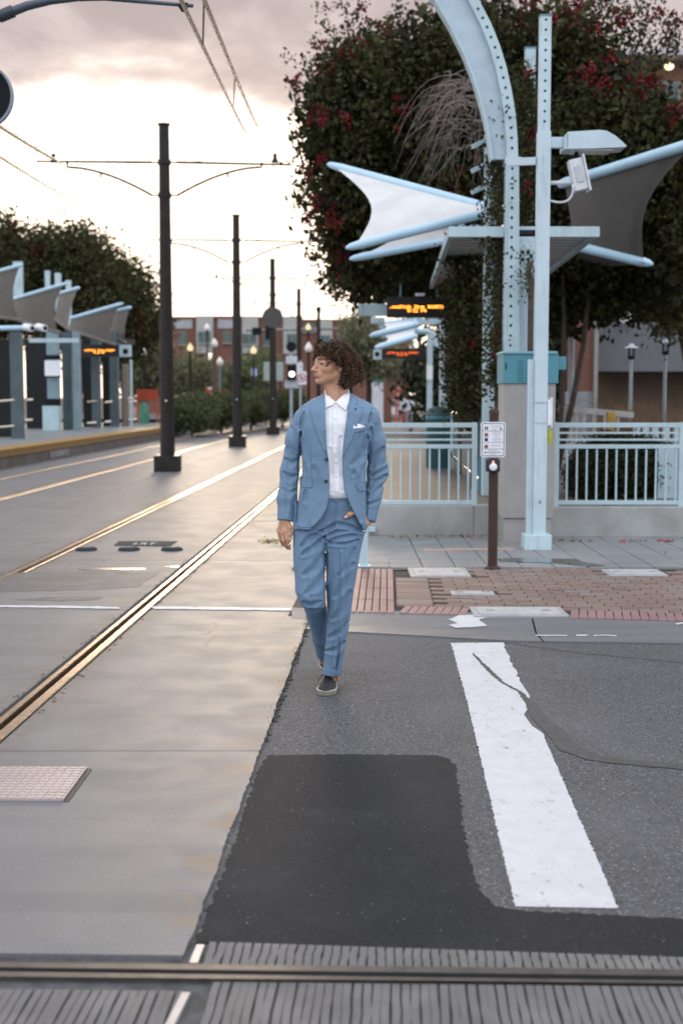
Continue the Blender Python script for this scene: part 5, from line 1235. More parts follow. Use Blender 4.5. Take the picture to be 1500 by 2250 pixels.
# ================================================================== OVERHEAD LINE POLES
def ocs_pole(px, Y, label, base_py, top=7.13, arms=True, disc=False):
    x = P(px, 900, Y).x; rt = root('overhead_line_pole', (x, Y, 0), label, 'pole', 'dark overhead line poles along the tram tracks')
    q = MB(); q.tube([(x, Y, .28), (x, Y, top - .06), (x, Y, top)], [.155, .105, .105], 18); mk('shaft', q, DARKPOLE, rt, smooth=40)
    q = MB(); q.cyl((x, Y, top), .13, .03, 18); mk('cap', q, DARKPOLE, rt, smooth=40)
    q = MB(); q.box((x, Y, .16), (.52, .52, .32), bev=.01); bb = mk('base_box', q, DARKPOLE, rt)
    q = MB(); q.box((x, Y - .262, .03), (.16, .02, .06)); mk('vent', q, HOLE, bb)
    for s in (-1, 1):
        q = MB(); q.box((x + s * .20, Y, .335), (.11, .4, .02), bev=.004); mk('bright_edge', q, M('base_cap', (.30, .25, .2), .3, .5) if False else BASECAP, bb)
    q = MB(); q.cyl((x, Y - .163, 1.48), .022, .012, 12, axis='Y'); mk('number_tag', q, WHITE, rt)
    za, zb = top - .75, top - 1.42
    for z in (za, zb):
        q = MB(); q.cyl((x, Y, z - .05), .135, .10, 18); mk('collar', q, DARKPOLE, rt, smooth=40)
        for s in (-1, 1):
            q = MB(); q.tube([(x + s * .12, Y, z), (x + s * .26, Y, z)], .022, 8); mk('insulator', q, M_INS, rt, smooth=True)
    if arms:
        for s in (-1, 1):
            L = 2.62; arm = MB(); arm.tube([(x + s * .26, Y, za), (x + s * L, Y, za + (.02 if s < 0 else -.05))], [.028, .022], 8); a_ = mk('bracket_arm', arm, DARKPOLE, rt, smooth=True)
            q = MB(); q.tube([(x + s * .6, Y, za + .0), (x + s * .78, Y, za + .0)], .026, 8); mk('sleeve', q, DARKPOLE, a_, smooth=True)
            q = MB(); pts = []
            for i in range(9):
                u = i / 8; pts.append((x + s * (.26 + u * 1.68), Y, zb + (za - .10 - zb) * (1 - (1 - u) ** 1.7)))
            pts.append((x + s * 2.0, Y, za - .10)); pts.append((x + s * 2.0, Y, za)); q.tube(pts, .026, 8); br = mk('curved_brace', q, DARKPOLE, rt, smooth=True)
            p = pts[5]; q = MB(); q.tube([p, (p[0], p[1], p[2] - .10)], .02, 6); mk('clamp', q, DARKPOLE, br)
            cx = x + s * 2.28; q = MB(); q.lathe((cx, Y, za), [(.09, 0), (.05, .06), (.035, .12), (.05, .15), (.02, .18)], 8); mk('wire_support', q, DARKPOLE, a_)
            if s < 0:
                q = MB(); q.tube([(x - L, Y, za + .02), (x - L - .02, Y, za + .36)], .01, 6); mk('dropper_post', q, DARKPOLE, a_)
    if disc:
        zc_ = P(601, 698, Y).z; q = MB(); q.cyl((x, Y - .19, zc_), W(22.5, Y), .03, 32, axis='Y'); mk('round_board', q, M('board_back', (.05, .05, .045), .6), rt)
    return rt
M_INS = M('insulator_pale', (.45, .40, .30), .4); BASECAP = M('base_cap_light', (.42, .36, .30), .35, .4)
ocs_pole(367.5, 27.75, 'nearest and tallest dark overhead line pole with curved bracket arms', 1035)
ocs_pole(521.5, 41.4, 'second dark line pole, standing between tallest pole and man', 985)
ocs_pole(600, 54.5, 'third dark line pole, carrying a round board', 960, disc=True)
ocs_pole(657, 69.5, 'fourth dark line pole, just left of the man\'s hair', 940)
ocs_pole(700, 84.0, 'fifth and most distant line pole rising above the man\'s head', 930, arms=False)
# ---- overhead wires, each its own thing
WIREM = M('wire_bronze', (.10, .085, .07), .5, .3, .1); WIREP = M('wire_pale', (.33, .27, .22), .45, .4, .1)
def wire(label, a, b, r, mat=WIREP, sag=.1, drop=None):
    rt = root('overhead_wire', a, label, 'wire', 'tram overhead wires'); pts = []
    for i in range(21):
        u = i / 20; p = a.lerp(b, u); pts.append(p + Vector((0, 0, -sag * 4 * u * (1 - u))))
    q = MB(); q.tube(pts, r, 6); mk('strand', q, mat, rt, smooth=True)
    return rt, pts
def at_T(px, py, Y): return P(px, py, Y)
# near contact wire seen top centre: rises towards the camera over the near track
wa, _ = wire('left of the two steep overhead wires at top centre', P(370, -60, 10.5), P(540, 292, 27.7), .022, WIREP, .03)
wb_, _ = wire('right of the two steep overhead wires at top centre', P(425, -60, 10.5), P(566, 280, 27.7), .022, WIREP, .03)
for (a, b, par) in ((P(448, 5, 12.4), P(446, 98, 12.6), wb_), (P(516, 170, 18.5), P(513, 232, 18.6), wb_)):
    q = MB(); q.tube([a, b], .009, 6); mk('dropper', q, WIREM, par)
wire('overhead wire descending at left towards the tallest pole', P(-60, 238, 18), P(132, 357, 27.7), .03, WIREP, .02)
wire('faint lower overhead wire at the left border', P(-40, 318, 20), P(160, 440, 40), .03, WIREP, .02)
wire('far overhead wire running on beyond the tallest pole, left track', P(132, 357, 27.7), P(330, 556, 55), .012, WIREM, .2)
wire('far overhead wire running on beyond the tallest pole, near track', P(600, 364, 27.7), P(700, 600, 60), .012, WIREM, .2)
# ---- near cantilever arm entering at the top left, with its pole outside the picture
Yc = 12.2
rt = root('cantilever_arm', (P(-160, 60, Yc).x, Yc, 0), 'dark cantilever arm entering the sky at the top left corner', 'bracket')
pts = [P(-160, 95, Yc), P(-60, 62, Yc), P(0, 36, Yc), P(60, 13, Yc), P(110, 2, Yc), P(170, -4, Yc), P(230, -4, Yc), P(330, 5, Yc), P(425, 13, Yc)]
q = MB(); q.tube(pts, [.045, .045, .044, .040, .034, .028, .022, .018, .016], 12); mk('arm', q, M('slate_blue_paint', (.045, .06, .085), .4), rt, smooth=True)
q = MB(); q.tube([P(-2, 37, Yc), P(30, 24, Yc)], .055, 12); mk('sleeve', q, M('slate_dark', (.03, .035, .05), .45), rt, smooth=40)
q = MB(); q.tube([P(402, 10, Yc), P(406, 24, Yc)], [.05, .03], 8); mk('clamp', q, BLACK, rt, smooth=40)
q = MB(); p = P(-160, 95, Yc); q.cyl((p.x, Yc, 0), .13, p.z + .8, 16); mk('mast', q, DARKPOLE, rt, smooth=40)
# ---- back of a round signal board at the left edge
Yd = 12.6; c = P(-42, 210, Yd); rt = root('round_signal_board', (c.x, Yd, 0), 'black round signal board cut off by the left border', 'signal')
q = MB(); q.cyl((c.x, Yd, c.z), W(68, Yd), .05, 40, axis='Y'); mk('board', q, BLACK, rt, smooth=40)
q = MB(); n = 40; ro, ri = W(69.5, Yd), W(65, Yd); vs = []
for rr_, yy in ((ri, -.012), (ro, -.012), (ro, .05)):
    for j in range(n): vs.append((c.x + rr_ * math.cos(2 * math.pi * j / n), Yd + yy, c.z + rr_ * math.sin(2 * math.pi * j / n)))
q.add(vs, [(k * n + j, k * n + (j + 1) % n, (k + 1) * n + (j + 1) % n, (k + 1) * n + j) for k in range(2) for j in range(n)]); mk('rim', q, M('slate_rim', (.22, .27, .33), .4), rt, smooth=40)
q = MB(); q.cyl((c.x - .05, Yd + .12, 0), .06, c.z + .3, 14); mk('mast', q, DARKPOLE, rt, smooth=40)

# ================================================================== TRAM SIGNALS AND SIGNS IN THE MIDDLE DISTANCE
Ys = 46.0; x = P(640, 900, Ys).x; rt = root('tram_signal', (x, Ys, 0), 'slim signal mast with white lit aspect left of the man\'s face', 'signal')
PALE = M('galvanised', (.34, .39, .44), .45, .3, .08)
q = MB(); zt = P(640, 755, Ys).z; q.cyl((x, Ys, 0), .055, zt, 12); mk('mast', q, PALE, rt, smooth=40)
q = MB(); c = P(640, 762, Ys - .1); q.cyl((c.x, Ys - .14, c.z), W(11, Ys), .06, 20, axis='Y'); mk('round_head', q, BLACK, rt)
q = MB(); A, B = P(628, 782, Ys - .08), P(653, 799, Ys - .08); q.box(((A.x + B.x) / 2, Ys - .08, (A.z + B.z) / 2), (B.x - A.x, .03, A.z - B.z), bev=.005); mk('plate', q, M('pale_plate', (.5, .53, .57), .5), rt)
q = MB(); A, B = P(631, 802, Ys - .1), P(651, 835, Ys - .1); q.box(((A.x + B.x) / 2, Ys - .12, (A.z + B.z) / 2), (B.x - A.x, .2, A.z - B.z), bev=.02); hd_ = mk('signal_head', q, BLACK, rt)
q = MB(); c = P(641, 822, Ys - .25); q.cyl((c.x, Ys - .25, c.z), W(6.2, Ys), .02, 20, axis='Y'); mk('lit_aspect', q, M_emit('white_signal', (1, .98, .92), 3.5), hd_)
q = MB(); A, B = P(626, 836, Ys - .08), P(656, 853, Ys - .08); q.box(((A.x + B.x) / 2, Ys - .08, (A.z + B.z) / 2), (B.x - A.x, .03, A.z - B.z), bev=.005); mk('lower_plate', q, M('pale_plate2', (.40, .44, .47), .5), rt)
Yv = 50.0; x = P(660, 900, Yv).x; rt = root('road_sign', (x, Yv, 0), 'white sign pair with a red ring beside the signal mast', 'sign')
q = MB(); q.cyl((x, Yv, 0), .04, P(660, 792, Yv).z, 10); mk('mast', q, PALE, rt, smooth=40)
q = MB(); A, B = P(652, 797, Yv), P(665, 815, Yv); q.box(((A.x + B.x) / 2, Yv - .06, (A.z + B.z) / 2), (B.x - A.x, .02, A.z - B.z)); up = mk('limit_plate', q, SIGNW, rt)
q = MB(); text_into(q, '15', W(11, Yv), ((A.x + B.x) / 2, Yv - .075, (A.z + B.z) / 2), (1, 0, 0), (0, 0, 1)); mk('numerals', q, SIGNK, up)
q = MB(); A, B = P(652, 816, Yv), P(673, 845, Yv); q.box(((A.x + B.x) / 2, Yv - .06, (A.z + B.z) / 2), (B.x - A.x, .02, A.z - B.z)); pn = mk('ban_plate', q, SIGNW, rt)
cx_, cz_ = (A.x + B.x) / 2, (A.z + B.z) / 2; n = 24; q = MB(); vs = []
for rr_ in (W(7.2, Yv), W(9.6, Yv)):
    for j in range(n): vs.append((cx_ + rr_ * math.cos(2 * math.pi * j / n), Yv - .075, cz_ + rr_ * math.sin(2 * math.pi * j / n)))
q.add(vs, [(j, (j + 1) % n, n + (j + 1) % n, n + j) for j in range(n)]); q.beam((cx_ - W(5, Yv), Yv - .075, cz_ + W(5, Yv)), (cx_ + W(5, Yv), Yv - .075, cz_ - W(5, Yv)), W(2, Yv), .004, up=(0, 1, 0)); mk('red_ring', q, M('sign_ring_red', (.4, .03, .05), .5), pn)
q = MB(); q.box((cx_, Yv - .074, cz_), (W(6, Yv), .004, W(6, Yv))); mk('pictogram', q, SIGNK, pn)
# green cabinet sign panels behind the third pole
Yq = 80.0; rt = root('sign_panel', P(595, 880, Yq), 'pale green boxy panel behind the third pole', 'panel')
A, B = P(579, 796, Yq), P(622, 837, Yq); q = MB(); q.box(((A.x + B.x) / 2, Yq, (A.z + B.z) / 2), (B.x - A.x, .2, A.z - B.z), bev=.02); mk('panel', q, M('pale_green', (.30, .36, .33), .5), rt)
q = MB(); 
for px in (584, 616): q = MB(); A = P(px, 837, Yq); q.cyl((A.x, Yq, 0), .06, A.z, 8); mk('leg', q, DARKPOLE, rt)
Yq = 78.0; rt = root('parking_sign', P(558, 880, Yq), 'small blue and white sign left of the third pole', 'sign'); A, B = P(552, 810, Yq), P(565, 826, Yq)
q = MB(); q.box(((A.x + B.x) / 2, Yq, (A.z + B.z) / 2), (B.x - A.x, .03, A.z - B.z)); mk('plate', q, M('blue_white_sign', (.35, .42, .65), .5), rt)
q = MB(); q.cyl(((A.x + B.x) / 2, Yq + .05, 0), .04, B.z + .2, 8); mk('mast', q, PALE, rt)
# mast arm traffic signals behind
Yt = 86.0; rt = root('traffic_signal', P(575, 880, Yt), 'dark hanging traffic signal heads left of the round board', 'signal')
for (a, b) in (((554, 720), (574, 736)), ((583, 716), (594, 746))):
    A, B = P(*a, Yt), P(*b, Yt); q = MB(); q.box(((A.x + B.x) / 2, Yt, (A.z + B.z) / 2), (B.x - A.x, .4, A.z - B.z), bev=.05); mk('signal_head', q, BLACK, rt)
q = MB(); A, B = P(540, 726, Yt), P(770, 722, Yt); q.tube([A, B], .08, 8); mk('mast_arm', q, M('grey_arm', (.2, .2, .2), .5), rt, smooth=True)
q = MB(); q.cyl((B.x, Yt, 0), .14, B.z + .2, 10); mk('mast', q, DARKPOLE, rt, smooth=True)
# ---- globe street lamps
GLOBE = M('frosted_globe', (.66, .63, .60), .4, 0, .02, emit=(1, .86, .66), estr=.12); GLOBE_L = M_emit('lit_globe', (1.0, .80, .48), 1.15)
def globe_lamp(px, py, Y, label, r=7.0, lit=False, polemat=None, pw=.07):
    c = P(px, py, Y); rt = root('globe_street_lamp', (c.x, Y, 0), label, 'street lamp', 'globe street lamps in the distance')
    rr_ = W(r, Y); q = MB(); q.lathe((c.x, Y, c.z - rr_), [(rr_ * .45, 0), (rr_ * .85, rr_ * .3), (rr_, rr_ * .9), (rr_ * .8, rr_ * 1.5), (rr_ * .4, rr_ * 2.0), (rr_ * .12, rr_ * 2.5)], 14); mk('globe', q, GLOBE_L if lit else GLOBE, rt, smooth=40)
    q = MB(); q.lathe((c.x, Y, 0), [(pw * 2.2, 0), (pw * 2, .4), (pw * 1.1, .6), (pw, 1), (pw * .8, c.z - rr_ * 1.4), (rr_ * .5, c.z - rr_ * 1.2), (rr_ * .5, c.z - rr_)], 10); mk('lamp_column', q, polemat or DARKPOLE, rt, smooth=40)
globe_lamp(471, 755, 62, 'globe lamp on a tall red-brown column between the first two poles', 8, polemat=M('redbrown_column', (.10, .045, .03), .6), pw=.12)
globe_lamp(483, 795, 66, 'lower white globe lamp just right of the red-brown lamp column', 7.5, polemat=PALE)
globe_lamp(418, 764, 70, 'lit yellow teardrop lamp near the tallest pole', 7, True)
globe_lamp(557, 770, 72, 'lit yellow round lamp right of the second pole', 7, True)
globe_lamp(455, 720, 88, 'pale globe lamp high in front of the white house bay', 6.5)
globe_lamp(677, 719, 74, 'upper globe lamp behind the fourth pole, brightly lit', 6, True)
globe_lamp(678, 765, 66, 'large frosted globe lamp touching the man\'s hair', 9)
globe_lamp(317, 775, 66, 'globe lamp left of the tallest pole', 6.5)

# ================================================================== ROW OF TOWNHOUSES
BRK = bpy.data.materials.new('townhouse_brick'); BRK.use_nodes = True; t = NT(BRK.node_tree); g = t.n('ShaderNodeTexCoord').outputs['Object']
bt = t.n('ShaderNodeTexBrick', {'Vector': t.n('ShaderNodeCombineXYZ', {0: t.n('ShaderNodeSeparateXYZ', {0: g}).outputs[0], 1: t.n('ShaderNodeSeparateXYZ', {0: g}).outputs[2]}), 'Color1': (.19, .070, .042, 1), 'Color2': (.15, .052, .033, 1), 'Mortar': (.17, .13, .11, 1), 'Scale': 4.0})
t.n('ShaderNodeOutputMaterial', {0: t.n('ShaderNodeBsdfPrincipled', {'Base Color': t.mix(t.m('MULTIPLY', t.ramp(t.noise(g, 1.0, 4), .4, .7), .4), bt.outputs[0], (.17, .08, .057)), 'Roughness': .8})})
STUC = M('pale_stucco', (.36, .35, .33), .8, 0, .06, 2); WIN = M('window_glass_dark', (.06, .085, .08), .12, 0, .2, 2); WFR = M('window_frame_green', (.14, .20, .17), .5); ROOFM = M('roof_metal', (.34, .34, .36), .5)
Yh = 128.0
def house(label, xpx0, xpx1, topbrick, bays, wins, roofs, Y=Yh, depth=11):
    A = P(xpx0, topbrick, Y); B = P(xpx1, topbrick, Y); rt = root('brick_townhouse', ((A.x + B.x) / 2, Y, -.05), label, 'house', 'row of brick townhouses at the end of the street')
    q = MB(); q.box(((A.x + B.x) / 2, Y + depth / 2, A.z / 2 - .05), (B.x - A.x, depth, A.z + .1)); wl = mk('wall', q, BRK, rt)
    q = MB(); q.box(((A.x + B.x) / 2, Y + depth / 2, A.z + .06), (B.x - A.x + .1, depth + .3, .25)); mk('coping', q, BRK, wl)
    for (a, b, t0, t1) in bays:
        C, D = P(a, t0, Y - .8), P(b, t1, Y - .8); q = MB(); q.box(((C.x + D.x) / 2, Y - .4, (C.z + D.z) / 2), (D.x - C.x, .82, C.z - D.z)); mk('bay', q, STUC, rt)
    for (a, b, t0, t1, yy) in wins:
        C, D = P(a, t0, Y + yy), P(b, t1, Y + yy); q = MB(); q.box(((C.x + D.x) / 2, Y + yy - .03, (C.z + D.z) / 2), (D.x - C.x + .16, .10, C.z - D.z + .16)); w_ = mk('window', q, WFR, rt)
        q = MB(); q.box(((C.x + D.x) / 2, Y + yy - .09, (C.z + D.z) / 2), (D.x - C.x, .04, C.z - D.z)); mk('pane', q, WIN, w_)
        q = MB(); q.box(((C.x + D.x) / 2, Y + yy - .13, (C.z + D.z) / 2), (.07, .04, C.z - D.z)); mk('mullion', q, WFR, w_)
        q = MB(); q.box(((C.x + D.x) / 2, Y + yy - .14, D.z - .1), (D.x - C.x + .3, .2, .08)); mk('sill', q, STUC, w_)
    for (a, b, t0, t1) in roofs:
        C, D = P(a, t0, Y + .3), P(b, t1, Y + .3); q = MB(); q.box(((C.x + D.x) / 2, Y - .02, (C.z + D.z) / 2), (D.x - C.x, .12, C.z - D.z)); mk('metal_panel', q, ROOFM, rt)
    return rt
house('leftmost brick townhouse with two white metal panels beside a white bay', 300, 432, 700, [(431, 468, 694, 776)], [(396, 408, 731, 756, -.02), (340, 356, 731, 756, -.02), (437, 461, 730, 753, -.84)], [(384, 424, 697, 722), (320, 366, 697, 722)])
house('brick townhouse behind the second pole with white bay on its right', 468, 566, 699, [(532, 567, 695, 776)], [(492, 506, 731, 752, -.02), (534, 562, 735, 755, -.84)], [(479, 520, 697, 722)])
house('brick townhouse behind the round board', 567, 662, 700, [(622, 655, 695, 778)], [(580, 592, 735, 758, -.02), (632, 650, 735, 757, -.84)], [])
house('brick townhouse behind the man\'s hair, lower parapet', 662, 780, 706, [(702, 730, 704, 770)], [(706, 724, 738, 752, -.84), (742, 756, 735, 756, -.02), (668, 690, 712, 728, -.02)], [])
house('rightmost brick townhouse, mostly hidden by the bougainvillea', 781, 900, 712, [(820, 850, 708, 780)], [(826, 844, 740, 758, -.84), (795, 806, 740, 758, -.02)], [])
# ---- planting between tracks and street
def bush(label, ells, mat, ncl, nl, size, sig, seed, name='shrub', cat='shrub', Y0=None, group=None): return tree(name, label, ells, Y0 or ells[0][4], mat, ncl, nl, size, sig, seed, True, None, None, cat, group, .06)
tree('olive_tree', 'soft grey-green tree right of the tallest pole, under the houses', [(430, 828, 50, 38, 84, 3), (402, 828, 38, 40, 82, 3), (465, 842, 38, 32, 84, 3)], 84, LEAF_S, 420, 26, .22, .34, 31)
tree('olive_tree', 'grey-green tree between second and third pole', [(548, 826, 40, 30, 86, 3), (575, 808, 32, 26, 88, 3), (530, 846, 30, 28, 86, 2.5)], 86, leafmat('sage_leaf', (.14, .16, .08), .35, .35), 380, 26, .22, .34, 32)
tree('olive_tree', 'low tree left of the tallest pole behind the shelter end', [(310, 820, 45, 50, 70, 2.5), (340, 800, 30, 60, 70, 2.5)], 70, LEAF_S, 320, 26, .2, .3, 33)
tree('street_tree', 'broad tree behind the far sails, right of the man\'s head', [(806, 775, 36, 50, 62, 3), (880, 800, 50, 22, 60, 3), (790, 740, 30, 50, 62, 3)], 62, LEAF_S, 420, 26, .18, .28, 34)
hedge_lab = ['trimmed dark hedge section beside the left platform end', 'dark hedge section in front of the second pole', 'dark hedge section in front of the third pole', 'dark hedge section ending behind the man\'s shoulder']
for i, (a, b) in enumerate(((385, 455), (450, 520), (515, 585), (580, 660))):
    Ya, m_ = 52 + i * 5, (a + b) / 2
    bush(hedge_lab[i], [(m_, 903 - i * 5, (b - a) / 2 + 10, 27 - i * 2, Ya, 1.5), (m_ + 18, 896 - i * 5, 32, 26 - i * 2, Ya + 1, 1.5), (m_ - 18, 908 - i * 5, 32, 24, Ya - .5, 1.2), (m_ + 12, 915 - i * 6, 36, 18, Ya - .6, 1.2)], LEAF_G, 560, 26, .12, .17, 40 + i, 'hedge', 'hedge', group='hedge sections along the curve')
# kerb of the planting
q = MB(); pts = [G(385, 960), G(450, 945), G(520, 934), G(600, 922), G(680, 912)]
q = MB()
for a, b in zip(pts[:-1], pts[1:]): q.beam(a + Vector((0, 0, .07)), b + Vector((0, 0, .07)), .25, .16)
mk('planting_kerb', q, WALLM, kind='structure')
# ---- far road beyond, parked cars, people, tents and barriers seen as small colour patches
q = MB(); q.add([(-40, 92, -.02), (40, 92, -.02), (40, 118, -.02), (-40, 118, -.02)], [(0, 1, 2, 3)]); mk('far_road', q, ASPH, kind='structure')
CARW = M('car_white', (.62, .63, .65), .3, 0, .03, coat=.5); CARS = M('car_silver', (.35, .37, .40), .3, .4, .03, coat=.5); CARB = M('car_blue', (.10, .15, .26), .3, 0, .03, coat=.5); TYRE = M('tyre', (.02, .02, .02), .8)
def car(px, Y, label, paint, L=4.4):
    c = P(px, 870, Y); rt = root('parked_car', (c.x, Y, 0), label, 'car', 'cars on the far street')
    prof = [(-.5, .28), (-.5, .62), (-.46, .72), (-.26, .80), (-.12, 1.30), (.20, 1.34), (.36, .86), (.48, .76), (.5, .55), (.5, .28)]
    q = MB(); q.plate([(c.x + a * L, Y - .85, b) for a, b in prof], 1.7); mk('body', q, paint, rt, smooth=30)
    q = MB(); q.plate([(c.x + a * L, Y - .87, b) for a, b in ((-.20, .84), (-.10, 1.24), (.03, 1.26), (.03, .84))], .02); mk('window', q, WIN, rt)
    q = MB(); q.plate([(c.x + a * L, Y - .87, b) for a, b in ((.05, .84), (.05, 1.26), (.18, 1.25), (.30, .86))], .02); mk('window', q, WIN, rt)
    for s in (-.31, .32):
        q = MB(); q.cyl((c.x + s * L, Y - .9, .32), .32, .2, 18, axis='Y'); w_ = mk('wheel', q, TYRE, rt); q = MB(); q.cyl((c.x + s * L, Y - .915, .32), .18, .03, 12, axis='Y'); mk('rim', q, CARS, w_)
car(545, 104, 'white car passing between second and third pole, far street', CARW); car(578, 100, 'silver car hidden partly by the third pole, far street', CARS); car(612, 103, 'blue-grey car right of the third pole, far street', CARB); car(690, 102, 'white van-like car left of the man\'s chin, far street', CARW, 5.0); car(806, 96, 'pale car right of the man\'s neck, far street', CARW); car(842, 98, 'silver car under the small orange display', CARS); car(740, 101, 'blue car behind the man\'s head', CARB)
ORANGE = M('safety_orange', (.62, .10, .025), .6, 0, .1); NETM = M('orange_net', (.55, .09, .04), .7, 0, .25, 20); SKIN_F = M('far_skin', (.30, .17, .11), .6); 
def far_person(px, Y, label, shirt, trousers, h=1.72):
    c = P(px, 900, Y); x = c.x; rt = root('person', (x, Y, 0), label, 'person', 'people at the far road works'); s = h / 1.72
    q = MB(); n = 10
    # one continuous figure: lofted legs-torso-head silhouette
    prof = [(.09, 0), (.10, .06), (.075, .15), (.10, .5), (.14, .82), (.17, .95), (.16, 1.1), (.20, 1.32), (.19, 1.42), (.07, 1.47), (.06, 1.51), (.085, 1.56), (.10, 1.63), (.08, 1.70), (.02, 1.73)]
    q.lathe((x, Y, 0), [(r * s, z * s) for r, z in prof], n); mk('body', q, SKIN_F, rt, smooth=True)
    q = MB(); q.lathe((x, Y, 0), [(.185 * s, .90 * s), (.18 * s, 1.1 * s), (.225 * s, 1.32 * s), (.20 * s, 1.44 * s), (.09 * s, 1.475 * s)], n); sh = mk('shirt', q, shirt, rt, smooth=True)
    for sd in (-1, 1):
        q = MB(); q.tube([(x + sd * .20 * s, Y, 1.40 * s), (x + sd * .27 * s, Y - .03, 1.12 * s), (x + sd * .25 * s, Y - .12, .88 * s)], [.07 * s, .055 * s, .045 * s], 8); mk('sleeve', q, shirt, sh, smooth=True)
        q = MB(); q.tube([(x + sd * .09 * s, Y, .93 * s), (x + sd * .10 * s, Y, .5 * s), (x + sd * .10 * s, Y, .04)], [.12 * s, .085 * s, .07 * s], 8); mk('trouser_leg', q, trousers, rt, smooth=True)
NAVY = M('navy_cloth', (.02, .03, .06), .8); WHT = M('white_cloth', (.65, .66, .70), .8); DEN = M('denim_cloth', (.05, .07, .12), .8)
far_person(405, 62, 'person in navy clothes standing at the far road works', NAVY, NAVY); far_person(421, 61, 'person in a white shirt at the far road works', WHT, DEN)
far_person(893, 58, 'person in pale clothes far down the right platform', WHT, DEN)
def barrier(px0, px1, py0, py1, Y, label, m_, legs=True):
    A, B = P(px0, py0, Y), P(px1, py1, Y); rt = root('safety_barrier', ((A.x + B.x) / 2, Y, 0), label, 'barrier', 'orange safety barriers in the distance')
    n = 4; h = (A.z - B.z) / n
    for k in range(n):
        q = MB(); q.box(((A.x + B.x) / 2, Y, B.z + h * (k + .5)), (B.x - A.x, .05, h * .8)); mk('board', q, m_ if k % 2 == 0 else (WHT if m_ is ORANGE else m_), rt)
    for x in (A.x, B.x): q = MB(); q.box((x, Y, A.z / 2), (.08, .08, A.z)); mk('post', q, m_, rt)
barrier(475, 500, 856, 878, 63, 'orange mesh barrier right of the red-brown lamp column', NETM); barrier(384, 398, 868, 892, 60, 'orange and white barrier right of the tallest pole', ORANGE); barrier(455, 468, 850, 876, 66, 'orange and white barrier left of the red-brown lamp column', ORANGE); barrier(302, 345, 855, 880, 62, 'red-orange mesh barrier left of the tallest pole', NETM); barrier(870, 882, 848, 878, 60, 'orange barrier seen right of the man beyond the platform', ORANGE)
rt = root('market_tent', P(828, 880, 70), 'small green-roofed tent with white walls right of the man\'s hair', 'tent')
A, B = P(815, 838, 70), P(842, 858, 70); q = MB(); q.box(((A.x + B.x) / 2, 70.7, A.z / 2), (B.x - A.x, 1.2, A.z)); mk('wall', q, WHT, rt)
c = P(842, 812, 70.6); q = MB(); q.add([(A.x - .1, 70, A.z), (B.x + .1, 70, A.z), (B.x + .1, 71.4, A.z), (A.x - .1, 71.4, A.z), (B.x, 70.7, c.z)], [(0, 1, 4), (1, 2, 4), (2, 3, 4), (3, 0, 4), (0, 3, 2, 1)]); mk('roof', q, M('tent_green', (.02, .20, .13), .7), rt)
q = MB(); A, B = P(842, 820, 75), P(860, 870, 75); q.box(((A.x + B.x) / 2, 75.5, A.z / 2), (B.x - A.x, 1, A.z)); rt = root('brick_pier', P(851, 880, 75), 'red brick pier beside the green-roofed tent', 'pier'); mk('pier', q, BRK, rt)
q = MB(); A, B = P(306, 882, 58), P(327, 930, 58); rt = root('recycling_igloo', P(316, 930, 58), 'green domed container left of the tallest pole', 'container'); q.lathe(((A.x + B.x) / 2, 58, 0), [(W(11, 58), 0), (W(11.5, 58), A.z * .5), (W(9, 58), A.z * .85), (W(3, 58), A.z)], 16); mk('dome', q, M('green_dome', (.05, .22, .14), .5), rt, smooth=40)

# ================================================================== RIGHT BACKGROUND
rng = np.random.default_rng(50)
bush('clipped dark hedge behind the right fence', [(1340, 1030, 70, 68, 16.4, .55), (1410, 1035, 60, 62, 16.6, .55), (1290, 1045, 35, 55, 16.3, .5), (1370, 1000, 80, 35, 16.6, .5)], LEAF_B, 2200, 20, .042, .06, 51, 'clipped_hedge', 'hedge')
# pale blue stanchions behind the right fence
rt = root('blue_frame', P(1470, 1090, 16.0), 'pale blue steel frame uprights at the right border behind the fence', 'frame')
for k, px in enumerate((1398, 1418, 1438, 1462, 1486)):
    A = P(px, 940, 17.5 - k * .25); Y = 17.5 - k * .25; q = MB(); q.box((A.x, Y, (A.z + .3) / 2), (W(13, Y), .08, A.z - .3)); mk('upright', q, STEEL, rt)
A, B = P(1385, 965, 17.4), P(1510, 972, 16.3); q = MB(); q.beam(A, B, .05, .03); mk('rail', q, STEEL, rt)
q = MB(); A = P(1462, 985, 16.1); q.box((A.x + .05, 16.1, (A.z + .3) / 2), (.30, .06, A.z - .3)); mk('panel', q, STEEL, rt)
# white picket run further back
rt = root('white_railing', P(1290, 990, 23), 'small white railing with wide pickets behind the right fence', 'railing')
q = MB(); A, B = P(1226, 897, 22.5), P(1390, 912, 22.5); q.beam(A, B, .08, .10); mk('top_rail', q, M('cream_paint', (.42, .40, .38), .6), rt)
CREAM = bpy.data.materials['cream_paint']
for px in (1229, 1241, 1254, 1266, 1283, 1304, 1328, 1357):
    A = P(px, 905, 22.5); q = MB(); q.box((A.x, 22.5, (A.z + .3) / 2), (W(6, 22.5), .04, A.z - .3)); mk('picket', q, CREAM, rt)
q = MB(); A, B = P(1332, 905, 22.2), P(1350, 952, 22.2); q.box(((A.x + B.x) / 2, 22.2, (A.z + B.z) / 2), (B.x - A.x, .12, A.z - B.z), bev=.03); mk('yellow_box', q, M('yellow_box', (.40, .24, .03), .5), label='yellow box on the white railing', cat='box')
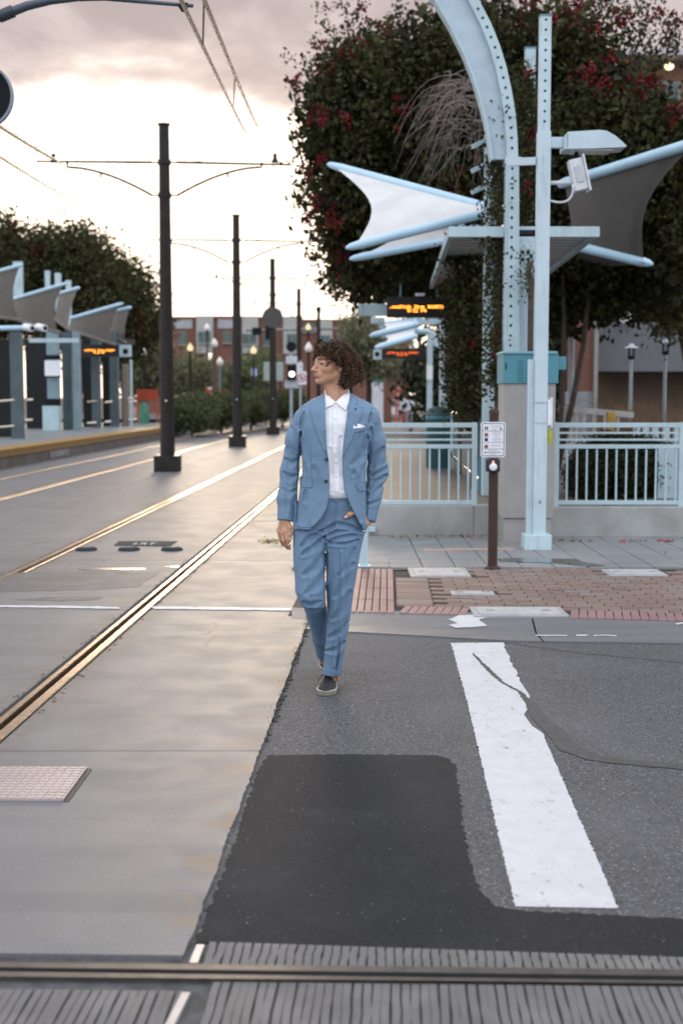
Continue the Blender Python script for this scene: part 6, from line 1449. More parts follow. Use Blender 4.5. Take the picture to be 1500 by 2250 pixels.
# low building with grey fascia
Yb = 33.0; rt = root('low_pavilion', P(1420, 960, Yb), 'low pavilion with grey roof fascia and tan wall at right', 'building')
A, B = P(1308, 708, Yb), P(1800, 816, Yb); q = MB(); q.box(((A.x + B.x) / 2, Yb + 4, (A.z + B.z) / 2), (B.x - A.x, 8, A.z - B.z)); mk('roof_fascia', q, M('grey_fascia', (.115, .12, .13), .6, 0, .08, 2), rt)
q = MB(); A2, B2 = P(1300, 816, Yb + 1.2), P(1800, 900, Yb + 1.2); q.box(((A2.x + B2.x) / 2, Yb + 4.2, B.z / 2), (B2.x - A2.x, 6, B.z)); mk('wall', q, M('tan_wall', (.11, .072, .04), .7, 0, .15, 1.5), rt)
q = MB(); A2, B2 = P(1262, 672, Yb - 1), P(1308, 860, Yb - 1); q.box(((A2.x + B2.x) / 2, Yb - .5, (A2.z + B2.z) / 2), (B2.x - A2.x, 1, A2.z - B2.z)); mk('brick_pier', q, BRK, rt)
q = MB(); q.box(((A2.x + B2.x) / 2, Yb - .5, B2.z / 2), (B2.x - A2.x + .06, 1.05, B2.z)); mk('pier_base', q, M('pier_grey', (.24, .25, .26), .7), rt)
for px in (1258, 1310):
    A2 = P(px, 666, Yb - 1.1); q = MB(); q.box((A2.x, Yb - 1.05, A2.z / 2), (W(8, Yb), .2, A2.z)); mk('pier_trim', q, M('trim_grey', (.25, .24, .22), .6) if px == 1258 else bpy.data.materials['trim_grey'], rt)
q = MB(); A2, B2 = P(1362, 708, Yb - .2), P(1382, 690, Yb - .2); q.beam(A2, B2, .2, .12); fl_ = mk('floodlight_arm', q, M('arm_grey', (.35, .37, .38), .5), rt)
q = MB(); c = P(1381, 701, Yb - .3); q.sphere(c, W(7, Yb), 12, 8, sq=(1, 1, .6)); mk('floodlight', q, M_emit('floodlight_white', (.95, .97, 1), 1.6), fl_)
# lantern posts
def lantern(px, py, Y, label, s=1.0):
    c = P(px, py, Y); rt = root('lantern_post', (c.x, Y, 0), label, 'lamp post', 'slim lantern posts by the pavilion'); u = W(1, Y) * s
    q = MB(); q.cyl((c.x, Y, 0), u * 4, c.z - 14 * u, 10); mk('post', q, M_LP, rt, smooth=40)
    q = MB(); q.lathe((c.x, Y, c.z + 10 * u), [(15 * u, 0), (14 * u, 2 * u), (7 * u, 4 * u), (5 * u, 9 * u), (1 * u, 10 * u)], 16); mk('hood', q, M('hood_pale', (.42, .44, .52), .4) if 'hood_pale' not in bpy.data.materials else bpy.data.materials['hood_pale'], rt, smooth=40)
    for k in range(4):
        a = math.pi / 4 + k * math.pi / 2; q = MB(); q.cyl((c.x + 7 * u * math.cos(a), Y + 7 * u * math.sin(a), c.z - 10 * u), u * 1.1, 20 * u, 6); mk('strut', q, BLACK, rt)
    q = MB(); q.lathe((c.x, Y, c.z - 15 * u), [(4 * u, 0), (8 * u, 2 * u), (8 * u, 6 * u), (3 * u, 9 * u)], 12); mk('lamp_cup', q, BLACK, rt, smooth=40)
M_LP = M('lantern_post_grey', (.30, .32, .36), .5, .2)
lantern(1386, 775, 27, 'left lantern post in front of the grey fascia'); lantern(1461, 765, 25.5, 'right lantern post in front of the grey fascia'); lantern(1255, 722, 24, 'lantern post with wide pale hood beside the brick pier', 1.25)
# dry ornamental grass in front of the tan wall
q = MB(); rt = root('ornamental_grass', P(1420, 960, 26), 'tall dry brown ornamental grass in front of the tan wall', 'grass')
for i in range(420):
    b = P(random.gauss(1425, 40), 960, 26 + random.gauss(0, .5)); b.z = .3; ln = random.uniform(.7, 1.7); dx = random.gauss(-.1, .45); pts = []
    for k in range(5):
        u = k / 4; pts.append(b + Vector((dx * ln * u * u * 1.2, random.gauss(0, .02), ln * (u - .25 * u * u))))
    q.tube(pts, [.008, .007, .006, .004, .002], 3, cap=False)
mk('blades', q, M('dry_grass', (.17, .10, .06), .8, 0, .3, 10), rt, kind='stuff', fix=False)
tree('street_tree', 'yellow-green leafy tree at the right border above the lanterns', [(1490, 690, 50, 40, 24, 1.0), (1510, 640, 50, 40, 24, 1), (1460, 655, 28, 18, 24, .7)], 24, leafmat('yellowgreen_leaf', (.10, .095, .035)), 160, 22, .10, .16, 61, False, base_px=1560)
tree('street_tree', 'dark dense tree closing the gap behind the brown sail', [(1330, 640, 130, 75, 38, 3), (1430, 640, 110, 70, 38, 3), (1240, 700, 70, 120, 38, 2.5), (1230, 830, 60, 90, 37, 2)], 38, LEAF_B, 520, 30, .26, .45, 62, base_px=1228)
tree('street_tree', 'dark tree in the depth of the right platform between vines', [(1060, 760, 80, 130, 40, 2.5), (1000, 840, 80, 60, 44, 2)], 42, LEAF_B, 420, 28, .25, .45, 63, base_px=1078)
# brick tower block at the upper right
Yr = 62.0; rt = root('brick_block', P(1480, 900, Yr), 'tall brick building with pale cornice at the upper right corner', 'building')
A, B = P(1385, 150, Yr), P(1800, 150, Yr); q = MB(); q.box(((A.x + B.x) / 2, Yr + 6, A.z / 2), (B.x - A.x, 12, A.z)); mk('wall', q, BRK, rt)
q = MB(); C = P(1380, 122, Yr); q.box(((A.x + B.x) / 2, Yr + 5.6, (C.z + P(1380, 134, Yr).z) / 2), (B.x - A.x + .8, 13.5, C.z - P(1380, 134, Yr).z)); mk('cornice', q, M('pale_cornice', (.42, .40, .42), .6), rt)
q = MB(); D = P(1380, 134, Yr); q.box(((A.x + B.x) / 2, Yr + 6, (D.z + A.z) / 2), (B.x - A.x - .2, 12, D.z - A.z)); mk('soffit', q, M('soffit_brown', (.12, .08, .07), .7), rt)
for i in range(3):
    for j in range(5):
        C, D = P(1408 + i * 52, 185 + j * 95, Yr), P(1436 + i * 52, 235 + j * 95, Yr); q = MB(); q.box(((C.x + D.x) / 2, Yr - .02, (C.z + D.z) / 2), (D.x - C.x + .2, .1, C.z - D.z + .2)); w_ = mk('window', q, WFR, rt)
        q = MB(); q.box(((C.x + D.x) / 2, Yr - .09, (C.z + D.z) / 2), (D.x - C.x, .04, C.z - D.z)); mk('pane', q, WIN, w_)
q = MB(); c = P(1469, 146, Yr - .7); q.sphere(c, W(9, Yr), 14, 10, sq=(1.1, 1, .8)); mk('soffit_lamp', q, M_emit('warm_soffit_lamp', (1, .82, .5), 2.2), rt)
# ================================================================== THE MAN (signed distance fields meshed with surface nets)
from mathutils.geometry import delaunay_2d_cdt
YM = 7.0
def pm(px, py, dy=0.0): return np.array(P(px, py, YM + dy))
UM = YM / F_PX
def surface_nets(f, lo, hi, h):
    lo = np.array(lo, float); n = np.ceil((np.array(hi) - lo) / h).astype(int) + 1
    ax = [lo[i] + h * np.arange(n[i]) for i in range(3)]
    B = 5; nb_ = -(-n // B)
    cb = np.stack(np.meshgrid(*[lo[i] + h * (np.arange(nb_[i]) * B + (B - 1) / 2) for i in range(3)], indexing='ij'), -1).reshape(-1, 3)
    fc = f(cb); near_ = np.abs(fc) < h * B * .95 + .012
    V = np.repeat(np.repeat(np.repeat(fc.reshape(nb_), B, 0), B, 1), B, 2).astype(np.float32)
    bi = np.argwhere(near_.reshape(nb_)); off_ = np.stack(np.meshgrid(np.arange(B), np.arange(B), np.arange(B), indexing='ij'), -1).reshape(-1, 3)
    for s0 in range(0, len(bi), 3000):
        ii = (bi[s0:s0 + 3000, None, :] * B + off_[None]).reshape(-1, 3); V[tuple(ii.T)] = f(lo + ii * h)
    V = V[:n[0], :n[1], :n[2]]
    S = V < 0
    def cn(A, a, b, c): return A[a:n[0] - 1 + a, b:n[1] - 1 + b, c:n[2] - 1 + c]
    cnt = sum(cn(S, a, b, c).astype(np.int8) for a in (0, 1) for b in (0, 1) for c in (0, 1)); act = (cnt > 0) & (cnt < 8)
    I = np.argwhere(act); acc = np.zeros((len(I), 3)); num = np.zeros(len(I))
    cs = [(a, b, c) for a in (0, 1) for b in (0, 1) for c in (0, 1)]
    for p in cs:
        for q in cs:
            if sum(q) - sum(p) == 1 and all(q[i] >= p[i] for i in range(3)):
                va = V[I[:, 0] + p[0], I[:, 1] + p[1], I[:, 2] + p[2]]; vb = V[I[:, 0] + q[0], I[:, 1] + q[1], I[:, 2] + q[2]]
                m = (va < 0) != (vb < 0); t_ = np.where(m, va / np.where(m, va - vb, 1), 0)
                pos = np.array(p)[None] + t_[:, None] * (np.array(q) - np.array(p))[None]; acc += np.where(m[:, None], pos, 0); num += m
    Vt = lo + (I + acc / num[:, None]) * h
    idx = np.full(act.shape, -1, np.int32); idx[tuple(I.T)] = np.arange(len(I)); Fs = []
    for d in range(3):
        e1, e2 = (d + 1) % 3, (d + 2) % 3; sl0 = [slice(1, -1)] * 3; sl0[d] = slice(0, -1); sl1 = [slice(1, -1)] * 3; sl1[d] = slice(1, None)
        A, B = S[tuple(sl0)], S[tuple(sl1)]
        for flip in (False, True):
            E = np.argwhere((A & ~B) if not flip else (~A & B)); o = np.ones(3, int); o[d] = 0; E = E + o
            def at(s1, s2): q = E.copy(); q[:, e1] -= s1; q[:, e2] -= s2; return idx[tuple(q.T)]
            Q = np.stack([at(1, 1), at(0, 1), at(0, 0), at(1, 0)], 1); Fs.append(Q[:, ::-1] if flip else Q)
    Fq = np.concatenate(Fs); Fq = Fq[(Fq >= 0).all(1)]
    return Vt, Fq
def relax(V, Fq, it=1, lam=.5):
    for _ in range(it):
        s = np.zeros_like(V); c = np.zeros(len(V))
        for a, b in ((0, 1), (1, 2), (2, 3), (3, 0)):
            for i, j in ((a, b), (b, a)): np.add.at(s, Fq[:, i], V[Fq[:, j]]); np.add.at(c, Fq[:, i], 1)
        V = V + lam * (s / np.maximum(c, 1)[:, None] - V)
    return V
def smin(a, b, k): h = np.clip(.5 + .5 * (b - a) / k, 0, 1); return b + (a - b) * h - k * h * (1 - h)
def smax(a, b, k): return -smin(-a, -b, k)
def cap(p, a, b, ra, rb):
    a, b = np.asarray(a), np.asarray(b); ab = b - a; t_ = np.clip(((p - a) @ ab) / (ab @ ab), 0, 1); return np.linalg.norm(p - a - t_[:, None] * ab, axis=1) - (ra + (rb - ra) * t_)
def chain(p, pts, rs, k=.0):
    d = None
    for i in range(len(pts) - 1):
        e = cap(p, pts[i], pts[i + 1], rs[i], rs[i + 1]); d = e if d is None else (smin(d, e, k) if k else np.minimum(d, e))
    return d
def ell(p, c, r): q = (p - np.asarray(c)) / np.asarray(r); k0 = np.linalg.norm(q, axis=1); k1 = np.linalg.norm(q / np.asarray(r), axis=1) + 1e-9; return k0 * (k0 - 1) / k1
def loft(p, rows, nexp=2.3, dz=.0, da=0.0):
    # rows: (py, xl, xr, dyc, halfdepth) photo pixels, from top to bottom
    R_ = []
    for (py, xl, xr, dy, b) in rows:
        A, B = pm(xl, py, dy), pm(xr, py, dy); R_.append((A[2], (A[0] + B[0]) / 2, (B[0] - A[0]) / 2 + da, YM + dy, b + da))
    R_ = np.array(sorted(R_)); z = p[:, 2]
    cx, a, cy, b = (np.interp(z, R_[:, 0], R_[:, i]) for i in (1, 2, 3, 4))
    q = (np.abs((p[:, 0] - cx) / a) ** nexp + np.abs((p[:, 1] - cy) / b) ** nexp) ** (1 / nexp)
    d = (q - 1) * np.minimum(a, b); return np.maximum(d, np.maximum(z - R_[-1, 0], R_[0, 0] - z))
_lat = np.random.default_rng(5).random((32, 32, 32)).astype(np.float32)
def vnoise(p, s):
    q = p * s; i = np.floor(q).astype(int); f_ = q - i; f_ = f_ * f_ * (3 - 2 * f_); r = 0
    for a in (0, 1):
        for b in (0, 1):
            for c in (0, 1):
                w_ = (f_[:, 0] if a else 1 - f_[:, 0]) * (f_[:, 1] if b else 1 - f_[:, 1]) * (f_[:, 2] if c else 1 - f_[:, 2]); r = r + w_ * _lat[(i[:, 0] + a) % 32, (i[:, 1] + b) % 32, (i[:, 2] + c) % 32]
    return r - .5
def creases(p, lst, front=True):
    # groove lines drawn on the front (photo pixels): (pts, width px, depth m)
    d = np.zeros(len(p))
    for pts, wd, dep in lst:
        q = np.array([pm(a, b, -.08)[[0, 2]] for a, b in pts]); m_ = wd * UM * 3.4
        sel = np.nonzero((p[:, 0] > q[:, 0].min() - m_) & (p[:, 0] < q[:, 0].max() + m_) & (p[:, 2] > q[:, 1].min() - m_) & (p[:, 2] < q[:, 1].max() + m_) & (p[:, 1] < YM + .06))[0]
        if not len(sel): continue
        xz = p[sel][:, [0, 2]]; best = np.full(len(sel), 9.)
        for i in range(len(q) - 1):
            ab = q[i + 1] - q[i]; t_ = np.clip(((xz - q[i]) @ ab) / (ab @ ab), 0, 1); taper = np.sin(np.clip((i + t_) / (len(q) - 1), .0, 1) * math.pi) * .5 + .5
            best = np.minimum(best, np.linalg.norm(xz - q[i] - t_[:, None] * ab, axis=1) / np.maximum(taper, .3))
        u = best / (wd * UM); d[sel] += 1.45 * dep * (np.exp(-u * u) - .45 * np.exp(-((u - 1.9) ** 2) * 1.6))
    return np.where(p[:, 1] < YM + .06, d, 0) if front else d
def poly_sdf(xz, poly):
    d = np.full(len(xz), 9e9); ins = np.zeros(len(xz), bool); n = len(poly)
    for i in range(n):
        a, b = poly[i], poly[(i + 1) % n]; e = b - a; w_ = xz - a; t_ = np.clip((w_ @ e) / (e @ e), 0, 1); d = np.minimum(d, np.linalg.norm(w_ - t_[:, None] * e, axis=1))
        c = (a[1] <= xz[:, 1]) != (b[1] <= xz[:, 1]); xx = a[0] + (xz[:, 1] - a[1]) / np.where(np.abs(e[1]) < 1e-12, 1e-12, e[1]) * e[0]; ins ^= c & (xz[:, 0] < xx)
    return np.where(ins, -d, d)
def ppoly(pts, dy=-.12): return np.array([pm(a, b, dy)[[0, 2]] for a, b in pts])
def sdf_obj(name, f, lo, hi, h, mat, parent, rl=1, lam=.5):
    V, Fq = surface_nets(f, lo, hi, h); V = relax(V, Fq, rl, lam) if rl else V
    o = foliage(name, V, Fq, mat, parent); o.data.polygons.foreach_set('use_smooth', [True] * len(Fq)); return o
def bbox(pts, pad): p = np.array(pts); return p.min(0) - pad, p.max(0) + pad

# ---- materials
def fabric(name, col, col2, wv=900.):
    m = bpy.data.materials.new(name); m.use_nodes = True; t = NT(m.node_tree); g = t.n('ShaderNodeTexCoord').outputs['Object']
    w1 = t.noise(t.vscale(g, (1, 1, .12)), wv, 2, .6); w2 = t.noise(t.vscale(g, (.12, 1, 1)), wv, 2, .6); big = t.noise(g, 6, 4, .6)
    c = t.mix(t.ramp(t.m('ADD', t.m('MULTIPLY', w1, .5), t.m('MULTIPLY', w2, .5)), .35, .65), col, col2); c = t.mix(t.m('MULTIPLY', t.ramp(big, .35, .7), .25), c, tuple(x * .86 for x in col))
    wr = t.noise(t.vscale(g, (1, 1, .45)), 16, 4, .6, .8)
    nr = t.n('ShaderNodeBump', {'Strength': .35, 'Distance': .012, 'Height': wr}).outputs[0]
    nr = t.n('ShaderNodeBump', {'Strength': .12, 'Distance': .001, 'Height': w1, 'Normal': nr}).outputs[0]
    t.n('ShaderNodeOutputMaterial', {0: t.n('ShaderNodeBsdfPrincipled', {'Base Color': c, 'Roughness': .62, 'Specular IOR Level': .35, 'Sheen Weight': .08, 'Sheen Roughness': .4, 'Sheen Tint': (.75, .85, 1, 1), 'Normal': nr})}); return m
SUIT = fabric('blue_suit_wool', (.108, .182, .272), (.165, .256, .362)); SUIT_P = fabric('blue_trouser_wool', (.100, .170, .262), (.146, .232, .338)); SEAM_SHADE = M('suit_seam_shade', (.035, .062, .115), .7); SHIRT = fabric('white_shirt_cotton', (.72, .72, .75), (.79, .79, .81))
def skinmat():
    m = bpy.data.materials.new('skin'); m.use_nodes = True; t = NT(m.node_tree); g = t.n('ShaderNodeTexCoord').outputs['Object']
    at = t.n('ShaderNodeAttribute', attribute_name='lip').outputs['Fac']; br = t.n('ShaderNodeAttribute', attribute_name='brow').outputs['Fac']
    c = t.mix(t.ramp(t.noise(g, 30, 4), .3, .7), (.44, .235, .145), (.51, .285, .18)); c = t.mix(at, c, (.36, .115, .095)); c = t.mix(br, c, (.05, .026, .016))
    nr = t.n('ShaderNodeBump', {'Strength': .15, 'Distance': .001, 'Height': t.noise(g, 500, 3)}).outputs[0]
    t.n('ShaderNodeOutputMaterial', {0: t.n('ShaderNodeBsdfPrincipled', {'Base Color': c, 'Roughness': .48, 'Specular IOR Level': .4, 'Subsurface Weight': .12, 'Subsurface Radius': (.012, .005, .003), 'Subsurface Scale': .6, 'Normal': nr})}); return m
SKIN = skinmat()
HAIRM = bpy.data.materials.new('curly_hair'); HAIRM.use_nodes = True; t = NT(HAIRM.node_tree); tip = t.n('ShaderNodeAttribute', attribute_name='tip').outputs['Fac']; rn = t.n('ShaderNodeNewGeometry').outputs['Random Per Island']
hc = t.mix(tip, (.020, .011, .0065), (.13, .062, .025)); hc = t.mix(t.m('MULTIPLY', t.ramp(rn, .55, 1.0), t.m('MULTIPLY', tip, .8)), hc, (.36, .19, .08))  # golden tips: sunlit highlights put into the strand colour
hb = t.n('ShaderNodeBsdfPrincipled', {'Base Color': hc, 'Roughness': .27, 'Specular IOR Level': .7}); tr_ = t.n('ShaderNodeBsdfTranslucent', {'Color': hc})
t.n('ShaderNodeOutputMaterial', {0: t.n('ShaderNodeMixShader', {0: .28, 1: hb.outputs[0], 2: tr_.outputs[0]})})

man = root('person', (float(pm(725, 1500)[0]), YM, 0), 'young man in a blue suit and white shirt walking, hand in pocket', 'person')

# ---- jacket
JROWS = [(864, 712, 772, .035, .050), (868, 704, 780, .03, .066), (874, 692, 790, .02, .080), (882, 676, 806, .012, .092), (892, 662, 820, .005, .102), (906, 655, 828, .0, .112), (940, 655, 824, -.005, .125), (985, 661, 809, -.008, .128), (1020, 661, 806, -.008, .124), (1060, 657, 806, -.008, .128), (1110, 650, 807, -.008, .142), (1160, 643, 807, -.012, .155)]
SL = [pm(666, 921, .0), pm(650, 965, .012), pm(637, 1035, .02), pm(630, 1095, -.01), pm(626.5, 1146, -.035)]; SLr = [.050, .050, .047, .0455, .0445]
SR = [pm(814, 923, .0), pm(824, 970, .02), pm(829, 1035, .055), pm(817, 1092, .03), pm(806, 1146, .0)]; SRr = [.050, .051, .051, .047, .0445]
OPEN = ppoly([(713, 845), (713, 868), (715, 930), (718, 985), (722, 1010), (724, 1060), (723, 1092), (717, 1118), (706, 1138), (694, 1151), (684, 1160), (676, 1180), (800, 1190), (796, 1161), (781, 1134), (765, 1100), (756, 1076), (752, 1040), (751, 1005), (755, 965), (761, 920), (767, 880), (768, 845)])
JC = [([(655, 1005), (668, 1040), (672, 1100)], 8, .004), ([(806, 960), (798, 1000), (772, 1020)], 8, .005), ([(800, 940), (790, 985), (776, 1040)], 9, .0045), ([(808, 1000), (806, 1060), (804, 1150)], 4, .006), ([(660, 950), (659, 1040), (652, 1148)], 4, .006),
      ([(852, 1028), (838, 1040), (816, 1048)], 5, .008), ([(850, 1046), (832, 1056), (812, 1078)], 5, .008), ([(846, 1066), (828, 1078), (812, 1098)], 5, .006), ([(842, 985), (833, 1000), (818, 1030)], 6, .006), ([(815, 940), (812, 970), (812, 1020)], 5, .005), ([(838, 1100), (822, 1108), (806, 1110)], 4, .004),
      ([(626, 1010), (638, 1020), (652, 1012)], 6, .005), ([(622, 1040), (636, 1052), (650, 1046)], 6, .005), ([(620, 1075), (633, 1088), (648, 1078)], 5, .004), ([(640, 940), (648, 965), (658, 985)], 6, .004), ([(632, 985), (634, 1050), (628, 1130)], 6, .003),
      ([(690, 1030), (700, 1080), (694, 1140)], 12, .004), ([(778, 1040), (785, 1090), (790, 1140)], 10, .004), ([(672, 1080), (668, 1120), (664, 1150)], 8, .003), ([(668, 905), (664, 930), (662, 960)], 4, .004), ([(815, 908), (810, 935), (808, 965)], 4, .004)]
def jacket_body(p):
    b = loft(p, JROWS, 2.35)
    l = chain(p, SL, SLr, .03); r = chain(p, SR, SRr, .03)
    for pts, side in ((SL, 0), (SR, 1)):
        d = pts[-1] - pts[-2]; d = d / np.linalg.norm(d); pl_ = (p - (pts[-1] - d * .004)) @ d
        if side == 0: l = np.maximum(l, pl_)
        else: r = np.maximum(r, pl_)
    s = smin(l, r, .01); zt = pm(700, 930)[2]
    k = np.where(p[:, 2] > zt, .022, .010)
    return smin(b, s, k)
def jacket_f(p):
    d = jacket_body(p) + creases(p, JC) + .005 * vnoise(p * np.array([1, 1, .6]), 11.) + .003 * vnoise(p, 28.)
    op = poly_sdf(p[:, [0, 2]], OPEN); hole = np.maximum(op, p[:, 1] - (YM + .03)); d = smax(d, -hole, .006)
    return d
lo, hi = bbox([pm(596, 1168), pm(868, 850)], [0, .24, 0]); jacket = sdf_obj('jacket', jacket_f, lo, hi, .0052, SUIT, man, 1, .45)

# ---- shirt
SROWS = [(862, 716, 766, .03, .045), (872, 706, 776, .02, .068), (890, 680, 800, .01, .085), (930, 664, 815, -.002, .108), (985, 668, 800, -.004, .112), (1040, 668, 798, -.004, .110), (1085, 668, 798, -.006, .114), (1092, 672, 795, -.004, .108)]
SC = [([(728, 905), (729, 980), (733, 1080)], 2.2, .0035), ([(742, 905), (741, 980), (742, 1080)], 2.2, .0035), ([(748, 960), (746, 1020), (752, 1075)], 6, .006), ([(725, 985), (728, 1040), (727, 1080)], 6, .005), ([(722, 1072), (740, 1064), (756, 1078)], 6, .005), ([(735, 1000), (738, 1050), (735, 1085)], 5, .004)]
def shirt_f(p):
    zb = pm(735, 1085)[2]; d = loft(p, SROWS, 2.3) + creases(p, SC) + .0015 * vnoise(p * np.array([1, 1, .4]), 16.); bl = ell(p, pm(738, 1070, -.085), (.06, .035, .045)); d = smin(d, bl, .03)
    xz = p[:, [0, 2]]; return np.maximum(d, -np.maximum(poly_sdf(xz, ppoly([(710, 855), (722, 868), (737, 883), (752, 868), (772, 855)], -.05)), p[:, 1] - (YM + .02)))
lo, hi = bbox([pm(655, 1100), pm(825, 852)], [0, .15, 0]); shirt = sdf_obj('shirt', shirt_f, lo, hi, .0055, SHIRT, man, 1, .4)

# ---- trousers
PEL = [(1083, 682, 790, .0, .098), (1110, 668, 800, .0, .108), (1140, 652, 801, .0, .108), (1168, 645, 798, .0, .112), (1205, 655, 788, .01, .10)]
LEGF = [(1130, 722, 800, .0, .09), (1165, 712, 798, .0, .102), (1200, 711, 794, -.01, .105), (1250, 713, 786, -.02, .095), (1300, 717, 777, -.025, .085), (1347, 719, 771, -.02, .076), (1400, 716, 762, .0, .068), (1440, 712, 755, .02, .063), (1481, 708.5, 750, .035, .062)]
LEGB = [(1130, 650, 724, .0, .09), (1165, 645, 718, -.01, .102), (1211, 643, 719, -.035, .10), (1256, 646, 718, -.055, .092), (1300, 649, 713, -.085, .080), (1318, 655, 712, -.09, .072), (1332, 664, 712, -.085, .058)]
SHIN = [pm(687, 1312, -.06), pm(696, 1352, .08), pm(706, 1400, .22), pm(713, 1440, .34)]; SHr = [.064, .056, .048, .043]
TC = [([(700, 1168), (740, 1150), (772, 1158), (800, 1170)], 5, .008), ([(708, 1180), (740, 1168), (765, 1166)], 4, .007), ([(716, 1186), (728, 1194), (760, 1194), (788, 1186)], 3, .007), ([(716, 1196), (745, 1180), (780, 1176)], 5, .005),
      ([(700, 1172), (680, 1182), (662, 1200)], 6, .007), ([(712, 1180), (690, 1200), (664, 1218)], 6, .006), ([(714, 1175), (715, 1230), (715, 1280)], 4, .008), ([(710, 1215), (695, 1245), (668, 1260)], 8, .005), ([(712, 1250), (700, 1280), (672, 1300)], 8, .005),
      ([(668, 1318), (682, 1325), (704, 1318)], 6, .006), ([(672, 1336), (690, 1341), (708, 1336)], 5, .005), ([(750, 1210), (752, 1300), (745, 1400), (733, 1470)], 5, -.007), ([(778, 1205), (768, 1240), (745, 1262)], 7, .005), ([(776, 1240), (760, 1280), (735, 1310)], 8, .0045), ([(768, 1300), (752, 1340), (730, 1360)], 8, .0045), ([(764, 1370), (748, 1390), (722, 1404)], 7, .005), ([(756, 1415), (740, 1430), (716, 1436)], 6, .006), ([(745, 1400), (742, 1440), (738, 1480)], 3, .008),
      ([(690, 1180), (682, 1240), (684, 1300)], 6, -.005), ([(738, 1100), (741, 1130), (730, 1165)], 3, .004), ([(735, 1150), (716, 1168), (700, 1166)], 4, .006)]
def trouser_f(p):
    d = loft(p, PEL, 2.3); a = loft(p, LEGF, 2.15); b = loft(p, LEGB, 2.15); s = chain(p, SHIN, SHr, .02)
    dd = SHIN[-1] - SHIN[-2]; dd = dd / np.linalg.norm(dd); s = np.maximum(s, (p - SHIN[-1]) @ dd)
    b = smin(b, s, .02); d = smin(d, smin(a, b, .008), .022)
    return d + creases(p, TC) + .007 * vnoise(p * np.array([1, 1, .45]), 10.) + .004 * vnoise(p * np.array([1, 1, .6]), 24.)
lo, hi = bbox([pm(634, 1490), pm(812, 1080)], [0, .0, 0]); lo[1] = YM - .22; hi[1] = YM + .45
trousers = sdf_obj('trousers', trouser_f, lo, hi, .0056, SUIT_P, man, 1, .45)

# ---- thin pieces laid on the cloth
def patch(name, poly_px, f, off, mat, parent, dy=-.12, grid=.012, thick=.004, y0=None, edge=.012, bulge=0.0):
    pl_ = [pm(a, b, dy)[[0, 2]] for a, b in poly_px]; out = []
    for i in range(len(pl_)):
        a, b = pl_[i], pl_[(i + 1) % len(pl_)]; k = max(1, int(np.linalg.norm(b - a) / edge))
        for j in range(k): out.append(a + (b - a) * j / k)
    n = len(out); arr = np.array(out); lo_, hi_ = arr.min(0), arr.max(0); gx, gz = np.meshgrid(np.arange(lo_[0], hi_[0], grid), np.arange(lo_[1], hi_[1], grid)); gp = np.stack([gx.ravel(), gz.ravel()], 1)
    gp = gp[poly_sdf(gp, arr) < -grid * .45] if len(gp) else gp
    pts = [Vector(p_) for p_ in out] + [Vector(p_) for p_ in gp]
    vs, _, fs, *_r = delaunay_2d_cdt(pts, [], [list(range(n))], 1, 1e-6)
    xz = np.array([tuple(v) for v in vs]); y = np.full(len(xz), (YM - .30) if y0 is None else y0); alive = np.ones(len(xz), bool)
    for _ in range(60):
        p3 = np.stack([xz[:, 0], y, xz[:, 1]], 1); d = f(p3); y = np.where(np.abs(d) > .0005, y + np.clip(d, -.01, .03) * .8, y)
    y = np.minimum(y, YM + .06)
    ins = -poly_sdf(xz, arr); y = y - off - bulge * np.clip(ins / .02, 0, 1)
    V = np.stack([xz[:, 0], y, xz[:, 1]], 1); q = MB(); m = len(V); q.add([tuple(v) for v in V], [tuple(f_) for f_ in fs]); q.add([(v[0], v[1] + thick + off * .6, v[2]) for v in V], [])
    from collections import Counter
    cnt = Counter(); dirn = {}
    for f_ in fs:
        for i in range(len(f_)):
            a, b = f_[i], f_[(i + 1) % len(f_)]; cnt[(min(a, b), max(a, b))] += 1; dirn[(min(a, b), max(a, b))] = (a, b)
    for e, c in cnt.items():
        if c == 1: a, b = dirn[e]; q.f.append((a, b, m + b, m + a)); q.mi.append(0)
    return mk(name, q, mat, parent, smooth=50)
def seam(name, pts_px, f, off, parent, r=.0011, dy=-.12, mat=None):  # thin dark tubes on seams and edges, their shadow lines put into the colour
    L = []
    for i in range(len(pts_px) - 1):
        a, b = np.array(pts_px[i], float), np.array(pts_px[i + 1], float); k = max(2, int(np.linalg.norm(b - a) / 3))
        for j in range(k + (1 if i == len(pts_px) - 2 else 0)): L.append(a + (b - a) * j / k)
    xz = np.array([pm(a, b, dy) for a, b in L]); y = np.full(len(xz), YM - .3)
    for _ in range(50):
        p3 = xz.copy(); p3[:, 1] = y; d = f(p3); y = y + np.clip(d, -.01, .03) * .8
    q = MB(); q.tube([(v[0], min(yy_, YM + .05) - off, v[2]) for v, yy_ in zip(xz, y)], r, 5); return mk(name, q, mat or SEAM_SHADE, parent, smooth=True)
patch('lapel', [(713, 866), (706, 866), (697, 873), (689, 884), (682, 890), (680, 897), (690, 932), (704, 972), (719, 1003), (722, 1008), (719, 990), (715, 930)], jacket_f, .005, SUIT, jacket)
patch('lapel', [(767, 870), (776, 868), (783, 877), (787, 884), (780, 889), (792, 893), (797, 898), (788, 928), (772, 968), (753, 1003), (752, 985), (758, 940)], jacket_f, .005, SUIT, jacket)
patch('pocket_flap', [(656, 1051), (685, 1050), (686, 1071), (657, 1072)], jacket_f, .0045, SUIT, jacket)
patch('pocket_flap', [(781, 1063), (806, 1061), (806, 1080), (789, 1080)], jacket_f, .0045, SUIT, jacket)
patch('breast_welt', [(774, 940), (803, 936), (803, 946), (774, 951)], jacket_f, .003, SUIT, jacket)
patch('pocket_square', [(775, 941), (778, 932), (786, 931), (801, 935), (803, 938), (798, 940)], jacket_f, .005, SHIRT, jacket)
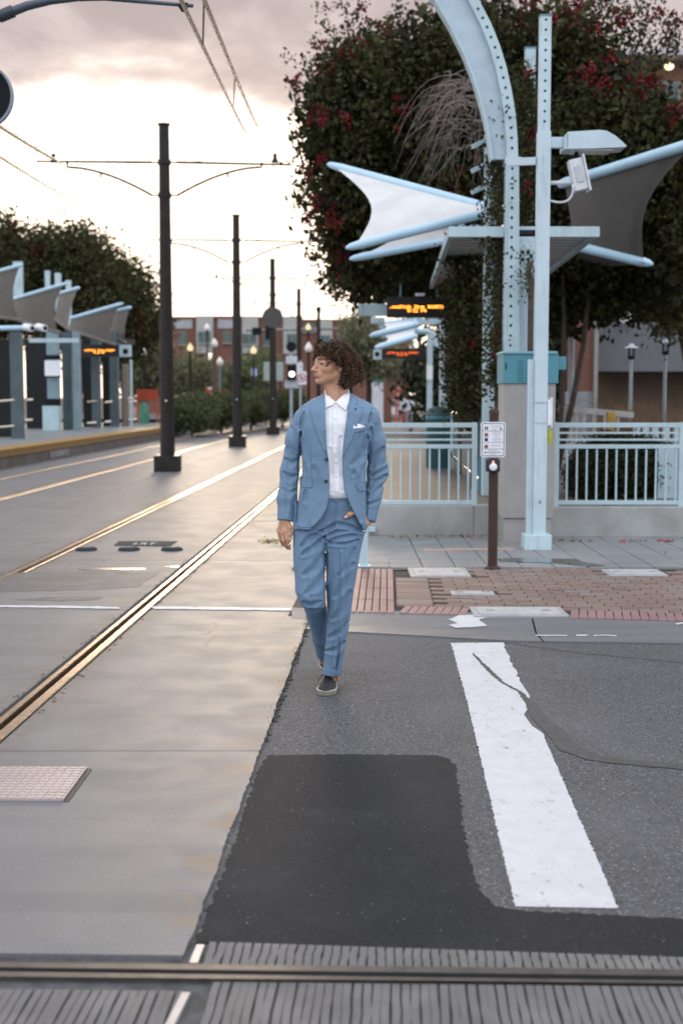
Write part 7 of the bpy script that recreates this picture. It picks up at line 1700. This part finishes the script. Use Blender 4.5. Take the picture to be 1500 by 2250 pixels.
for pts_ in ([(706, 866), (697, 873), (689, 884), (682, 890), (680, 897), (690, 932), (704, 972), (719, 1003)], [(689, 884), (697, 886)], [(776, 868), (783, 877), (787, 884), (780, 889)], [(780, 889), (792, 893), (797, 898), (788, 928), (772, 968), (753, 1003)]): seam('lapel_edge_shade', pts_, jacket_f, .0035, jacket)
for pts_ in ([(656, 1051), (685, 1050), (686, 1071), (657, 1072)], [(806, 1061), (781, 1063), (789, 1080), (806, 1080)]): seam('flap_edge_shade', pts_, jacket_f, .0035, jacket)
seam('welt_edge_shade', [(774, 951), (790, 949), (803, 946)], jacket_f, .002, jacket); seam('armhole_seam_shade', [(664, 892), (659, 912), (658, 935), (663, 960)], jacket_f, .0, jacket, .0014); seam('armhole_seam_shade', [(818, 896), (812, 915), (808, 940), (806, 965)], jacket_f, .0, jacket, .0014)
seam('hem_edge_shade', [(645, 1156), (665, 1157.5), (683, 1158.5)], jacket_f, .0, jacket, .0012); seam('dart_shade', [(681, 980), (683, 1015), (684, 1048)], jacket_f, .0, jacket, .0009)
LINING = M('lining_print', (.03, .04, .07), .6, 0, .1, 5, col2=(.42, .45, .52), c2lo=.48, c2hi=.5, c2scale=120)
patch('lining', [(766, 1108), (772, 1106), (797, 1150), (795, 1158)], trouser_f, .022, LINING, jacket, thick=.003)
BTN = M('dark_button', (.015, .017, .025), .3)
for (px, py) in ((717.5, 1009), (716.5, 1057)):
    c = pm(px, py, -.12); y = YM - .3
    for _ in range(60): y += float(jacket_f(np.array([[c[0], y, c[2]]]))[0]) * .7
    q = MB(); q.lathe((0, 0, 0), [(.0095, 0), (.0095, .003), (.007, .0045), (.002, .0035)], 16); b2 = MB(); b2.add([(c[0] + v[0], y - .001 - v[2], c[2] + v[1]) for v in q.v], q.f); mk('button', b2, BTN, jacket, smooth=40)
q = MB(); c = pm(781, 898, -.12); y = YM - .3
for _ in range(60): y += float(jacket_f(np.array([[c[0], y, c[2]]]))[0]) * .7
q.lathe((0, 0, 0), [(.005, 0), (.005, .003), (.003, .005)], 12); b2 = MB(); b2.add([(c[0] + v[0], y - .010 - v[2], c[2] + v[1]) for v in q.v], q.f); mk('lapel_pin', b2, M('pin_blue', (.03, .07, .15), .25, .4), jacket, smooth=40)
patch('collar', [(712.5, 850), (716, 862), (728, 876), (737, 884), (730, 890), (724, 892), (714, 897), (710, 876)], shirt_f, .010, SHIRT, shirt, dy=-.08, bulge=.004)
patch('collar', [(766, 850), (769, 866), (766, 884), (759.5, 902), (748, 893), (738, 884), (744, 878), (756, 864)], shirt_f, .010, SHIRT, shirt, dy=-.08, bulge=.004)
patch('placket', [(731, 890), (741, 890), (743, 980), (745, 1080), (736, 1082), (733, 980)], shirt_f, .003, SHIRT, shirt, dy=-.10)
for py in (893, 920, 950, 982, 1014, 1046):
    c = pm(736.5 + (py - 890) * .02, py, -.10); y = YM - .3
    for _ in range(60): y += float(shirt_f(np.array([[c[0], y, c[2]]]))[0]) * .7
    q = MB(); q.lathe((0, 0, 0), [(.0055, 0), (.0055, .002), (.003, .003)], 10); b2 = MB(); b2.add([(c[0] + v[0], y - .004 - v[2], c[2] + v[1]) for v in q.v], q.f); mk('button', b2, SHIRT, shirt)
patch('waistband', [(718, 1088), (758, 1088), (764, 1100), (718, 1100)], trouser_f, .004, SUIT_P, trousers)
patch('belt_loop', [(735, 1086), (740, 1086), (741, 1102), (736, 1102)], trouser_f, .009, SUIT_P, trousers, grid=.006, edge=.006)
patch('fly_seam', [(737, 1101), (741, 1101), (738, 1130), (729, 1158), (727, 1156), (734, 1130)], trouser_f, .003, SUIT_P, trousers, grid=.006, edge=.01)

# ---- head
YAW = R(57); HC = pm(728.5, 802.5, .0)
FW = np.array([-math.sin(YAW), -math.cos(YAW), 0]); LF = np.array([math.cos(YAW), -math.sin(YAW), 0]); UPV = np.array([0, 0, 1.])
_t = R(3); FW, UPV = FW * math.cos(_t) + UPV * math.sin(_t), UPV * math.cos(_t) - FW * math.sin(_t)
def hl(f_, l, u): return HC + FW * f_ + LF * l + UPV * u
def to_local(p): q = p - HC; return np.stack([q @ FW, q @ LF, q @ UPV], 1)
def head_local(q):
    s = q.copy(); s[:, 1] = np.abs(s[:, 1])
    d = ell(s, (-.014, 0, .028), (.098, .076, .080))
    d = smin(d, ell(s, (.030, 0, -.022), (.062, .060, .076)), .03)
    d = smin(d, cap(s, (.0, .050, -.052), (.066, .014, -.086), .020, .016), .022)
    d = smin(d, ell(s, (.074, 0, -.088), (.018, .020, .014)), .016)
    d = smin(d, ell(s, (.048, .046, -.020), (.026, .020, .020)), .02)
    d = smin(d, cap(s, (.086, .010, .022), (.072, .044, .020), .010, .008), .014)
    d = smax(d, -ell(s, (.097, .034, .002), (.020, .018, .0125)), .012)
    d = smin(d, ell(s, (.070, .033, .003), (.0165, .0165, .0115)), .004)
    d = smin(d, cap(s, (.0865, .020, .0085), (.078, .047, .0075), .0036, .0030), .004)
    d = smin(d, cap(s, (.0855, .022, -.0065), (.078, .045, -.0055), .0026, .0022), .004)
    d = smin(d, cap(s, (.084, 0, .012), (.110, 0, -.028), .008, .0098), .011)
    d = smin(d, ell(s, (.113, 0, -.031), (.011, .011, .0095)), .008)
    d = smin(d, ell(s, (.097, .0135, -.036), (.0125, .008, .0085)), .006)
    d = smax(d, -ell(s, (.106, .0075, -.0425), (.005, .0038, .004)), .003)
    d = smin(d, ell(s, (.082, 0, -.056), (.020, .028, .020)), .012)
    d = smin(d, cap(s, (.1005, .002, -.0535), (.086, .0225, -.0595), .0058, .0030), .005)
    d = smin(d, cap(s, (.0985, .000, -.0655), (.086, .0200, -.0610), .0070, .0035), .005)
    d = smax(d, -cap(s, (.1075, 0, -.0598), (.088, .0245, -.0605), .0016, .0010), .0022)
    d = smax(d, -ell(s, (.098, 0, -.0765), (.010, .020, .005)), .006)
    d = smin(d, ell(s, (-.006, .077, -.010), (.017, .008, .030)), .006); d = smax(d, -ell(s, (-.002, .087, -.006), (.009, .007, .017)), .004)
    return d
NB = pm(741, 905, .02)
def head_f(p):
    d = head_local(to_local(p)); a = hl(-.022, 0, -.055); d = smin(d, cap(p, a, NB, .053, .060), .022)
    d = smin(d, cap(p, hl(.03, .0, -.085), pm(737, 892, -.035), .018, .022), .025)
    st = chain(p, [hl(-.01, .055, -.045), pm(738, 884, -.045)], [.010, .009]); d = smin(d, st, .015)
    return d
lo, hi = bbox([HC - .15, HC + .15], 0); lo[2] = NB[2] - .03; Vh, Fh = surface_nets(head_f, lo, hi, .0030); Vh = relax(Vh, Fh, 1, .35)
# ---- hands
def hand_f(p):
    w_ = cap(p, pm(627, 1122, -.03), pm(625, 1146, -.035), .0245, .024)
    K = [pm(627, 1168, -.062), pm(620.5, 1171, -.05), pm(614.5, 1169, -.032), pm(611.5, 1164, -.012)]
    d = w_
    for k, r in zip(K, (.0125, .0125, .012, .0105)): d = smin(d, cap(p, pm(624.5, 1146, -.036), k, .017, r), .014)
    FG = [([K[0], pm(630, 1184, -.072), pm(633.5, 1196, -.066), pm(636.5, 1206, -.056)], [.0105, .0092, .0085, .0072]), ([K[1], pm(623, 1188, -.060), pm(628, 1199, -.048), pm(632, 1205, -.034)], [.0105, .0092, .0085, .0070]),
          ([K[2], pm(616.5, 1186, -.036), pm(621, 1196, -.022), pm(626, 1200, -.010)], [.0100, .0088, .0080, .0068]), ([K[3], pm(613.5, 1178, -.012), pm(617.5, 1187, .0), pm(622, 1191, .010)], [.0090, .0078, .0070, .0060])]
    for pts, rs in FG: d = smin(d, chain(p, pts, rs, .004), .0045)
    return smin(d, chain(p, [pm(630, 1146, -.045), pm(637, 1160, -.062), pm(637.5, 1174, -.068), pm(636.5, 1187, -.066)], [.016, .0128, .0105, .0085], .006), .009)
lo, hi = bbox([pm(604, 1212, -.09), pm(646, 1122, .05)], .012); Vl, Fl = surface_nets(hand_f, lo, hi, .0028); Vl = relax(Vl, Fl, 1, .3)
def hand2_f(p):
    d = cap(p, pm(808, 1126, .0), pm(799, 1152, -.03), .0235, .026); d = smin(d, cap(p, pm(799, 1146, -.03), pm(790, 1154, -.04), .020, .018), .02)
    return smin(d, chain(p, [pm(795, 1140, -.06), pm(782, 1126, -.098), pm(768, 1130, -.115), pm(758, 1137.5, -.114)], [.016, .0125, .0118, .0090], .006), .012)
lo, hi = bbox([pm(750, 1175, -.16), pm(818, 1118, .04)], .015); Vr, Fr = surface_nets(hand2_f, lo, hi, .0030); Vr = relax(Vr, Fr, 1, .3)
def core_f(p):
    d = loft(p, [(r[0], r[1] + 12, r[2] - 12, r[3], r[4] - .035) for r in SROWS if r[0] > 868], 2.1); d = smin(d, chain(p, SL, [r * .6 for r in SLr], .02), .02); d = smin(d, chain(p, SR, [r * .6 for r in SRr], .02), .02)
    d = smin(d, loft(p, [(1080, 690, 780, 0, .07), (1160, 668, 778, 0, .08)], 2.1), .03); d = smin(d, cap(p, pm(757, 1150), pm(748, 1330, -.02), .062, .05), .02); d = smin(d, cap(p, pm(748, 1330, -.02), pm(731, 1492, .05), .05, .036), .02)
    d = smin(d, cap(p, pm(682, 1150), pm(688, 1310, -.07), .062, .048), .02); return smin(d, cap(p, pm(688, 1310, -.06), pm(714, 1452, .37), .048, .034), .02)
lo, hi = bbox([pm(612, 1500), pm(850, 860)], 0); lo[1] = YM - .2; hi[1] = YM + .45; Vc, Fc = surface_nets(core_f, lo, hi, .014)
Vb = np.concatenate([Vh, Vl, Vr, Vc]); o1, o2, o3 = len(Vh), len(Vh) + len(Vl), len(Vh) + len(Vl) + len(Vr)
body = foliage('body', Vb, np.concatenate([Fh, Fl + o1, Fr + o2, Fc + o3]), SKIN, man); body.data.polygons.foreach_set('use_smooth', [True] * len(body.data.polygons))
ql = to_local(Vb); s_ = ql.copy(); s_[:, 1] = np.abs(s_[:, 1])
lipd = np.minimum(cap(s_, (.1005, .002, -.0535), (.086, .0225, -.0595), .0058, .0030), cap(s_, (.0985, .0, -.0655), (.086, .0200, -.0610), .0070, .0035)); lip = np.clip(1 - lipd / .0025, 0, 1) * (ql[:, 0] > .07)
brd = cap(s_, (.097, .016, .0275), (.078, .052, .026), .0045, .003); brow = np.clip(1 - brd / .004, 0, 1)
eyed = cap(s_, (.0885, .022, .0035), (.080, .046, .002), .0018, .0012); brow = np.maximum(brow, np.clip(1 - eyed / .0018, 0, 1))
for nm, arr in (('lip', lip), ('brow', brow)):
    a_ = body.data.attributes.new(nm, 'FLOAT', 'POINT'); a_.data.foreach_set('value', arr.astype(np.float32))
# fingernails and rings
NAIL = M('nail', (.62, .45, .40), .25); RING = M('silver_ring', (.85, .84, .82), .15, 1.0)
for c, r in ((pm(637, 1184.5, -.0755), (.0065, .002, .0085)), (pm(759.5, 1136, -.1235), (.0075, .002, .006))):
    q = MB(); q.sphere(c, 1.0, 10, 6, sq=r); mk('fingernail', q, NAIL, body, smooth=True)
for c, d_ in ((pm(634.5, 1197.5, -.066), Vector((.5, 0, -.85))), (pm(619.5, 1199, -.02), Vector((.6, .2, -.7)))):
    c = Vector(c); d_.normalize(); a = d_.cross(Vector((0, 1, 0))).normalized(); b = d_.cross(a); q = MB(); pts = [c + (a * math.cos(k / 14 * 2 * math.pi) + b * math.sin(k / 14 * 2 * math.pi)) * .0098 for k in range(15)]; q.tube(pts, .0024, 6); mk('finger_ring', q, RING, man, smooth=True)
# eyes
for sd in (-1, 1):
    q = MB(); q.sphere(hl(.0738, sd * .033, .0015), .0126, 14, 10); ey = mk('eyeball', q, M('eye_white', (.36, .33, .31), .2) if sd < 0 else bpy.data.materials['eye_white'], body, smooth=True)  # eye white darkened, the shade over the eye is in its colour
    c = Vector(hl(.0738, sd * .033, .0015)); v = Vector(FW * .0112 + LF * .002 + UPV * .0005); q = MB(); q.sphere(c + v, .0062, 12, 8, sq=(1, 1, 1)); mk('iris', q, M('iris_brown', (.02, .01, .006), .15) if sd < 0 else bpy.data.materials['iris_brown'], ey, smooth=True)

# ---- hair: dark cap plus many spiral curls
def cap_f(p):
    q = to_local(p); d = ell(q, (-.022, 0, .030), (.108, .091, .090)); d = smin(d, ell(q, (-.062, 0, -.03), (.055, .082, .075)), .04)
    face = np.maximum(np.maximum(.052 - q[:, 0], q[:, 2] - .072), -1); d = smax(d, -face, .01)
    side = np.maximum(np.maximum(.004 - q[:, 0], q[:, 2] - .012), np.abs(q[:, 1]) * 0 - 1); d = smax(d, -side, .012)
    return d + .012 * vnoise(p, 45.)
lo, hi = bbox([HC - .17, HC + .17], 0); hair = sdf_obj('hair', cap_f, lo, hi, .0048, HAIRM, man, 1)
a_ = hair.data.attributes.new('tip', 'FLOAT', 'POINT')
rng = np.random.default_rng(77); HV, HF, HT = [], [], []; base_i = 0
def curl(rootp, nrm, length, rad, pitch, thick, droop, side):
    global base_i
    n = max(14, int(length / .0038)); pos = rootp.copy(); v = nrm * .45 + side * .6; v = v / np.linalg.norm(v); pts = []
    rj = rng.normal(0, 1); ph = rng.uniform(0, 6.28); hand = rng.choice([-1, 1]); st = length / n
    for i in range(n):
        u = i / n; v = v + (np.array([0, 0, -1]) * droop + rng.normal(0, .10, 3)) * st * 9; v = v / np.linalg.norm(v); pos = pos + v * st
        q = to_local(pos[None])[0]; e = (q - np.array([-.02, 0, .03])) / np.array([.104, .086, .086]); ln = np.linalg.norm(e)
        lmx = 1.17 + .09 * rj + .46 * min(1, max(0, (.055 - q[2]) / .13)) * (1 if q[0] < .03 else .4)
        tg = 1.07 if ln < 1.07 else (lmx if ln > lmx else None)
        if tg is not None: pos = HC + FW * (-.02 + e[0] / ln * tg * .104) + LF * (e[1] / ln * tg * .086) + UPV * (.03 + e[2] / ln * tg * .086)
        a = np.cross(v, [.3, .2, .93]); a /= np.linalg.norm(a) + 1e-9; b = np.cross(v, a); g = rad * min(1, u * 3.5 + .15); th = ph + hand * 2 * math.pi * (i * st) / pitch
        pts.append(pos + (a * math.cos(th) + b * math.sin(th)) * g)
    pts = np.array(pts); k = 3; d = np.gradient(pts, axis=0); d /= np.linalg.norm(d, axis=1, keepdims=True) + 1e-9; a = np.cross(d, [.21, .5, .84]); a /= np.linalg.norm(a, axis=1, keepdims=True) + 1e-9; b = np.cross(d, a)
    rr = thick * np.interp(np.linspace(0, 1, n), [0, .1, .75, 1], [.8, 1, .9, .2]); ring_ = [pts + (a * math.cos(2 * math.pi * j / k) + b * math.sin(2 * math.pi * j / k)) * rr[:, None] for j in range(k)]
    V = np.stack(ring_, 1).reshape(-1, 3); I = np.arange(n - 1)[:, None] * k; J = np.arange(k)[None]; Fq = np.stack([I + J, I + (J + 1) % k, I + k + (J + 1) % k, I + k + J], -1).reshape(-1, 4) + base_i
    HV.append(V); HF.append(Fq); HT.append(np.repeat(np.linspace(0, 1, n), k)); base_i += len(V)
def lock(rootp, nrm, length, rad, pitch, thick, droop, side, ns, fan):
    # a ringlet: several strands that share one spiral path
    n = max(16, int(length / .0040)); pos = rootp.copy(); v = nrm * .5 + side * .6; v = v / np.linalg.norm(v); pts = []
    rj = rng.normal(0, 1); ph = rng.uniform(0, 6.28); hand = rng.choice([-1, 1]); st = length / n; tw = 0
    for i in range(n):
        u = i / n; v = v + (np.array([0, 0, -1]) * droop * (1 if u < .7 else .3) + nrm * (.0 if u < .75 else 1.2) + rng.normal(0, .14, 3)) * st * 9; v = v / np.linalg.norm(v); pos = pos + v * st
        q = to_local(pos[None])[0]; e = (q - np.array([-.02, 0, .03])) / np.array([.104, .086, .086]); ln = np.linalg.norm(e)
        lmx = 1.10 + .09 * rj + .62 * min(1, max(0, (.055 - q[2]) / .13)) * (1 if q[0] < .03 else .4)
        tg = 1.07 if ln < 1.07 else (lmx if ln > lmx else None)
        if tg is not None: pos = HC + FW * (-.02 + e[0] / ln * tg * .104) + LF * (e[1] / ln * tg * .086) + UPV * (.03 + e[2] / ln * tg * .086)
        a = np.cross(v, [.3, .2, .93]); a /= np.linalg.norm(a) + 1e-9; b = np.cross(v, a); g = rad * min(1, u * 3.0 + .1) * (1 + .25 * u); tw += st / (pitch * (1 - .25 * u)); th = ph + hand * 2 * math.pi * tw
        pts.append(pos + (a * math.cos(th) + b * math.sin(th)) * g)
    emit_strands(np.array(pts), ns, fan, thick)
def emit_strands(base, ns, fan, thick):
    global base_i
    for s0 in range(ns):
        n = len(base); o0, o1 = rng.normal(0, .0016, 3), rng.normal(0, fan, 3); cut = int(n * rng.uniform(.8, 1.0)); sh = int(rng.integers(0, 3)); pts = base[sh:cut] + o0 + o1 * np.linspace(0, 1, cut - sh)[:, None] ** 2; n = len(pts)
        if n < 6: continue
        k = 3; d = np.gradient(pts, axis=0); d /= np.linalg.norm(d, axis=1, keepdims=True) + 1e-9; a = np.cross(d, [.21, .5, .84]); a /= np.linalg.norm(a, axis=1, keepdims=True) + 1e-9; b = np.cross(d, a)
        rr = thick * rng.uniform(.7, 1.2) * np.interp(np.linspace(0, 1, n), [0, .1, .75, 1], [.8, 1, .85, .15]); ring_ = [pts + (a * math.cos(2 * math.pi * j / k) + b * math.sin(2 * math.pi * j / k)) * rr[:, None] for j in range(k)]
        V = np.stack(ring_, 1).reshape(-1, 3); I = np.arange(n - 1)[:, None] * k; J = np.arange(k)[None]; Fq = np.stack([I + J, I + (J + 1) % k, I + k + (J + 1) % k, I + k + J], -1).reshape(-1, 4) + base_i
        HV.append(V); HF.append(Fq); HT.append(np.repeat(np.linspace(0, 1, n), k)); base_i += len(V)
cnt_ = 0
while cnt_ < 330:
    u = rng.normal(0, 1, 3); u /= np.linalg.norm(u); f_, l_, up_ = u
    q = np.array([-.018 + f_ * .104, l_ * .086, .030 + up_ * .086])
    if q[0] > .038 and q[2] < .078: continue
    if q[0] > .004 and q[2] < .035: continue
    if q[2] < -.050 or (q[0] > -.02 and q[2] < -.012): continue
    nrm = FW * u[0] + LF * u[1] + UPV * u[2]; rp = HC + FW * q[0] + LF * q[1] + UPV * q[2]; frontness = np.clip(q[0] / .08, 0, 1)
    if frontness > .35 and q[2] > .05: length = rng.uniform(.06, .11); side = FW * .5 + rng.normal(0, .35, 3)
    else: length = rng.uniform(.10, .16) + .095 * np.clip((.05 - q[0]) / .12, 0, 1) * np.clip((.09 - q[2]) / .1, 0, 1); side = -FW * .25 + LF * .35 * np.sign(q[1]) + rng.normal(0, .35, 3)
    lock(rp, nrm, length, rng.uniform(.007, .0135), rng.uniform(.022, .036), rng.uniform(.0012, .0019), rng.uniform(.8, 1.6), side, 6, .006); cnt_ += 1
for (f_, l_, u_, ln) in ((.080, .030, .078, .075), (.085, .015, .080, .065), (.075, .042, .072, .085), (.060, .060, .060, .095), (.05, .068, .05, .11), (.04, .074, .04, .12), (.088, -.005, .080, .075), (.085, -.02, .076, .095), (.08, -.03, .07, .11), (.07, -.045, .065, .12), (.065, -.05, .06, .13), (.05, -.06, .05, .13), (.055, .064, .055, .085), (.03, .078, .03, .12), (.02, .08, .02, .12), (.078, .036, .076, .06), (.084, -.012, .08, .085), (.075, -.038, .068, .12)):
    for rep in range(2):
        rp = hl(f_, l_, u_) + rng.normal(0, .008, 3); nrm = FW * .75 + LF * np.sign(l_) * .4 + UPV * .3; lock(rp, nrm, ln * rng.uniform(.75, 1.15), rng.uniform(.005, .010), rng.uniform(.018, .028), rng.uniform(.0009, .0014), rng.uniform(.8, 1.5), rng.normal(0, .3, 3), 4, .006)
# flyaway single hairs catching the light
for i in range(170):
    u = rng.normal(0, 1, 3); u /= np.linalg.norm(u)
    if u[2] < -.3 or (u[0] > .35 and u[2] < .5): continue
    q = np.array([-.018 + u[0] * .112, u[1] * .094, .030 + u[2] * .094]); nrm = FW * u[0] + LF * u[1] + UPV * u[2]; lock(HC + FW * q[0] + LF * q[1] + UPV * q[2], nrm, rng.uniform(.04, .10), rng.uniform(.006, .014), rng.uniform(.03, .05), .00075, rng.uniform(.1, .8), rng.normal(0, .5, 3), 1, .01)
cur = foliage('curls', np.concatenate(HV), np.concatenate(HF), HAIRM, hair, 'stuff'); cur.data.polygons.foreach_set('use_smooth', [True] * len(cur.data.polygons))
a_ = cur.data.attributes.new('tip', 'FLOAT', 'POINT'); a_.data.foreach_set('value', np.concatenate(HT).astype(np.float32))

# ---- shoes
SHOE = M('black_canvas', (.016, .017, .020), .75, 0, .2, 60, .2, 300); SOLE = M('pale_gum_sole', (.20, .19, .145), .6, 0, .2, 12, .1, 60, col2=(.16, .15, .11), c2lo=.55, c2hi=.75, c2scale=18); LACE = M('black_lace', (.010, .010, .012), .7)
def shoe(heel, toe, up, name_lbl=None):
    heel, toe, up = Vector(heel), Vector(toe), Vector(up); ax = (toe - heel); L = ax.length; ax.normalize(); side = ax.cross(up).normalized(); up = side.cross(ax).normalized(); H_ = np.array(heel); AX, SD, UPn = np.array(ax), np.array(side), np.array(up)
    def loc(p): q = p - H_; return q @ AX / L, q @ SD, q @ UPn
    def wid(s): return np.interp(s, [-.02, .02, .10, .35, .62, .80, .92, .98, 1.02], [.006, .022, .034, .036, .047, .050, .040, .024, .006])
    def upper(p):
        s, t_, z = loc(p); w_ = wid(s) - .003; h_ = np.interp(s, [0, .08, .30, .42, .60, .80, .95, 1.0], [.085, .092, .088, .082, .066, .052, .042, .03]); k = ((np.abs(t_) / np.maximum(w_, .004)) ** 2.4 + (np.abs(z - .018) / np.maximum(h_ - .018, .004)) ** 2.2) ** .43
        d = (k - 1) * np.minimum(w_, .03); d = np.maximum(d, np.maximum(-s, s - 1) * L); return np.maximum(d, .016 - z) + .002 * vnoise(p, 60.)
    def sole(p):
        s, t_, z = loc(p); d2 = np.maximum(np.abs(t_) - wid(s) - .003, np.maximum(-.02 - s, s - 1.02) * L); return smax(d2, np.abs(z - .0145) - .0145, .005)
    c = [H_ + AX * L * a + SD * b + UPn * z for a in (-.05, 1.06) for b in (-.07, .07) for z in (-.01, .11)]; lo, hi = bbox(c, .006)
    so = sdf_obj('shoe', upper, lo, hi, .0035, SHOE, man, 1, .4); sl_ = sdf_obj('sole', sole, lo, hi, .0035, SOLE, so, 1, .3)
    q = MB(); n = 40; loop = []
    for i in range(n + 1):
        u = i / n; s = .40 + .58 * (1 - abs(2 * u - 1)); sg = -1 if u < .5 else 1; wv = float(wid(np.array([s]))[0]) + .0035; 
        if s > .97: wv *= abs(2 * u - 1) * 0 + 1
        loop.append(Vector(H_ + AX * L * s + SD * sg * wv + UPn * .0285))
    q.tube(loop, .0016, 5); mk('foxing_line', q, M('foxing_white', (.62, .62, .58), .6) if 'foxing_white' not in bpy.data.materials else bpy.data.materials['foxing_white'], so, smooth=True)
    for i, s in enumerate((.46, .53, .60, .67)):
        h_ = float(np.interp(s, [0, .42, .60, .80], [.09, .082, .066, .052])); q = MB(); pts = []
        for k in range(7): t_ = -1 + k / 3; pts.append(Vector(H_ + AX * L * (s + .012 * t_) + SD * t_ * .024 + UPn * (h_ + .004 - .012 * t_ * t_)))
        q.tube(pts, .0032, 6); mk('lace', q, LACE, so, smooth=True)
    for sg in (-1, 1):
        q = MB(); p0 = Vector(H_ + AX * L * .50 + UPn * .082); q.tube([p0, p0 + Vector(SD) * sg * .022 + Vector(UPn) * .012, p0 + Vector(SD) * sg * .042 - Vector(UPn) * .006 + Vector(AX) * .01, p0 + Vector(SD) * sg * .056 - Vector(UPn) * .03 + Vector(AX) * .02], [.003, .003, .0026, .002], 6); mk('lace_end', q, LACE, so, smooth=True)
    return so
tf = G(714, 1530, -.012); shoe((tf.x + .035, tf.y + .288, -.012), (tf.x + .0, tf.y + .0, -.012), (0, 0, 1))
q = pm(715, 1449, .42); th_ = Vector((pm(722, 1470, .50)))
shoe(Vector((float(pm(712, 1430, .47)[0]), YM + .53, .175)), Vector((float(pm(724, 1470, .42)[0]), YM + .40, .012)) + Vector((0, -.06, 0)), Vector((0, -.75, .65)))
